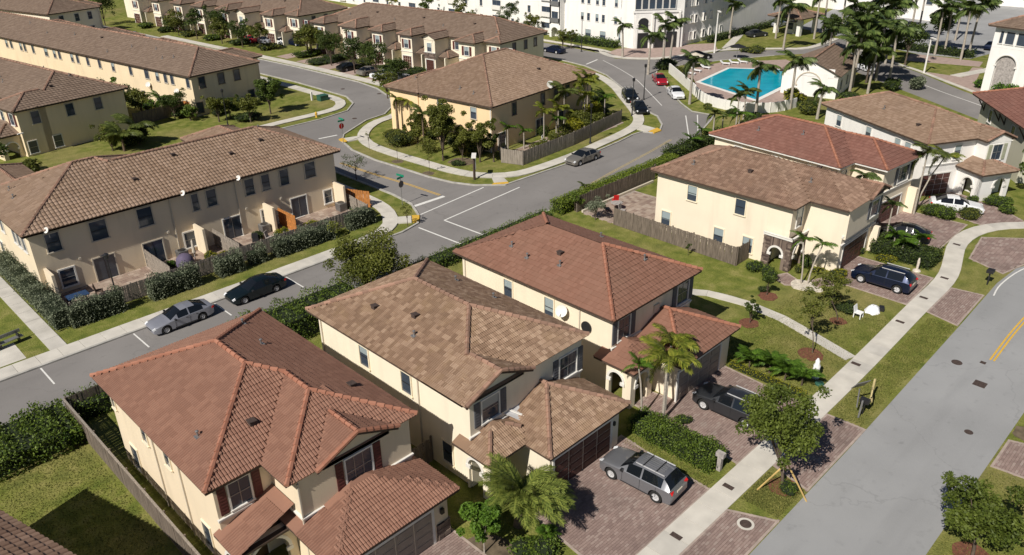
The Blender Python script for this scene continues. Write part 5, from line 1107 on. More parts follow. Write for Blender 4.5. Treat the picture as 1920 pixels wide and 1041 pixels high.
# ------------------------------------------------------------------ things: cars
g_st = 'cars parked along the streets'
car('suv', 'grey', 'grey suv with roof ribs parked on the brick driveway nearest the camera', 29.4, 19.55, 93.5, rack=True)
car('suv', 'charcoal', 'charcoal suv on the driveway behind the clipped hedge, red tail light showing', 38.5, 19.4, 92)
car('suv', 'navy', 'dark navy suv on the driveway of the stone porch house', 62.4, 19.7, 92)
car('sedan', 'black', 'black sedan half hidden by palms beside the big dark hedge', 72.9, 22.3, 102)
car('sedan', 'white', 'white sedan nosing out of the white house driveway behind low shrubs', 83.3, 21.0, -66)
car('sedan', 'silver', 'silver sedan parked by the pavement along the townhouses', 19.5, 55.85, 180, g_st)
car('sedan', 'teal', 'dark green-black sedan parked just ahead of the silver one by the townhouses', 25.9, 55.85, 180, g_st)
car('sedan', 'gold', 'beige-grey sedan parked alone beside the corner pavement past the crossing', 69.8, 58.1, 180, g_st)
car('suv', 'black', 'black suv parked behind another dark car on the pool street', 96.3, 71.3, 228, g_st)
car('sedan', 'black', 'black sedan parked nearest the grassy kerb island on the pool street', 92.3, 66.6, 228, g_st)
car('sedan', 'red', 'red sedan parked beside the white pool wall', 108.4, 74.5, 228, g_st)
car('sedan', 'white', 'white sedan parked beside the pool wall in front of the red one', 102.8, 67.6, 228, g_st)
for x, y, c, h, l in ((86.6, 149, 'navy', 98, 'small dark blue car in the upper row driveways, rightmost of the pale group'), (85.0, 152.5, 'white', 98, 'white car in the upper row driveways, third of the group'), (83.6, 155.8, 'silver', 98, 'silver car in the upper row driveways, second of the group'), (82.2, 159.2, 'red', 98, 'dark red car in the upper row driveways, leftmost of the group'),
                      (80.5, 121.0, 'black', 5, 'black car in a driveway under the trees of the near row'), (80.8, 115.4, 'gold', 5, 'beige car in a driveway of the near row beside a white one'), (80.8, 111.6, 'white', 5, 'white car in a driveway of the near row under a dark tree'), (81, 108, 'silver', 5, 'silver car in a driveway of the near row, rightmost under the trees'),
                      (66.8, 190, 'navy', 100, 'small dark blue car parked near the top left corner'), (67.5, 183, 'silver', 100, 'pale silver car parked near the top left beside a shrub'),
                      (115.5, 104, 'navy', 90, 'dark blue car parked by the end of the near row'), (128.5, 80.2, 'black', -27, 'black car on the street behind the pool terrace'), (152.7, 93, 'black', 0, 'black car beside yellow shrubs near the shaded apartment wall'),
                      (143.0, 58.0, 'white', 230, 'white car behind the palms right of the pool house'), (139.5, 54.5, 'white', 230, 'second white car by the palms right of the pool house'), (171.6, 44.2, 'navy', 5, 'dark blue car at the far car park under tall palms'), (165, 62.5, 'white', 10, 'white car seen between the palms far right of the pool'), (169, 86, 'silver', 5, 'silver car near the pavilion at the top'), (155, 83.5, 'charcoal', -20, 'dark car behind the pavilion palms')):
    car('sedan', c, l, x, y, h, 'cars far from the camera', detail=False)
# ------------------------------------------------------------------ fences: each board a part
def fence(name, label, pts, h=1.8, m='wood', bw=0.145, gap=0.012, posts=True, lim=300, cat='fence', rail_side=1, cap=False):
    t = thing(name, label, cat, (pts[0][0], pts[0][1], 0)); o = Vector((pts[0][0], pts[0][1], 0)); n = 0
    var = [MB().box(0, bw - gap, -.011, .011, 0.03, h + random.uniform(-.03, .02)).mesh('board', m) for _ in range(8)]; rest = MB()
    for (ax, ay), (bx, by) in zip(pts[:-1], pts[1:]):
        a, b = Vector((ax, ay, 0)) - o, Vector((bx, by, 0)) - o; L = (b - a).length; d = (b - a).normalized(); ang = math.atan2(d.y, d.x); k = int(L / bw); nn = Vector((-d.y, d.x, 0)) * rail_side * -1
        for i in range(k):
            p = a + d * i * bw
            if n < lim: link('board', random.choice(var), t, loc=p + nn * random.uniform(-.004, .004), rot=(random.uniform(-.008, .008), random.uniform(-.012, .012), ang)); n += 1
            else: rest.obox(p + d * bw / 2 + Vector((0, 0, h / 2)), (bw - gap, .022, h), (0, 0, ang))
        for z in (.35, h * .5, h - .3): MB().bar(a - nn * .035 + Vector((0, 0, z)), b - nn * .035 + Vector((0, 0, z)), .04, .08).build('rail', m, t)
        if cap: MB().bar(a + Vector((0, 0, h + .02)), b + Vector((0, 0, h + .02)), .12, .04).build('top_rail', 'woodl', t)
        if posts:
            q = max(1, round(L / 2.4))
            for i in range(q + 1):
                p = a + d * L * i / q - nn * .09; MB().box(p.x - .05, p.x + .05, p.y - .05, p.y + .05, 0, h + .06).build('post', m, t)
    if rest.v: s = rest.build('boards', m, t); s['kind'] = 'stuff'
    return t
fence('board_fence', 'long grey-brown board fence beside the pale yellow house, facing the lawn', [(57.3, 43.6), (57.3, 30.2), (59.4, 30.2)], 1.75)
fence('board_fence', 'dark board fence behind the clipped roadside hedge at the patio with the red chair', [(57.3, 48.2), (70.5, 48.2)], 1.7)
fence('board_fence', 'weathered fence with pale top rail running down the dark side yard at the lower left', [(9.0, 48.8), (9.0, 27.5)], 1.75, cap=True)
fence('board_fence', 'short dark fence at the back of the lower left side yard beside the hedge', [(9.15, 48.8), (14.5, 48.8)], 1.8)
fence('board_fence', 'pale board fence around the palm yard of the peach building', [(66.6, 69.1), (63.0, 64.9), (64.0, 62.3), (74, 63.0), (86.2, 65.0)], 1.75, 'woodl')
fence('board_fence', 'dark fence between the two far-left row blocks', [(39.6, 113.6), (48.0, 115.0)], 1.8)
fence('board_fence', 'low board fence in front of the townhouse patios, longest one behind the grey-green hedges', [(13.9, 62.3), (41.9, 62.3), (42.3, 66.5)], 1.5, 'woodl')
fence('divider_fence', 'slanting grey divider fence between the first and second townhouse patio', [(21.9, 62.5), (21.9, 67.6)], 1.75, 'woodl', posts=False)
fence('divider_fence', 'slanting grey divider fence beside the blue patio door of the townhouses', [(28.2, 62.5), (28.2, 67.6)], 1.75, 'woodl', posts=False)
fence('orange_fence', 'new orange timber divider fence between townhouse patios', [(35.0, 64.4), (35.0, 67.7)], 1.8, 'woodo', posts=False)
fence('orange_fence', 'orange timber fence at the right end of the townhouses', [(42.15, 68.0), (43.8, 64.5)], 1.8, 'woodo', posts=False)
fence('board_fence', 'short fence and gate between the two nearest houses', [(20.0, 29.4), (22.5, 29.4)], 1.7, 'wood')
# pool wall and railing
pw = thing('pool_wall', 'white panelled wall curving around the pool terrace', 'wall', (115.5, 77.6, 0)); po = Vector((115.5, 77.6, 0))
pp = [(115.5, 77.6), (110.5, 71.8), (105.3, 65.8)]
for (a, b) in zip(pp[:-1], pp[1:]): MB().bar(Vector((*a, .8)) - po, Vector((*b, .8)) - po, .2, 1.6).build('panel', 'trim', pw)
cu = [tuple(p) for p in smooth([(105.3, 65.8), (102.9, 63.0), (101.5, 60.3), (101.3, 57.0), (102.4, 54.2), (105.0, 52.0), (109.0, 51.2)], 3)]
for a, b in zip(cu[:-1], cu[1:]):
    a, b = Vector((*a, .7)) - po, Vector((*b, .7)) - po; MB().bar(a * .96 + b * .04, b * .96 + a * .04, .15, 1.4).build('panel', 'trim', pw); MB().bar(a, a + Vector((0, 0, .02)), .3, .3); MB().box(a.x - .12, a.x + .12, a.y - .12, a.y + .12, 0, 1.46).build('pier', 'trim', pw)
# pool, terrace and its furniture
sheet('pool_terrace', [(115.2, 77.0), (105.5, 65.6), (103.1, 62.8), (101.8, 60.0), (101.6, 57.0), (102.8, 54.5), (105.2, 52.4), (109, 51.6), (116, 53), (131, 58), (138, 68), (128, 75.5)], 0.05, 'deck')
pool = [(113.0, 69.8), (124.9, 71.6), (130.5, 63.0), (123.8, 59.2), (108.9, 57.6)]
sheet('pool_rim', [(112.6, 70.4), (125.2, 72.2), (131.3, 62.9), (124.2, 58.5), (108.0, 56.8)], 0.10, 'trim')
sheet('pool_water', pool, 0.104, 'water')
sheet('street_planter_bed', [(101, 62.5), (100.2, 58), (101, 53), (104, 51), (99.2, 51.5), (98.2, 57), (98.9, 62.8)], 0.03, 'grass')
def lounger(x, y, rot, lab):
    t = thing('sun_lounger', lab, 'sun lounger', (x, y, .05), rot, 'sun loungers around the pool')
    MB().box(-.32, .32, -.9, .35, .28, .36).build('seat', 'plastic', t); MB().obox((0, .62, .5), (.64, .7, .07), (R(38), 0, 0)).build('backrest', 'plastic', t)
    for sx in (-.28, .28):
        for sy in (-.8, .3): MB().box(sx - .03, sx + .03, sy - .03, sy + .03, 0, .28).build('leg', 'plastic', t)
for k, (x, y, r_) in enumerate(((127.0, 73.8, .3), (128.6, 73.0, .3), (130.2, 72.2, .3), (131.8, 71.2, .3), (122.0, 74.6, .1), (119.0, 74.5, .1), (116.5, 74.0, .1))):
    lounger(x, y, r_, 'white sun lounger, %s' % (['closest to the far palms, first of four in line', 'second of four in line at the far pool edge', 'third of four in line at the far pool edge', 'last of four in line near the pool house side', 'right one of three facing the pool corner', 'middle one of three facing the pool corner', 'left one of three near the white wall'][k]))
def umbrella(x, y, c, lab):
    t = thing('parasol', lab, 'parasol', (x, y, .05)); MB().tube([(0, 0, 0), (0, 0, 2.4)], .03, 6).build('pole', 'alu', t)
    MB().lathe([(1.5, 2.05), (1.45, 2.1), (.05, 2.6)], 8).build('canopy', c, t)
umbrella(133.2, 75.2, 'dark', 'dark closed-weave parasol on the far side of the pool'); umbrella(121.5, 76.5, 'trimtan', 'pale parasol by the tables left of the pool')
for k, (x, y) in enumerate(((119.5, 77.0), (122.9, 75.6), (124.5, 75.4))):
    t = thing('terrace_table', 'dark round table on the pool terrace, %s' % ('nearest the white wall' if k == 0 else ('beside the pale parasol' if k == 1 else 'farthest of three')), 'table', (x, y, .05)); MB().lathe([(.5, .70), (.5, .74)], 12).build('tabletop', 'iron', t); MB().tube([(0, 0, 0), (0, 0, .7)], .05, 6).build('pedestal', 'iron', t)
# ------------------------------------------------------------------ lamps, signs, small things
def lamp(x, y, h, lab, m='dark', arm=None, tall=False):
    t = thing('street_lamp', lab, 'street lamp', (x, y, 0)); MB().tube([(0, 0, 0), (0, 0, h * .5), (0, 0, h)], [.09, .06, .05] if not tall else [.16, .13, .1], 8).build('pole', m, t, 40)
    MB().lathe([(.17, 0), (.17, .12), (.09, .35)], 10).build('base', m, t)
    if tall: MB().obox((-.5, -.5, h), (1.4, .4, .15), (0, 0, R(45))).build('lamp_head', m, t)
    else: MB().lathe([(.08, h), (.17, h + .05), (.2, h + .35), (.22, h + .4), (.05, h + .52)], 8).build('lantern', m, t, 40)
lamp(17.1, 61.6, 4.4, 'black lamp post rising from the grey-green hedge in front of the townhouses'); lamp(48.5, 104.1, 4.6, 'black lamp post on the lawn between the far-left rows')
lamp(75.9, 62.0, 4.6, 'black lamp post outside the palm yard fence, above the beige car'); lamp(89.7, 65.9, 4.8, 'dark lamp post at the corner by the two dark cars'); lamp(98.0, 70.0, 4.8, 'dark lamp post beside the black suv on the pool street')
lamp(119.5, 100.5, 6, 'dark lamp post on the kerb in front of the white block'); lamp(134.9, 80.9, 7.6, 'tall pale lamp pole between the apartment block and the pool', 'trim', tall=True); lamp(142.8, 45.8, 5.8, 'tall pale lamp pole on the lawn strip at the far right', 'trim', tall=True)
def street_sign(x, y, lab, yaw=0.0):
    t = thing('street_sign', lab, 'road sign', (x, y, 0), yaw); MB().tube([(0, 0, 0), (0, 0, 3.1)], .035, 6).build('pole', 'steel', t)
    MB().obox((0, 0, 3.0), (1.0, .03, .22)).build('street_name_plate', 'green', t); MB().obox((0, 0, 3.25), (.03, 1.0, .22)).build('street_name_plate', 'green', t)
    oct_ = [(.38 * math.cos(R(22.5 + 45 * k)), .38 * math.sin(R(22.5 + 45 * k))) for k in range(8)]
    o = MB().prism(oct_, -.01, .01).build('stop_plate', 'signred', t, loc=(0, -.05, 2.3), rot=(R(90), 0, 0)); MB().prism([(a * .97, b * .97) for a, b in oct_], 0, .004).build('stop_face', 'redlens', o, loc=(0, 0, -.015))
street_sign(46.5, 62.8, 'stop sign with green street name plates on the near corner of the crossing', R(10)); street_sign(54.6, 85.2, 'stop sign with green name plates at the far end of the side street', R(180))
t = thing('parcel_shelter', 'brown post with white topped cross beam beside the corner ramp', 'post', (56.8, 62.9, 0)); MB().box(-.1, .1, -.1, .1, 0, 2.7).build('post', 'fascia', t); MB().obox((.15, .15, 2.75), (1.5, .5, .16), (0, 0, R(45))).build('cross_beam', 'trim', t); MB().box(.1, .2, -.1, .1, 1.2, 2.4).build('notice_board', 'trim', t)
t = thing('fire_hydrant', 'small yellow fire hydrant on the verge by the upper road bend', 'fire hydrant', (59.2, 98.6, 0)); MB().lathe([(.16, 0), (.13, .05), (.13, .55), (.17, .57), (.15, .7), (.05, .8)], 10).build('barrel', 'yellow', t, 40); MB().tube([(-.22, 0, .45), (.22, 0, .45)], .06, 8).build('outlet', 'yellow', t)
t = thing('utility_box', 'green utility box on the verge at the upper road bend', 'utility box', (65.3, 106.3, 0)); MB().box(-.7, .7, -.55, .55, 0, .75).build('cabinet', 'ubox', t); MB().box(-.75, .75, -.6, .6, .75, .82).build('lid', 'ubox', t)
t = thing('utility_post', 'white marker post beside the green utility box', 'post', (64.1, 107.4, 0)); MB().box(-.12, .12, -.12, .12, 0, 1.3).build('post', 'trim', t)
t = thing('mailbox', 'black double mailbox on a black post at the verge near the curve', 'mailbox', (68.2, 13.5, 0)); MB().box(-.05, .05, -.05, .05, 0, 1.15).build('post', 'dark', t)
for s in (-.2, .2): MB().obox((s, 0, 1.25), (.22, .5, .25)).build('box', 'dark', t)
MB().bar((0, 0, .7), (.25, 0, 1.1), .05).build('brace', 'dark', t)
t = thing('mailbox', 'black mailbox under a tilted grey panel, with straw coloured boards beside it on the verge', 'mailbox', (44.0, 13.4, 0)); MB().bar((-.45, 0, 0), (-.3, 0, 1.2), .1).build('post', 'steel', t); MB().obox((.1, 0, 1.0), (.32, .55, .3)).build('box', 'dark', t); MB().bar((.1, 0, .0), (.1, 0, .9), .09).build('box_post', 'dark', t)
MB().obox((.1, .45, 2.0), (1.0, .05, .75), (R(35), 0, R(-25))).build('tilted_panel', 'steel', t); MB().bar((-.2, .3, .5), (-.1, .4, 1.8), .07).build('panel_leg', 'steel', t)
t = thing('timber_sign', 'straw coloured timber frame sign leaning beside the mailbox', 'sign', (45.2, 13.4, 0)); MB().obox((0, 0, .75), (1.2, .12, .12), (0, 0, R(20))).build('crosspiece', 'gold', t); MB().bar((.6, .2, 0), (.9, .3, 1.5), .12).build('upright', 'gold', t); MB().obox((-.2, 0, 1.2), (.7, .08, .45), (0, R(15), R(20))).build('board', 'gold', t)
t = thing('mailbox', 'black mailbox on the opposite verge at the right edge of the view', 'mailbox', (49.9, 5.5, 0)); MB().box(-.05, .05, -.05, .05, 0, 1.1).build('post', 'dark', t); MB().obox((0, 0, 1.2), (.3, .5, .3)).build('box', 'dark', t); MB().bar((0, -.1, .6), (0, .3, 1.0), .06).build('brace', 'dark', t)
t = thing('driveway_post', 'grey stone mailbox post at the end of the clipped hedge', 'mailbox', (33.3, 17.0, 0)); MB().box(-.12, .12, -.12, .12, 0, 1.0).build('post', 'stone', t); MB().obox((0, 0, 1.12), (.3, .5, .28)).build('box', 'stone', t); MB().obox((.2, 0, .75), (.3, .1, .1)).build('arm', 'stone', t)
t = thing('white_statue', 'small white statue with green base at the corner of the palm hedge', 'statue', (45.9, 17.4, 0)); MB().lathe([(.28, 0), (.28, .12), (.16, .2), (.2, .6), (.24, .95), (.14, 1.15), (.16, 1.3), (.05, 1.5)], 10).build('figure', 'plastic', t, 50); MB().obox((-.3, 0, .9), (.35, .12, .12)).build('arm', 'plastic', t)
t = thing('green_lid', 'dark green water meter lid beside the white statue', 'lid', (45.3, 16.8, 0)); MB().lathe([(.3, 0), (.3, .12), (.24, .16)], 14).build('cover', 'ubox', t)
t = thing('white_garden_lamp', 'small white lantern standing alone on the lawn by the long fence', 'garden lamp', (51.6, 37.5, 0)); MB().tube([(0, 0, 0), (0, 0, .7)], .06, 6).build('stem', 'plastic', t); MB().lathe([(.16, .7), (.2, .8), (.18, 1.05), (.05, 1.15)], 8).build('lantern', 'plastic', t)
t = thing('garden_ornament', 'pale standing stone ornament on the grass beside the navy suv driveway', 'ornament', (66.9, 18.6, 0)); MB().lathe([(.35, 0), (.3, .1), (.1, .2), (.12, .9), (.06, 1.2)], 8).build('figure', 'stonel', t, 50)
# covered white thing and white chair on the lawn
r = np.random.default_rng(5); n = 14
t = thing('white_sheet_bundle', 'bundle under a white sheet lying on the front lawn', 'bundle', (57.5, 18.4, 0)); gb = MB(); gg = 12
P = [[(math.cos(2 * math.pi * j / gg) * q * (1 + .18 * math.sin(3 * j) + r.uniform(-.08, .08)) * .85, math.sin(2 * math.pi * j / gg) * q * .65 * (1 + r.uniform(-.1, .1)), zz + r.uniform(-.05, .05)) for j in range(gg)] for q, zz in ((.85, .03), (.75, .15), (.55, .34), (.3, .42), (.08, .45))]
gb.add([v for row_ in P for v in row_], [(i * gg + j, i * gg + (j + 1) % gg, (i + 1) * gg + (j + 1) % gg, (i + 1) * gg + j) for i in range(4) for j in range(gg)] + [tuple(4 * gg + j for j in range(gg))]); gb.build('sheet', 'cloth', t, 25); MB().obox((.55, -.45, .18), (.5, .35, .3), (0, 0, .4)).build('dark_bag', 'dark', t)
t = thing('white_garden_chair', 'small white garden chair beside the sheeted bundle', 'chair', (55.8, 18.8, 0)); MB().box(-.28, .28, -.28, .28, .4, .46).build('seat', 'plastic', t); MB().obox((0, .3, .7), (.55, .05, .5), (R(-12), 0, 0)).build('backrest', 'plastic', t)
for sx in (-.25, .25):
    for sy in (-.25, .25): MB().box(sx - .03, sx + .03, sy - .03, sy + .03, 0, .4).build('leg', 'plastic', t)
# bench on the west lawn
t = thing('steel_bench', 'long dark metal bench on the small lawn at the left edge', 'bench', (9.4, 61.9, 0), R(8)); MB().box(-2.6, .8, -.22, .22, .42, .47).build('seat', 'steel', t); MB().bar((-2.6, .25, .8), (.8, .25, .8), .06, .25).build('backrest', 'steel', t)
for x in (-2.2, -.8, .5): MB().box(x - .04, x + .04, -.2, .26, 0, .75).build('leg', 'dark', t)
# patio furniture
def ac(x, y, lab):
    t = thing('air_conditioner', lab, 'air conditioner', (x, y, 0.03)); MB().box(-.42, .42, -.42, .42, .05, .85).build('casing', 'steel', t); MB().lathe([(.34, .85), (.34, .89), (.05, .9)], 14).build('fan_grille', 'dark', t)
    for k in range(6): MB().box(-.43, .43, -.43, .43, .14 + k * .11, .17 + k * .11).build('louvre', 'dark', t)
ac(41.3, 66.2, 'grey air conditioner unit on the rightmost townhouse patio'); ac(33.0, 66.9, 'grey air conditioner unit beside the orange divider fence'); ac(24.8, 66.9, 'grey air conditioner unit by the yellow shrubs')
t = thing('covered_grill', 'purple grey cloth covered round grill on the second patio', 'grill', (24.3, 65.3, 0)); MB().lathe([(.75, 0), (.8, .35), (.7, .8), (.45, 1.1), (.1, 1.2)], 12).build('cover', 'purple', t, 40)
t = thing('folded_parasol', 'closed pale parasol standing beside the covered grill', 'parasol', (25.2, 65.2, 0)); MB().tube([(0, 0, 0), (0, 0, 1.0)], .03, 6).build('pole', 'alu', t); MB().lathe([(.05, .9), (.16, 1.1), (.1, 2.1), (.02, 2.3)], 8).build('canopy', 'trimtan', t)
t = thing('patio_table', 'dark patio table heaped with blue cloth on the leftmost patio', 'table', (15.2, 65.0, 0.03)); MB().box(-.8, .8, -.5, .5, .68, .74).build('tabletop', 'blue', t)
for sx in (-.7, .7):
    for sy in (-.4, .4): MB().box(sx - .04, sx + .04, sy - .04, sy + .04, 0, .68).build('leg', 'dark', t)
def pchair(x, y, rz, m, lab, cat='chair'):
    t = thing('patio_chair', lab, cat, (x, y, 0.03), rz); MB().box(-.28, .28, -.28, .28, .38, .44).build('seat', m, t); MB().obox((0, .3, .72), (.55, .05, .6), (R(-10), 0, 0)).build('backrest', m, t)
    for sx in (-.25, .25):
        for sy in (-.25, .25): MB().box(sx - .025, sx + .025, sy - .025, sy + .025, 0, .38).build('leg', m, t)
pchair(16.9, 65.2, 1.2, 'fascia', 'brown patio chair right of the blue heaped table'); pchair(16.0, 63.9, 2.8, 'trimtan', 'tan patio chair nearest the hedge on the leftmost patio'); pchair(32.2, 64.6, .6, 'stone', 'grey patio chair behind the yellow shrubs'); pchair(30.9, 64.9, -.5, 'dark', 'dark patio chair near the blue patio door')
pchair(61.8, 46.9, 2.5, 'red', 'bright red chair on the patio behind the dark fence'); pchair(59.3, 46.0, 1.0, 'dark', 'dark chair left of the red one on the corner patio'); pchair(60.0, 44.6, .2, 'stone', 'grey chair on the corner patio by the fence'); pchair(58.7, 43.9, 1.9, 'dark', 'dark chair closest to the end of the long fence')
pchair(72.0, 66.2, .4, 'plastic', 'white chair in the palm yard near the wall'); pchair(78.6, 66.6, 1.4, 'stone', 'grey chair in the palm yard among palms')
t = thing('patio_table', 'round grey table on the corner patio behind the hedge', 'table', (60.6, 45.8, .03)); MB().lathe([(.6, .68), (.6, .73)], 14).build('tabletop', 'stone', t); MB().tube([(0, 0, 0), (0, 0, .68)], .06, 6).build('pedestal', 'dark', t)
t = thing('white_retaining_wall', 'low pale wall along the back of the corner patio', 'wall', (57.6, 47.7, 0)); MB().box(0, 12, 0, .2, 0, .25).build('coping', 'trimtan', t)
t = thing('porch_flower_pot', 'red flowering pot on the porch between the two nearest houses', 'flower pot', (22.9, 24.1, 0)); MB().lathe([(.18, 0), (.26, .35), (.24, .36)], 10).build('pot', 'redlens', t); link('flowers', quads_mesh('flowers', leaf_quads(np.random.default_rng(1).normal([0, 0, .55], [.18, .18, .12], (90, 3)), .1, np.random.default_rng(2)), M['flower'], np.random.default_rng(3).random(90)), t)
for k, (x, y) in enumerate(((112.2, 88.2), (113.4, 86.9))): pass
M['leafm'] = leafmat('street_tree_leaf', (0.045, 0.070, 0.010), (0.16, 0.20, 0.034))
# ------------------------------------------------------------------ vegetation
make_tree('staked_tree', 'leafy street tree held by yellow timber props on the verge', 'tree', 34.5, 13.7, 5.9, 2.35, 1.5, 12000, 'leafm', .17, 26, seed=3, lean=(.5, .9), sparse=.3, tr=.08, spread=.76)
t = bpy.data.objects['staked_tree']
for a in (0.4, 2.5, 4.6): MB().bar((1.5 * math.cos(a), 1.5 * math.sin(a), 0), (.1 * math.cos(a), .1 * math.sin(a), 1.6), .06).build('prop', 'stake', t)
make_bush('round_shrub', 'low round shrub at the foot of the staked tree', 'shrub', 34.4, 13.4, 1.1, 1.1, .5, 700, 'hedge', .09, seed=4)
make_tree('street_tree', 'broad dark street tree in the lower right corner', 'tree', 36.2, 4.5, 4.9, 2.1, 1.2, 8500, 'leafm', .17, 24, seed=9, lean=(.3, .2), sparse=.3, tr=.08, spread=.76)
make_tree('street_tree', 'small tree cut by the right edge of the view', 'tree', 49.3, 4.9, 4.2, .9, 2.2, 1300, 'leaf', .15, 8, seed=10, tr=.05)
make_tree('lime_tree', 'small bright green tree beside the big feathery palm', 'tree', 19.7, 22.1, 3.6, 1.3, .9, 5200, 'leafb', .16, 14, seed=12, tr=.04, bark='barkg')
make_tree('roadside_tree', 'big round olive green tree standing in the back road hedge between the houses', 'tree', 31.7, 48.2, 6.3, 3.5, 1.0, 17000, 'leafo', .18, 30, seed=14, sparse=.25, tr=.14, spread=.66)
make_tree('sapling', 'thin sparse tree on the mulch ring nearest the curving path', 'tree', 48.6, 18.9, 4.6, 1.35, 1.8, 1100, 'leafo', .17, 13, seed=16, lean=(.9, .9), sparse=.1, tr=.035, spread=.8)
make_tree('sapling', 'thin sparse tree with reddish twigs near the white bundle', 'tree', 54.3, 19.7, 4.0, 1.5, 1.2, 1500, 'leafo', .17, 13, seed=17, lean=(.2, 1.0), sparse=.1, tr=.035, spread=.8)
make_tree('magnolia_shrub', 'dark conical young tree on mulch above the curving path', 'small tree', 54.3, 25.6, 2.3, .65, .3, 900, 'leafd', .15, 8, seed=18, tr=.04)
make_tree('magnolia_shrub', 'dark conical young tree on mulch below the curving path', 'small tree', 49.4, 24.3, 2.5, .7, .3, 900, 'leafd', .15, 8, seed=19, tr=.04)
make_tree('lawn_sapling', 'tiny dark sapling on the lawn in front of the long fence', 'small tree', 56.3, 34.4, 1.4, .35, .4, 200, 'leafd', .12, 5, seed=20, tr=.02)
make_tree('bare_tree', 'small dark sparse tree at the right end of the townhouses', 'tree', 48.2 - .6, 72.5, 3.6, 1.5, 1.2, 900, 'leafd', .13, 12, seed=21, sparse=.05, tr=.05, spread=.85)
make_tree('corner_sapling', 'young tree by the ramp on the near corner casting a feathery shadow', 'tree', 43.3, 57.9, 2.6, .8, .9, 500, 'leafo', .12, 7, seed=22, tr=.03)
# hedges
def hedge(label, x0, x1, y0, y1, h, n, leaf='hedge', ls=.12, seed=1, bumpy=.10, **k): return make_bush('hedge', label, 'hedge', (x0 + x1) / 2, (y0 + y1) / 2, x1 - x0, y1 - y0, h, n, leaf, ls, seed, box=True, bumpy=bumpy, **k)
hedge('clipped green hedge between two brick driveways', 32.5, 34.3, 17.2, 22.9, .95, 7500, seed=31)
hedge('dense bushy hedge along the back road at the left edge', -6, 8.9, 45.8, 50.1, 1.25, 17000, 'hedge', .17, 32, .18); 
make_bush('bright_shrub', 'bright green shrub in front of the dark roadside hedge by the fence', 'shrub', 8.2, 46.2, 1.6, 1.4, 1.2, 900, 'leafb', .15, 33)
hedge('green hedge behind the red-roofed house along the back road', 9.5, 20.5, 48.0, 50.2, 1.3, 4500, 'hedge', .15, 34, .18); hedge('dark green hedge in the gap left of the brown roof house', 20.6, 30.5, 46.6, 50.0, 2.0, 8000, 'hedge', .15, 35, .2)
hedge('low hedge strip behind the salmon roof house', 35.5, 54, 48.2, 49.8, 1.0, 6000, 'hedge', .14, 36, .1)
hedge('long sunlit hedge along the back road beyond the crossing', 55.5, 76, 48.8, 50.3, 1.3, 17000, 'hedgeb', .13, 37, .03); hedge('hedge continuing to the palms at the pool corner', 76.2, 88, 49.6, 51.4, 1.5, 5000, 'leafd', .2, 38, .2)
hd = [((12.3, 13.6, 61.4, 77.0), 1.7, 9000, 'grey-green shrub row along the side path of the townhouses'), ((13.4, 17.4, 60.9, 61.9), 1.8, 3800, 'grey-green hedge by the lamp post, leftmost in front of the patios'), ((19.5, 23.6, 60.7, 61.9), 1.7, 3800, 'grey-green hedge, second along the patio fence'), ((25.3, 27.5, 60.6, 61.9), 1.6, 2500, 'grey-green hedge, third along the patio fence'), ((28.4, 29.9, 60.9, 61.9), 1.25, 1500, 'small grey-green hedge, fourth along the patio fence'), ((30.8, 36.9, 60.6, 61.9), 1.45, 4500, 'long grey-green hedge, fifth along the patio fence'), ((38.8, 41.8, 60.9, 62.0), 1.6, 2400, 'grey-green hedge at the pavement corner')]
for k, (q, h, n, l) in enumerate(hd): hedge(l, *q, h, n, 'leafs', .13, 40 + k, .26)
hedge('hedge along the foot of the white apartment block', 125.8, 127.6, 97.5, 112, 1.2, 2200, 'hedge', .3, 50); hedge('dark hedge along the shaded side of the apartment block', 142.5, 175, 86.6, 87.8, 1.1, 2500, 'leafd', .3, 51)
hedge('dark hedge around the side of the stone porch house drive', 67.6, 70.3, 17.9, 23.0, 1.15, 4800, 'leafd', .15, 52, .15); hedge('low dark hedge at the car park under the palms', 160, 162.5, 44, 58, 1.0, 1500, 'leafd', .35, 53)
make_bush('golden_groundcover', 'low golden groundcover in front of the big dark hedge', 'shrub', 67.2, 21.3, 1.5, 1.5, .45, 700, 'leafy', .13, 54); 
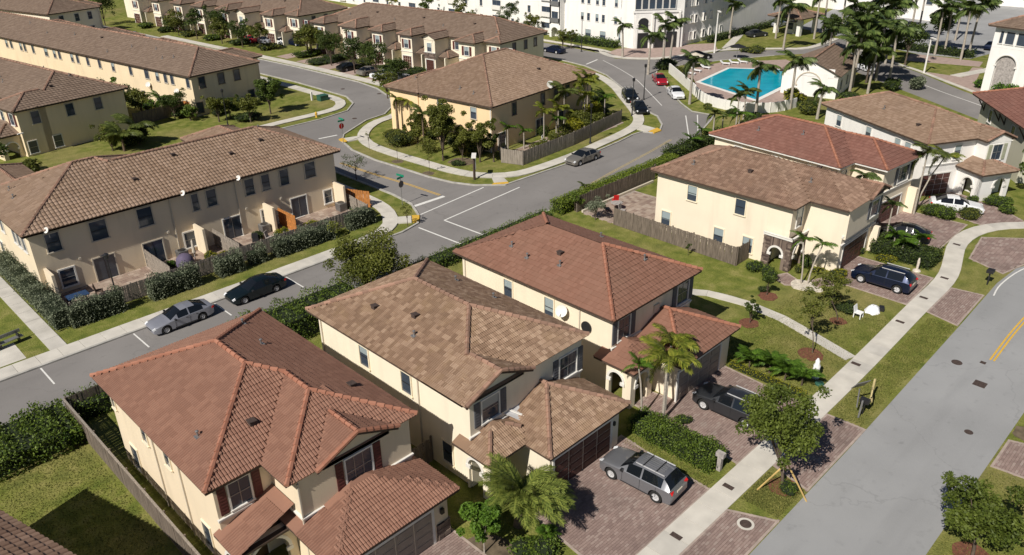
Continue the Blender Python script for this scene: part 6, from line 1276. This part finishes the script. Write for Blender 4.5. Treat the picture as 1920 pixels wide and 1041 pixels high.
# palm-like clump hedge at C
for k, (x, y, s, l) in enumerate(((43.9, 21.2, .95, 'leafy palm shrub in the bed nearest the salmon house garage'), (44.3, 19.9, 1.0, 'leafy palm shrub, second in the bed beside the driveway'), (44.2, 18.7, 1.0, 'leafy palm shrub, third in the bed beside the driveway'), (44.4, 17.6, .85, 'leafy palm shrub at the pavement end of the bed'))):
    make_palm('palm_shrub', l, x, y, .5, 1.45 * s, 40, 'green', 'bark', .05, 60 + k, 'palm shrubs beside the driveway', lo=0, hi=88, shaft=False, cat='palm shrub')
hedge('narrow clipped strip along the brick edge of the salmon house drive', 43.0, 43.5, 16.9, 22.3, .35, 1500, 'leafy', .1, 65, .03)
for k, (x, y, w, h, lf, l) in enumerate(((57.5, 28.6, 1.2, 1.0, 'hedge', 'rounded green shrub at the end of the long fence'), (57.0, 26.9, 1.6, 1.2, 'hedge', 'large rounded shrub beside the porch corner'), (60.9, 25.7, 1.0, 1.4, 'hedge', 'ball shaped topiary against the house wall'), (59.6, 25.7, .7, .8, 'leafo', 'small ball topiary by the porch arch'), (61.0, 24.3, 1.2, .5, 'leafy', 'golden low shrub, left end of the row by the path'), (61.6, 23.0, 1.3, .6, 'leafy', 'golden low shrub, middle of the row by the path'), (60.3, 22.5, 1.3, .6, 'leafy', 'golden low shrub closest to the navy suv'), (67.0, 23.6, .9, .9, 'hedge', 'green shrub beside the garage pillar'),
                                      (54.6, 26.2, .9, .5, 'leafd', 'dark groundcover at the young tree above the path'), (56.0, 19.9, 1.4, .9, 'leafd', 'dark shrub beside the white garden chair'), (25.2, 64.2 - .7, .6, .6, 'leafy', 'yellow flowering plant by the closed parasol'), (26.3, 64.4, 1.2, 1.1, 'leafy', 'large yellow flowering shrub on the second patio'), (27.3, 63.8, 1.1, 1.0, 'leafy', 'yellow flowering shrub next to the divider'), (33.4, 64.3, 1.3, 1.2, 'leafy', 'yellow shrub behind the long hedge near the orange fence'), (36.5, 64.0, 1.6, 1.1, 'leafy', 'orange-yellow shrub at the foot of the orange fence'), (31.6, 65.7, 1.2, 1.0, 'leafd', 'dark shrub in the shade by the blue patio door'), (23.4, 66.0, .8, .7, 'leafb', 'bright green potted plant by the dark patio door'))):
    make_bush('garden_shrub', l, 'shrub', x, y, w, w, h, int(700 * w * h) + 200, lf, .11, 70 + k)
make_bush('flowering_shrub', 'shrub with red blossom at the foot of the young tree near the bundle', 'shrub', 57.2, 21.6, 1.4, 1.2, .6, 500, 'leafo', .12, 90, flower='flower')
# palms near the camera
make_palm('date_palm', 'big feathery grey-green palm in front of the middle house garage', 22.3, 22.2, 1.5, 2.75, 115, 'date', 'barkb', .24, 100, lo=-22, hi=88, shaft=False)
make_bush('shady_groundcover', 'dark groundcover under the big feathery palm', 'ground cover', 21.6, 20.3, 2.6, 2.2, .7, 2200, 'hedge', .14, 101); make_bush('shady_groundcover', 'spiky dark groundcover nearest the bottom edge', 'ground cover', 20.8, 18.4, 2.6, 1.8, .6, 1800, 'hedge', .14, 102)
make_palm('bromeliad', 'pale spiky rosette plant beside the brick driveway', 22.6, 20.6, .15, .75, 22, 'green', 'bark', .05, 103, lo=10, hi=75, shaft=False, cat='plant')
make_palm('garden_palm', 'pair of slender palms with arching bright fronds by the salmon house porch', 34.9, 22.0, 4.2, 2.15, 18, 'yellow', 'barkg', .085, 104, stems=[(0, 0, 1.0), (.9, .5, .9)], lean=(.1, .1), lo=-30, hi=70)
make_palm('garden_palm', 'short young palm left of the slender pair', 34.3, 23.2, 3.6, 1.2, 9, 'green', 'barkg', .06, 105, lean=(-.2, .3), lo=-10, hi=80)
make_bush('porch_shrub', 'low clipped shrub at the foot of the slender palms', 'shrub', 35.6, 21.0, 1.0, .9, .5, 500, 'hedge', .1, 106)
make_palm('yard_palm', 'leaning young palm on the stone ring, left one', 57.9, 24.5, 3.5, 1.3, 10, 'green', 'barkg', .06, 107, lean=(.5, .6)); make_palm('yard_palm', 'leaning young palm on the stone ring, right one', 58.2, 24.1, 3.0, 1.3, 10, 'green', 'barkg', .06, 108, lean=(1.4, -.1))
for k, (x, y) in enumerate(((69.2, 21.6), (68.2, 20.5), (70.0, 19.8))): make_palm('bushy_palm', 'bushy dark palm in the hedge before the black sedan, %s' % ['farthest back', 'front left', 'front right'][k], x, y, 1.5, 1.25, 18, 'green', 'barkg', .06, 110 + k, lo=-10, hi=80)
make_palm('entry_palm', 'tall slender palm in front of the rose roofed house', 79.5, 23.6, 6.0, 2.0, 14, 'feather', 'barkg', .08, 115, lo=-30, hi=70); make_palm('entry_palm', 'slender palm leaning right by the white house garage', 80.3, 23.8, 5.2, 1.9, 13, 'yellow', 'barkg', .07, 116, lean=(1.6, -1.0), lo=-30)
make_palm('dark_garden_palm', 'dark palm against the wall between the pale yellow and rose roofed houses', 71.2, 26.0, 5.4, 1.6, 12, 'royal', 'barkg', .08, 117, lo=-30, hi=60); make_palm('dark_garden_palm', 'low dark palm behind the pale yellow house corner', 70.6, 22.8, 3.6, 1.3, 10, 'royal', 'barkg', .07, 118)
for k, (x, y, w, d_, h, lf) in enumerate(((80.6, 21.6, 2.2, 3.6, 1.2, 'hedge'), (82.0, 19.2, 1.8, 2.6, 1.1, 'leafo'), (86.3, 20.3, 1.4, 1.2, .9, 'hedge'), (87.6, 18.5, 2.6, 2.2, 1.0, 'hedge'), (86.0, 17.2, 2.0, 1.6, .8, 'hedge'), (84.6, 22.9, 1.2, .8, .7, 'hedge'))):
    make_bush('front_garden_shrub', 'shrub in the white house front garden, %s' % ['largest one before the garage', 'bushy one beside the white sedan', 'small one by the porch column', 'round one right of the walk', 'low one nearest the pavement', 'small one against the garage wall'][k], 'shrub', x, y, w, d_, h, int(w * d_ * 420), lf, .14, 120 + k)
make_tree('side_tree', 'leafy tree at the right edge before the dark roofed house', 'tree', 92.4, 17.0, 5.2, 1.7, 1.6, 2600, 'leaf', .22, 12, seed=126, tr=.1)
make_palm('porch_palm', 'small spiky palm growing against the white house porch column', 88.8, 20.6, 1.8, 1.0, 10, 'green', 'barkg', .06, 127)
# peach building garden
make_tree('cypress_tree', 'tall dark conifer-like tree in front of the peach wall', 'tree', 58.8, 70.6, 8.8, 2.4, 1.0, 11000, 'leafo', .22, 22, seed=130, tr=.1, sparse=.2, spread=.5)
make_tree('garden_tree', 'olive tree between the peach wall corner and the fence', 'tree', 61.4, 66.9, 6.2, 2.1, .6, 7500, 'leafo', .22, 16, seed=131, tr=.1, sparse=.2); make_tree('garden_tree', 'dark tree hugging the corner post of the palm yard', 'tree', 62.6, 65.8, 4.6, .8, .6, 1800, 'leafd', .2, 10, seed=132, tr=.1)
make_tree('garden_tree', 'small yellowish tree just right of the conifer', 'tree', 60.4, 68.9, 5.0, 1.7, .5, 4200, 'leafo', .2, 10, seed=133, tr=.06)
make_palm('peach_wall_palm', 'green palm against the peach wall left of the conifer', 60.6, 76.3, 4.0, 1.9, 16, 'feather', 'barkb', .12, 134, lo=-20); make_palm('peach_wall_palm', 'second green palm against the peach wall', 61.6, 73.8, 3.6, 1.7, 14, 'feather', 'barkb', .12, 135, lo=-20)
make_palm('corner_palm', 'brown skirted palm at the left corner of the peach building', 62.2, 83.6, 4.4, 1.6, 14, 'yellow', 'barkb', .16, 136, lo=-50); make_palm('corner_palm', 'drooping dry palm beside the skirted one', 63.4, 82.2, 4.2, 1.4, 12, 'yellow', 'barkb', .14, 137, lo=-60, hi=40)
make_bush('big_shrub', 'broad olive shrub on the corner lawn before the peach wall', 'shrub', 59.2, 79.6, 3.4, 5.0, 1.9, 5200, 'leafo', .17, 138); make_bush('big_shrub', 'sparse shrub behind the corner lawn beside the palms', 'shrub', 59.6, 74.6, 2.0, 2.2, 1.6, 1600, 'leafo', .16, 139, core=False)
make_bush('small_shrub', 'small dark shrub at the foot of the conifer', 'shrub', 58.9, 68.0, 1.5, 1.5, .6, 600, 'leafd', .14, 140)
for k, (x, y) in enumerate(((55.3, 80.6), (55.0, 74.5), (54.8, 68.3))): make_tree('verge_sapling', 'thin young tree on the verge, %s' % ['farthest from the crossing', 'middle of three', 'nearest the crossing'][k], 'tree', x, y, 2.6, .5, 1.2, 160, 'leafo', .12, 6, seed=141 + k, tr=.02, sparse=.1, group='saplings on the corner verge')
yd = [(67.2, 68.0, 2.6, 'green', 1.1), (68.6, 66.6, 2.2, 'green', 1.1), (71.8, 66.2, 4.0, 'yellow', 1.4), (73.0, 65.2, 3.0, 'green', 1.2), (75.6, 67.2, 3.4, 'yellow', 1.6), (77.4, 67.8, 5.0, 'feather', 1.9), (79.6, 66.2, 4.4, 'yellow', 1.8), (81.0, 67.8, 5.6, 'yellow', 1.9), (82.6, 68.2, 5.8, 'yellow', 1.8), (83.6, 66.0, 3.6, 'green', 1.6)]
for k, (x, y, h, kd, L) in enumerate(yd): make_palm('courtyard_palm', 'palm in the fenced yard of the peach building, %s' % ['first from the left', 'second from the left', 'third, with bright yellow fronds', 'fourth, low and green', 'fifth, short and yellow', 'sixth, tall and green by the wall', 'seventh, leaning yellow', 'eighth, tallest yellow', 'ninth, yellow beside the tallest', 'tenth, low green at the right'][k], x, y, h, L * 1.15, 17, kd, 'barkg', .07, 150 + k, 'palms in the fenced yard', lo=-25)
for k, (x, y, w, h, lf) in enumerate(((70, 64.4, 1.6, 1.6, 'leafo'), (74.6, 65.0, 2.2, 2.2, 'leafo'), (78.6, 65.4, 2.4, 2.2, 'leafo'), (81.5, 65.4, 2.4, 2.4, 'leafo'), (85.6, 66.3, 1.6, 1.6, 'leafo'), (88.0, 71.5, 3.0, 1.5, 'leafd'), (86.5, 68.5, 2.0, 1.4, 'leafd'))):
    make_bush('yard_shrub', 'olive shrub inside the palm yard, %s' % ['leftmost', 'second from left', 'middle', 'second from right', 'rightmost at the fence end', 'behind the yard by the pool street', 'behind the yard beside the low one'][k], 'shrub', x, y, w, w * .8, h, int(w * h * 330), lf, .18, 170 + k, core=False)
# far left and upper street trees
for k, (x, y, h, cr, n, lf, l) in enumerate(((55.8, 105.3, 5.2, 1.8, 3000, 'leaf', 'round street tree at the corner of the long yellow row'), (48.6, 106.8, 3.6, 1.5, 1500, 'leafo', 'olive tree before the shaded end wall of the long yellow row'), (50.5, 107.2, 3.0, 1.3, 1200, 'leafd', 'smaller dark tree beside the olive one'), (46.2, 110.6, 2.2, 1.2, 900, 'hedge', 'light green shrub-like tree by the far fence'), (40.6, 121.5, 4.4, 2.0, 1800, 'leafd', 'dark tree in the gap between the far-left rows'), (42.4, 117.8, 3.8, 1.6, 1400, 'leafo', 'yellow-green tree in the gap between the far-left rows'),
                                          (80.4, 126.5, 6.0, 2.3, 2400, 'leafd', 'first dark street tree from the left before the near row'), (79.5, 118.0, 6.4, 2.5, 2600, 'leafd', 'second dark street tree before the near row'), (79.4, 111.5, 6.2, 2.6, 2600, 'leafd', 'third dark street tree before the near row'), (78.6, 105.0, 4.8, 2.2, 1800, 'leafd', 'dark tree before the brown garage of the near row'), (72.6, 98.0 + 1.6, 4.4, 1.7, 1400, 'leafo', 'olive tree at the bend left of the peach building'), (73.6, 95.0, 3.2, 1.0, 700, 'leafy', 'small yellow tree left of the peach building'),
                                          (82, 136.5, 5.4, 2.4, 2200, 'leafo', 'olive tree before the gap between the two bay rows'), (84.2, 133.5, 4.6, 2.0, 1600, 'leafo', 'second olive tree before the gap between the two bay rows'), (80.5, 167.5, 6.0, 2.6, 1800, 'leafd', 'dark tree before the far bay row'), (77, 183, 3.0, 2.2, 900, 'leafd', 'dark shrub-like tree near the top left cars'), (70, 205, 7, 3.2, 1800, 'leafd', 'tree among the dark rows at the top left'),
                                          (92.6, 93.8, 3.8, 1.7, 1500, 'leafb', 'bright round tree behind the ridge of the peach building roof'), (118.6, 104.5, 4.4, 1.5, 700, 'leafo', 'thin street tree at the corner before the white block'), (123, 124, 7.5, 3.0, 2200, 'leafd', 'large dark tree before the white apartment block'), (126.0, 119, 5.5, 1.8, 900, 'leafo', 'olive tree before the balconies of the white block'), (124, 140, 7, 2.2, 900, 'leafo', 'tree before the white block, middle'), (124, 152, 7, 2.2, 900, 'leaf', 'tree before the white block, farther'), (124, 165, 6, 2.0, 700, 'leafy', 'yellowish tree before the white block, farthest'))):
    make_tree('street_tree', l, 'tree', x, y, h * (1.15 if x < 110 else 1), cr * (1.28 if x < 110 else 1), h * .22, int(n * 1.5), lf, .26 if y < 130 else .34, 15, seed=200 + k, tr=.1, sparse=.25)
for k, (x, y, w, h, lf, l) in enumerate(((51.5, 105, 5, 1.0, 'leafd', 'low dark shrubs along the shaded end wall'), (36.5, 105.6, 4.6, 2.3, 'leafo', 'broad olive bush right of the nearer far-left row'), (81, 130, 7, 1.0, 'leafd', 'low shrubs along the near row, left'), (83, 121, 4, .9, 'leafo', 'low shrubs along the near row, middle'), (84, 106, 4, .9, 'leafd', 'low shrubs along the near row, right'), (26, 96, 5, 1.2, 'leafd', 'bushes behind the townhouses at the left'), (17.5, 100, 5, 2.0, 'leafd', 'dark bushes at the far left edge'), (152, 90.8, 4, 1.0, 'leafy', 'yellow shrubs at the foot of the shaded apartment wall'), (112.5, 53.6, 3.4, 1.8, 'leafy', 'bright yellow-green shrub before the pool house'), (109.0, 49.6, 3.2, 1.4, 'leafd', 'dark shrub bed left of the pool house'), (118, 47.2, 4, 1.2, 'leafd', 'dark shrubs right of the pool house'), (140.5, 76.0, 5, 1.0, 'leafo', 'olive shrubs on the street island behind the pool'), (118.0, 80.2, 4.5, 1.6, 'leafd', 'shrubs at the far corner of the pool wall'), (114.6, 75.2, 2.2, 1.5, 'leafo', 'shrubs inside the white pool wall'), (110.2, 69.8, 2.0, 1.2, 'leafo', 'second shrub patch inside the white pool wall'), (131, 42.5, 3, 2.2, 'leafs', 'silvery shrub by the tall palms at the right'), (128, 45, 3, 2.0, 'leafd', 'dark shrub at the foot of the right palms'), (139, 35.4, 3.0, 1.4, 'leafb', 'bright green shrubs at the foot of the arched tower'), (133.0, 31.0, 4.5, 2.4, 'leafb', 'bright shrubs in front of the tower arches'), (38, 62.8 - 1.9, .6, .5, 'leafo', 'tiny shrub by the pavement near the corner'))):
    make_bush('distant_shrub' if y > 60 else 'bed_shrub', l, 'shrub', x, y, w, w * .7, h, int(250 + w * h * 160), lf, .28, 240 + k)
# palms of the middle distance
pl = [(112.1, 79.5, 6.2, 2.6, 'royal palm with thick white trunk at the kerb before the red car'), (119.9, 82.0, 6.6, 2.5, 'royal palm on the corner before the block entrance, left trunk'), (120.8, 81.2, 7.2, 2.5, 'royal palm on the corner before the block entrance, right trunk'), (100.4, 63.5, 6.2, 2.5, 'royal palm at the front corner of the pool wall'), (100.4, 52.8, 6.6, 2.6, 'royal palm standing before the pool water'), (107.6, 51.4, 6.4, 2.6, 'royal palm left of the pool house wall'), (146.0, 72.8, 7.6, 3.0, 'tall palm behind the pool beside the lawn'), (149.6, 86.6, 6.4, 2.2, 'palm with golden crown before the shaded apartment wall'), (105.3, 46.2, 4.0, 2.0, 'shorter grey palm left below the pool house'), (120.2, 48.4, 7.0, 3.0, 'big palm leaning over the pool house roof'), (128.9, 46.1, 8.0, 3.2, 'tall palm in the dense group right of the pool house, front'), (126.0, 50.5, 7.6, 3.2, 'tall palm in the dense group right of the pool house, second'), (132.5, 49.5, 8.4, 3.2, 'tall palm in the dense group right of the pool house, third'), (133.0, 54.0, 8.6, 3.2, 'tall palm in the dense group right of the pool house, fourth'),
      (139.0, 53.0, 9.0, 3.2, 'tall palm in the dense group right of the pool house, fifth'), (129.0, 56.5, 7.4, 3.0, 'tall palm in the dense group right of the pool house, sixth'), (123.5, 47.0, 6.0, 2.6, 'lower palm at the right wall of the pool house'), (146.0, 53.5, 9.5, 3.3, 'high palm above the curved street, left'), (151.0, 57.5, 9.5, 3.3, 'high palm above the curved street, right'), (159.5, 50.0, 7.6, 2.8, 'palm with pale trunk on the upper plaza, left pair front'), (162.0, 49.2, 8.0, 2.8, 'palm with pale trunk on the upper plaza, left pair back'), (157.5, 44.9, 8.4, 3.0, 'palm with pale trunk on the upper plaza, right pair front'), (162.4, 45.2, 8.6, 3.0, 'palm with pale trunk on the upper plaza, right pair back'), (160, 73.5, 8.0, 2.8, 'palm left of the entrance pavilion'), (166, 74.5, 9.5, 2.8, 'dark trunked palm right of the entrance pavilion'), (170, 72.5, 9.5, 2.8, 'dark trunked palm farther right of the pavilion'), (155.5, 79.5, 7.2, 2.6, 'palm on the island before the pavilion'), (168, 90, 8.0, 2.8, 'palm beyond the pavilion'), (178, 92, 8.0, 2.8, 'palm far beyond the pavilion'), (152, 63.2, 8.0, 3.0, 'palm on the street edge between pool house and pavilion'), (158, 61.5, 8.5, 3.0, 'palm beyond the pool street edge'), (165.5, 57, 9.5, 3.0, 'palm in the far cluster, left'), (172.5, 58, 9.0, 3.0, 'palm in the far cluster, middle'), (176, 52, 9.5, 3.0, 'palm in the far cluster, right'), (181, 66, 9, 3.0, 'palm at the top edge right of centre'), (188, 58, 9, 3.0, 'palm at the top edge far right'),
      (120.6, 91.5, 5.5, 2.0, 'thin palm at the block corner paving'), (151.5, 92.0, 6.0, 2.0, 'palm at the end of the shaded apartment wall')]
for k, (x, y, h, L, l) in enumerate(pl): make_palm('royal_palm', l, x, y, h, L * 1.08, 17, 'royal' if x < 125 else 'far', 'barkg', .17, 300 + k, 'palms around the pool and the far streets', lean=(random.uniform(-.4, .4), random.uniform(-.4, .4)), lo=-35, hi=65)
for k, (x, y, h, L, n_, l) in enumerate(((84.2, 51.2, 1.8, 1.5, 12, 'bushy palm at the hedge end, leftmost of the corner palms'), (86.6, 51.0, 3.4, 1.6, 13, 'corner palm by the red roof edge, second'), (89.4, 51.4, 2.4, 1.5, 12, 'corner palm by the red roof edge, third'), (93.2, 51.6, 4.4, 1.9, 13, 'taller corner palm beside the pool street'), (91.0, 50.0, 2.6, 1.8, 14, 'dense low corner palm behind the rose roof'), (98.4, 53.5, 3.6, 2.0, 13, 'palm on the planted kerb below the pool'), (80.8, 50.4, 1.6, 1.5, 12, 'bushy palm over the roadside hedge'), (60.9, 51.0 - .6, 1.2, .9, 12, 'small leafy palm at the end of the clipped hedge near the fence'))): make_palm('corner_garden_palm', l, x, y, h, L, n_, 'feather' if k % 2 else 'green', 'barkg', .09, 350 + k, 'palms at the pool street corner', lo=-25)
make_tree('hedge_tree', 'grey-green bush tree at the corner of the long fence', 'tree', 57.0, 45.6, 2.8, 1.3, .4, 1700, 'leafs', .15, 10, seed=370, tr=.05); make_tree('hedge_tree', 'green shrub tree left of the fence corner by the road hedge', 'tree', 57.4, 48.6, 2.4, 1.1, .3, 1300, 'hedge', .15, 9, seed=371, tr=.05)
for k, (x, y, h, cr, l) in enumerate(((136, 51, 8.5, 3.6, 'broad dark canopy behind the palms right of the pool house'), (141, 57, 9.5, 4.0, 'broad canopy in the dense palm group, behind'), (147, 50.5, 8.5, 3.4, 'broad canopy in the dense palm group, right'), (130, 50, 6.0, 2.6, 'lower round tree in the dense palm group'), (156, 62, 8.5, 3.6, 'round tree on the far side of the dense palm group'), (166, 52, 8.0, 3.2, 'round tree in the far palm cluster'), (151, 66, 7.0, 2.6, 'tree between the pool house and the pavilion'))): make_tree('canopy_tree', l, 'tree', x, y, h, cr, h * .3, 3000, 'leafd', .38, 16, seed=400 + k, tr=.15, sparse=.25)
make_tree('wall_shrub', 'tall green shrub against the lit wall of the long yellow row', 'tree', 46.5 - 3.3, 129, 4.2, 1.3, .8, 800, 'leafb', .25, 8, seed=372, tr=.06); make_bush('wall_bush', 'flowering bush against the lit wall of the long yellow row', 'shrub', 42.2, 133, 2.6, 2.6, 3.4, 900, 'leafs', .25, 373, flower='flower')
# grass blades: uneven turf near the camera, thicker at edges
def turf(name, x0, x1, y0, y1, n, seed):
    r = np.random.default_rng(seed); P = np.stack([r.uniform(x0, x1, n), r.uniform(y0, y1, n), np.zeros(n)], 1); a = r.uniform(0, math.pi, n); h = r.uniform(.03, .08, n); w = .03
    d = np.stack([np.cos(a) * w, np.sin(a) * w, np.zeros(n)], 1); u = np.stack([r.normal(0, .02, n), r.normal(0, .02, n), h], 1)
    o = link(name, quads_mesh(name, np.stack([P - d, P + d, P + d * .3 + u, P - d * .3 + u], 1), M['turf'], r.random(n))); tag(o, None, None, None, 'stuff'); return o
M['turf'] = leafmat('turf_blade', (0.07, 0.09, 0.018), (0.26, 0.25, 0.07), .2, .8)
for k, (n_, a, b, c, d_, q) in enumerate((('grass_blades', 42.0 + 1.8, 57.5, 16.7, 24, 14000), ('grass_blades', 42.8, 59.4, 12.9, 14.9, 9000), ('grass_blades', 32.1, 35.1, 12.7, 14.9, 5000), ('grass_blades', 31.4, 32.4, 16.7, 22.5, 1500), ('grass_blades', -2, 8.8, 34, 46.5, 12000), ('grass_blades', 34.5, 44.0, 1.5, 6.0, 6000))): turf(n_, a, b, c, d_, q, k)

# more planting along the far walls and kerbs
ordn = ['first', 'second', 'third', 'fourth', 'fifth', 'sixth', 'seventh', 'eighth', 'ninth', 'tenth', 'eleventh', 'twelfth']
lw = [(63.4, 83.6, 1.6, 1.3, 'leafo'), (63.9, 81.4, 1.6, 1.6, 'leafd'), (63.8, 78.8, 2.0, 1.4, 'leafo'), (64.4, 76.4, 1.8, 1.8, 'leafd'), (64.4, 74.2, 2.0, 1.5, 'leafo'), (64.8, 71.8, 2.0, 1.9, 'leafo'), (64.6, 69.6, 1.8, 1.6, 'leafd'), (62.6, 72.2, 2.2, 2.4, 'leafo'), (62.8, 69.4, 2.0, 2.2, 'leafo'), (61.8, 71.0, 1.6, 1.4, 'leafy')]
for k, (x, y, w, h, f) in enumerate(lw): make_bush('wall_shrub', 'shrub against the peach wall, %s from the far corner' % ordn[k], 'shrub', x, y, w, w, h, int(380 * w * h), f, .2, 500 + k)
for k, y in enumerate((104.5, 108.6, 115.2, 122.4, 129.6, 136.6)):
    x = 86 - (y - 100) * .1; make_bush('driveway_shrub', 'low planting between the driveways of the near bay row, %s from the right' % ordn[k], 'shrub', x, y + .6, 6.5, 2.6, 1.2, 1300, ['leafo', 'leafd', 'hedge'][k % 3], .28, 520 + k)
for k, y in enumerate((147, 156, 165, 174, 183, 192)): make_bush('driveway_shrub', 'low planting before the far bay row, %s from the right' % ordn[k], 'shrub', 80.5 - (y - 147) * .12, y + 2, 4.5, 3, 1.3, 700, ['leafo', 'leafd', 'hedge'][k % 3], .38, 530 + k)
for k, (y, h, cr) in enumerate(((149, 5.2, 2.1), (155, 5.8, 2.4), (162, 5.0, 2.0), (171, 5.6, 2.3), (178, 5.2, 2.2))): make_tree('row_tree', 'tree before the far bay row, %s from the right' % ordn[k], 'tree', 79.2 - (y - 147) * .12, y, h * 1.15, cr * 1.25, 1.3, 2000, 'leafd' if k % 2 else 'leafo', .34, 12, seed=540 + k, tr=.1, sparse=.25)
for k, t_ in enumerate((2.0, 5.5, 9.5, 13.5, 18, 24, 30)):
    a = R(8.2); x, y = 47.5 - math.sin(a) * t_ - 1.4, 111.3 + math.cos(a) * t_; make_bush('rear_shrub', 'shrub at the rear wall of the long yellow row, %s from the near corner' % ordn[k], 'shrub', x, y, 2.4, 2.2, [1.4, 2.4, 1.6, 2.6][k % 4], 900, ['leafd', 'leafo', 'leafb', 'leafd'][k % 4], .22, 560 + k)
for k, (x, y, w, h) in enumerate(((50.4, 110.6, 2.4, 1.4), (53.4, 111.0, 2.6, 2.2), (56.4, 111.6, 2.2, 1.4), (58.8, 112.2, 1.8, 1.8))): make_bush('end_wall_shrub', 'shrub at the shaded end wall of the long yellow row, %s from the left' % ordn[k], 'shrub', x, y, w, w, h, 900, 'leafd' if k % 2 else 'leafo', .2, 570 + k)
make_tree('garden_tree', 'feathery olive bush-tree before the nearer far-left block', 'tree', 33.0, 104.4, 3.8, 2.0, .5, 2200, 'leafo', .24, 12, seed=580, tr=.07, sparse=.2)
for k, (x, y, h, cr, f) in enumerate(((20, 104, 4.5, 2.2, 'leafd'), (16, 108, 5, 2.4, 'leaf'), (22, 98.5, 3, 1.6, 'leafo'))): make_tree('left_edge_tree', 'tree at the left edge by the arched porch, %s from the left' % ordn[k], 'tree', x, y, h, cr, 1, 2200, f, .24, 12, seed=585 + k, tr=.08, sparse=.25)
for k, (x, y, h, cr) in enumerate(((112.5, 96, 4, 1.4), (116, 110, 5, 1.8), (113, 125, 5, 1.8))): make_tree('kerb_tree', 'slim tree on the kerb before the white block, %s from the right' % ordn[k], 'tree', x + 8, y + 8, h, cr, 1.5, 800, 'leafo', .3, 10, seed=590 + k, tr=.08, sparse=.15)
for k, (x, y, w, h, f) in enumerate(((104.2, 59.0, 1.8, 1.0, 'leafd'), (104.8, 55.6, 1.8, .9, 'leafo'), (99.6, 60.2, 1.6, .9, 'leafo'), (99.6, 55.8, 1.6, .9, 'leafd'), (111.4, 52.2, 2.6, 1.6, 'leafy'), (107.0, 48.5, 3.0, 1.5, 'leafo'), (115, 46.4, 3, 1.2, 'hedge'), (96, 50.5, 3.4, 2.0, 'leafd'), (93.6, 48.6, 3.2, 1.8, 'leafo'))): make_bush('poolside_shrub', 'shrub around the pool wall, %s of the street side planting' % ordn[k], 'shrub', x, y, w, w, h, int(200 * w * h) + 200, f, .26, 600 + k)

for k, (x, y, w, h, f) in enumerate(((68.4, 64.4, 2.0, 1.5, 'leafo'), (72.4, 65.0, 2.2, 1.8, 'leafo'), (76.4, 65.4, 2.6, 2.6, 'leafy'), (79.8, 66.4, 2.8, 3.0, 'leafo'), (82.8, 67.6, 2.6, 3.4, 'leafy'), (84.8, 68.4, 2.2, 2.6, 'leafo'), (74.2, 68.6, 2.0, 1.6, 'leafd'), (80.6, 69.0, 2.2, 2.4, 'leafo'))):
    make_bush('courtyard_shrub', 'tall loose shrub inside the palm yard fence, %s from the left' % ordn[k], 'shrub', x, y, w, w, h, int(300 * w * h), f, .2, 700 + k, core=False)
for k, (x, y, w, h, f) in enumerate(((91, 73.2, 2.2, 1.2, 'leafo'), (93.5, 76, 2.4, 1.3, 'leafd'), (90, 76, 2.6, 1.6, 'leafo'), (95.5, 79, 2.2, 1.3, 'leafd'))):
    make_bush('kerb_shrub', 'shrub behind the pavement of the pool street, %s from the palm yard' % ordn[k], 'shrub', x, y, w, w, h, int(300 * w * h), f, .22, 720 + k)

for k, (x, y, h, cr, f, l) in enumerate(((51.5, 103.2, 4.4, 2.0, 'leafo', 'loose olive tree on the lawn before the long yellow row, right of the lamp post'), (44.8, 112.4, 4.6, 2.1, 'leafd', 'dense dark tree behind the far fence'), (38.6, 116.5, 5.0, 2.2, 'leafo', 'olive tree behind the far fence, left'), (63.0, 80.4, 3.6, 1.6, 'leafo', 'loose tree against the peach wall between the palms and the corner'), (62.4, 75.0, 4.2, 1.7, 'leafd', 'dark loose tree against the peach wall behind the conifer'), (61.0, 78.0, 2.6, 1.5, 'leafo', 'low spreading tree on the corner lawn'))):
    make_tree('garden_tree', l, 'tree', x, y, h, cr, h * .2, 3000, f, .22, 14, seed=800 + k, tr=.08, sparse=.25)

make_palm('bushy_lawn_palm', 'bushy palm on the lawn before the nearer far-left block, left one', 34.0, 103.2, 1.6, 2.6, 20, 'feather', 'barkb', .14, 900, lo=-15)
make_palm('bushy_lawn_palm', 'bushy palm on the lawn before the nearer far-left block, right one', 36.4, 104.6, 2.0, 2.6, 20, 'feather', 'barkb', .14, 901, lo=-15)
make_palm('bushy_lawn_palm', 'bushy palm between the far-left rows behind the dark fence', 44.2, 114.6, 2.4, 2.2, 18, 'green', 'barkb', .14, 902, lo=-15)
make_palm('row_palm', 'grey-green palm in a front garden of the near bay row, left', 83.0, 137.0, 3.6, 2.4, 18, 'feather', 'barkb', .14, 903, lo=-20)
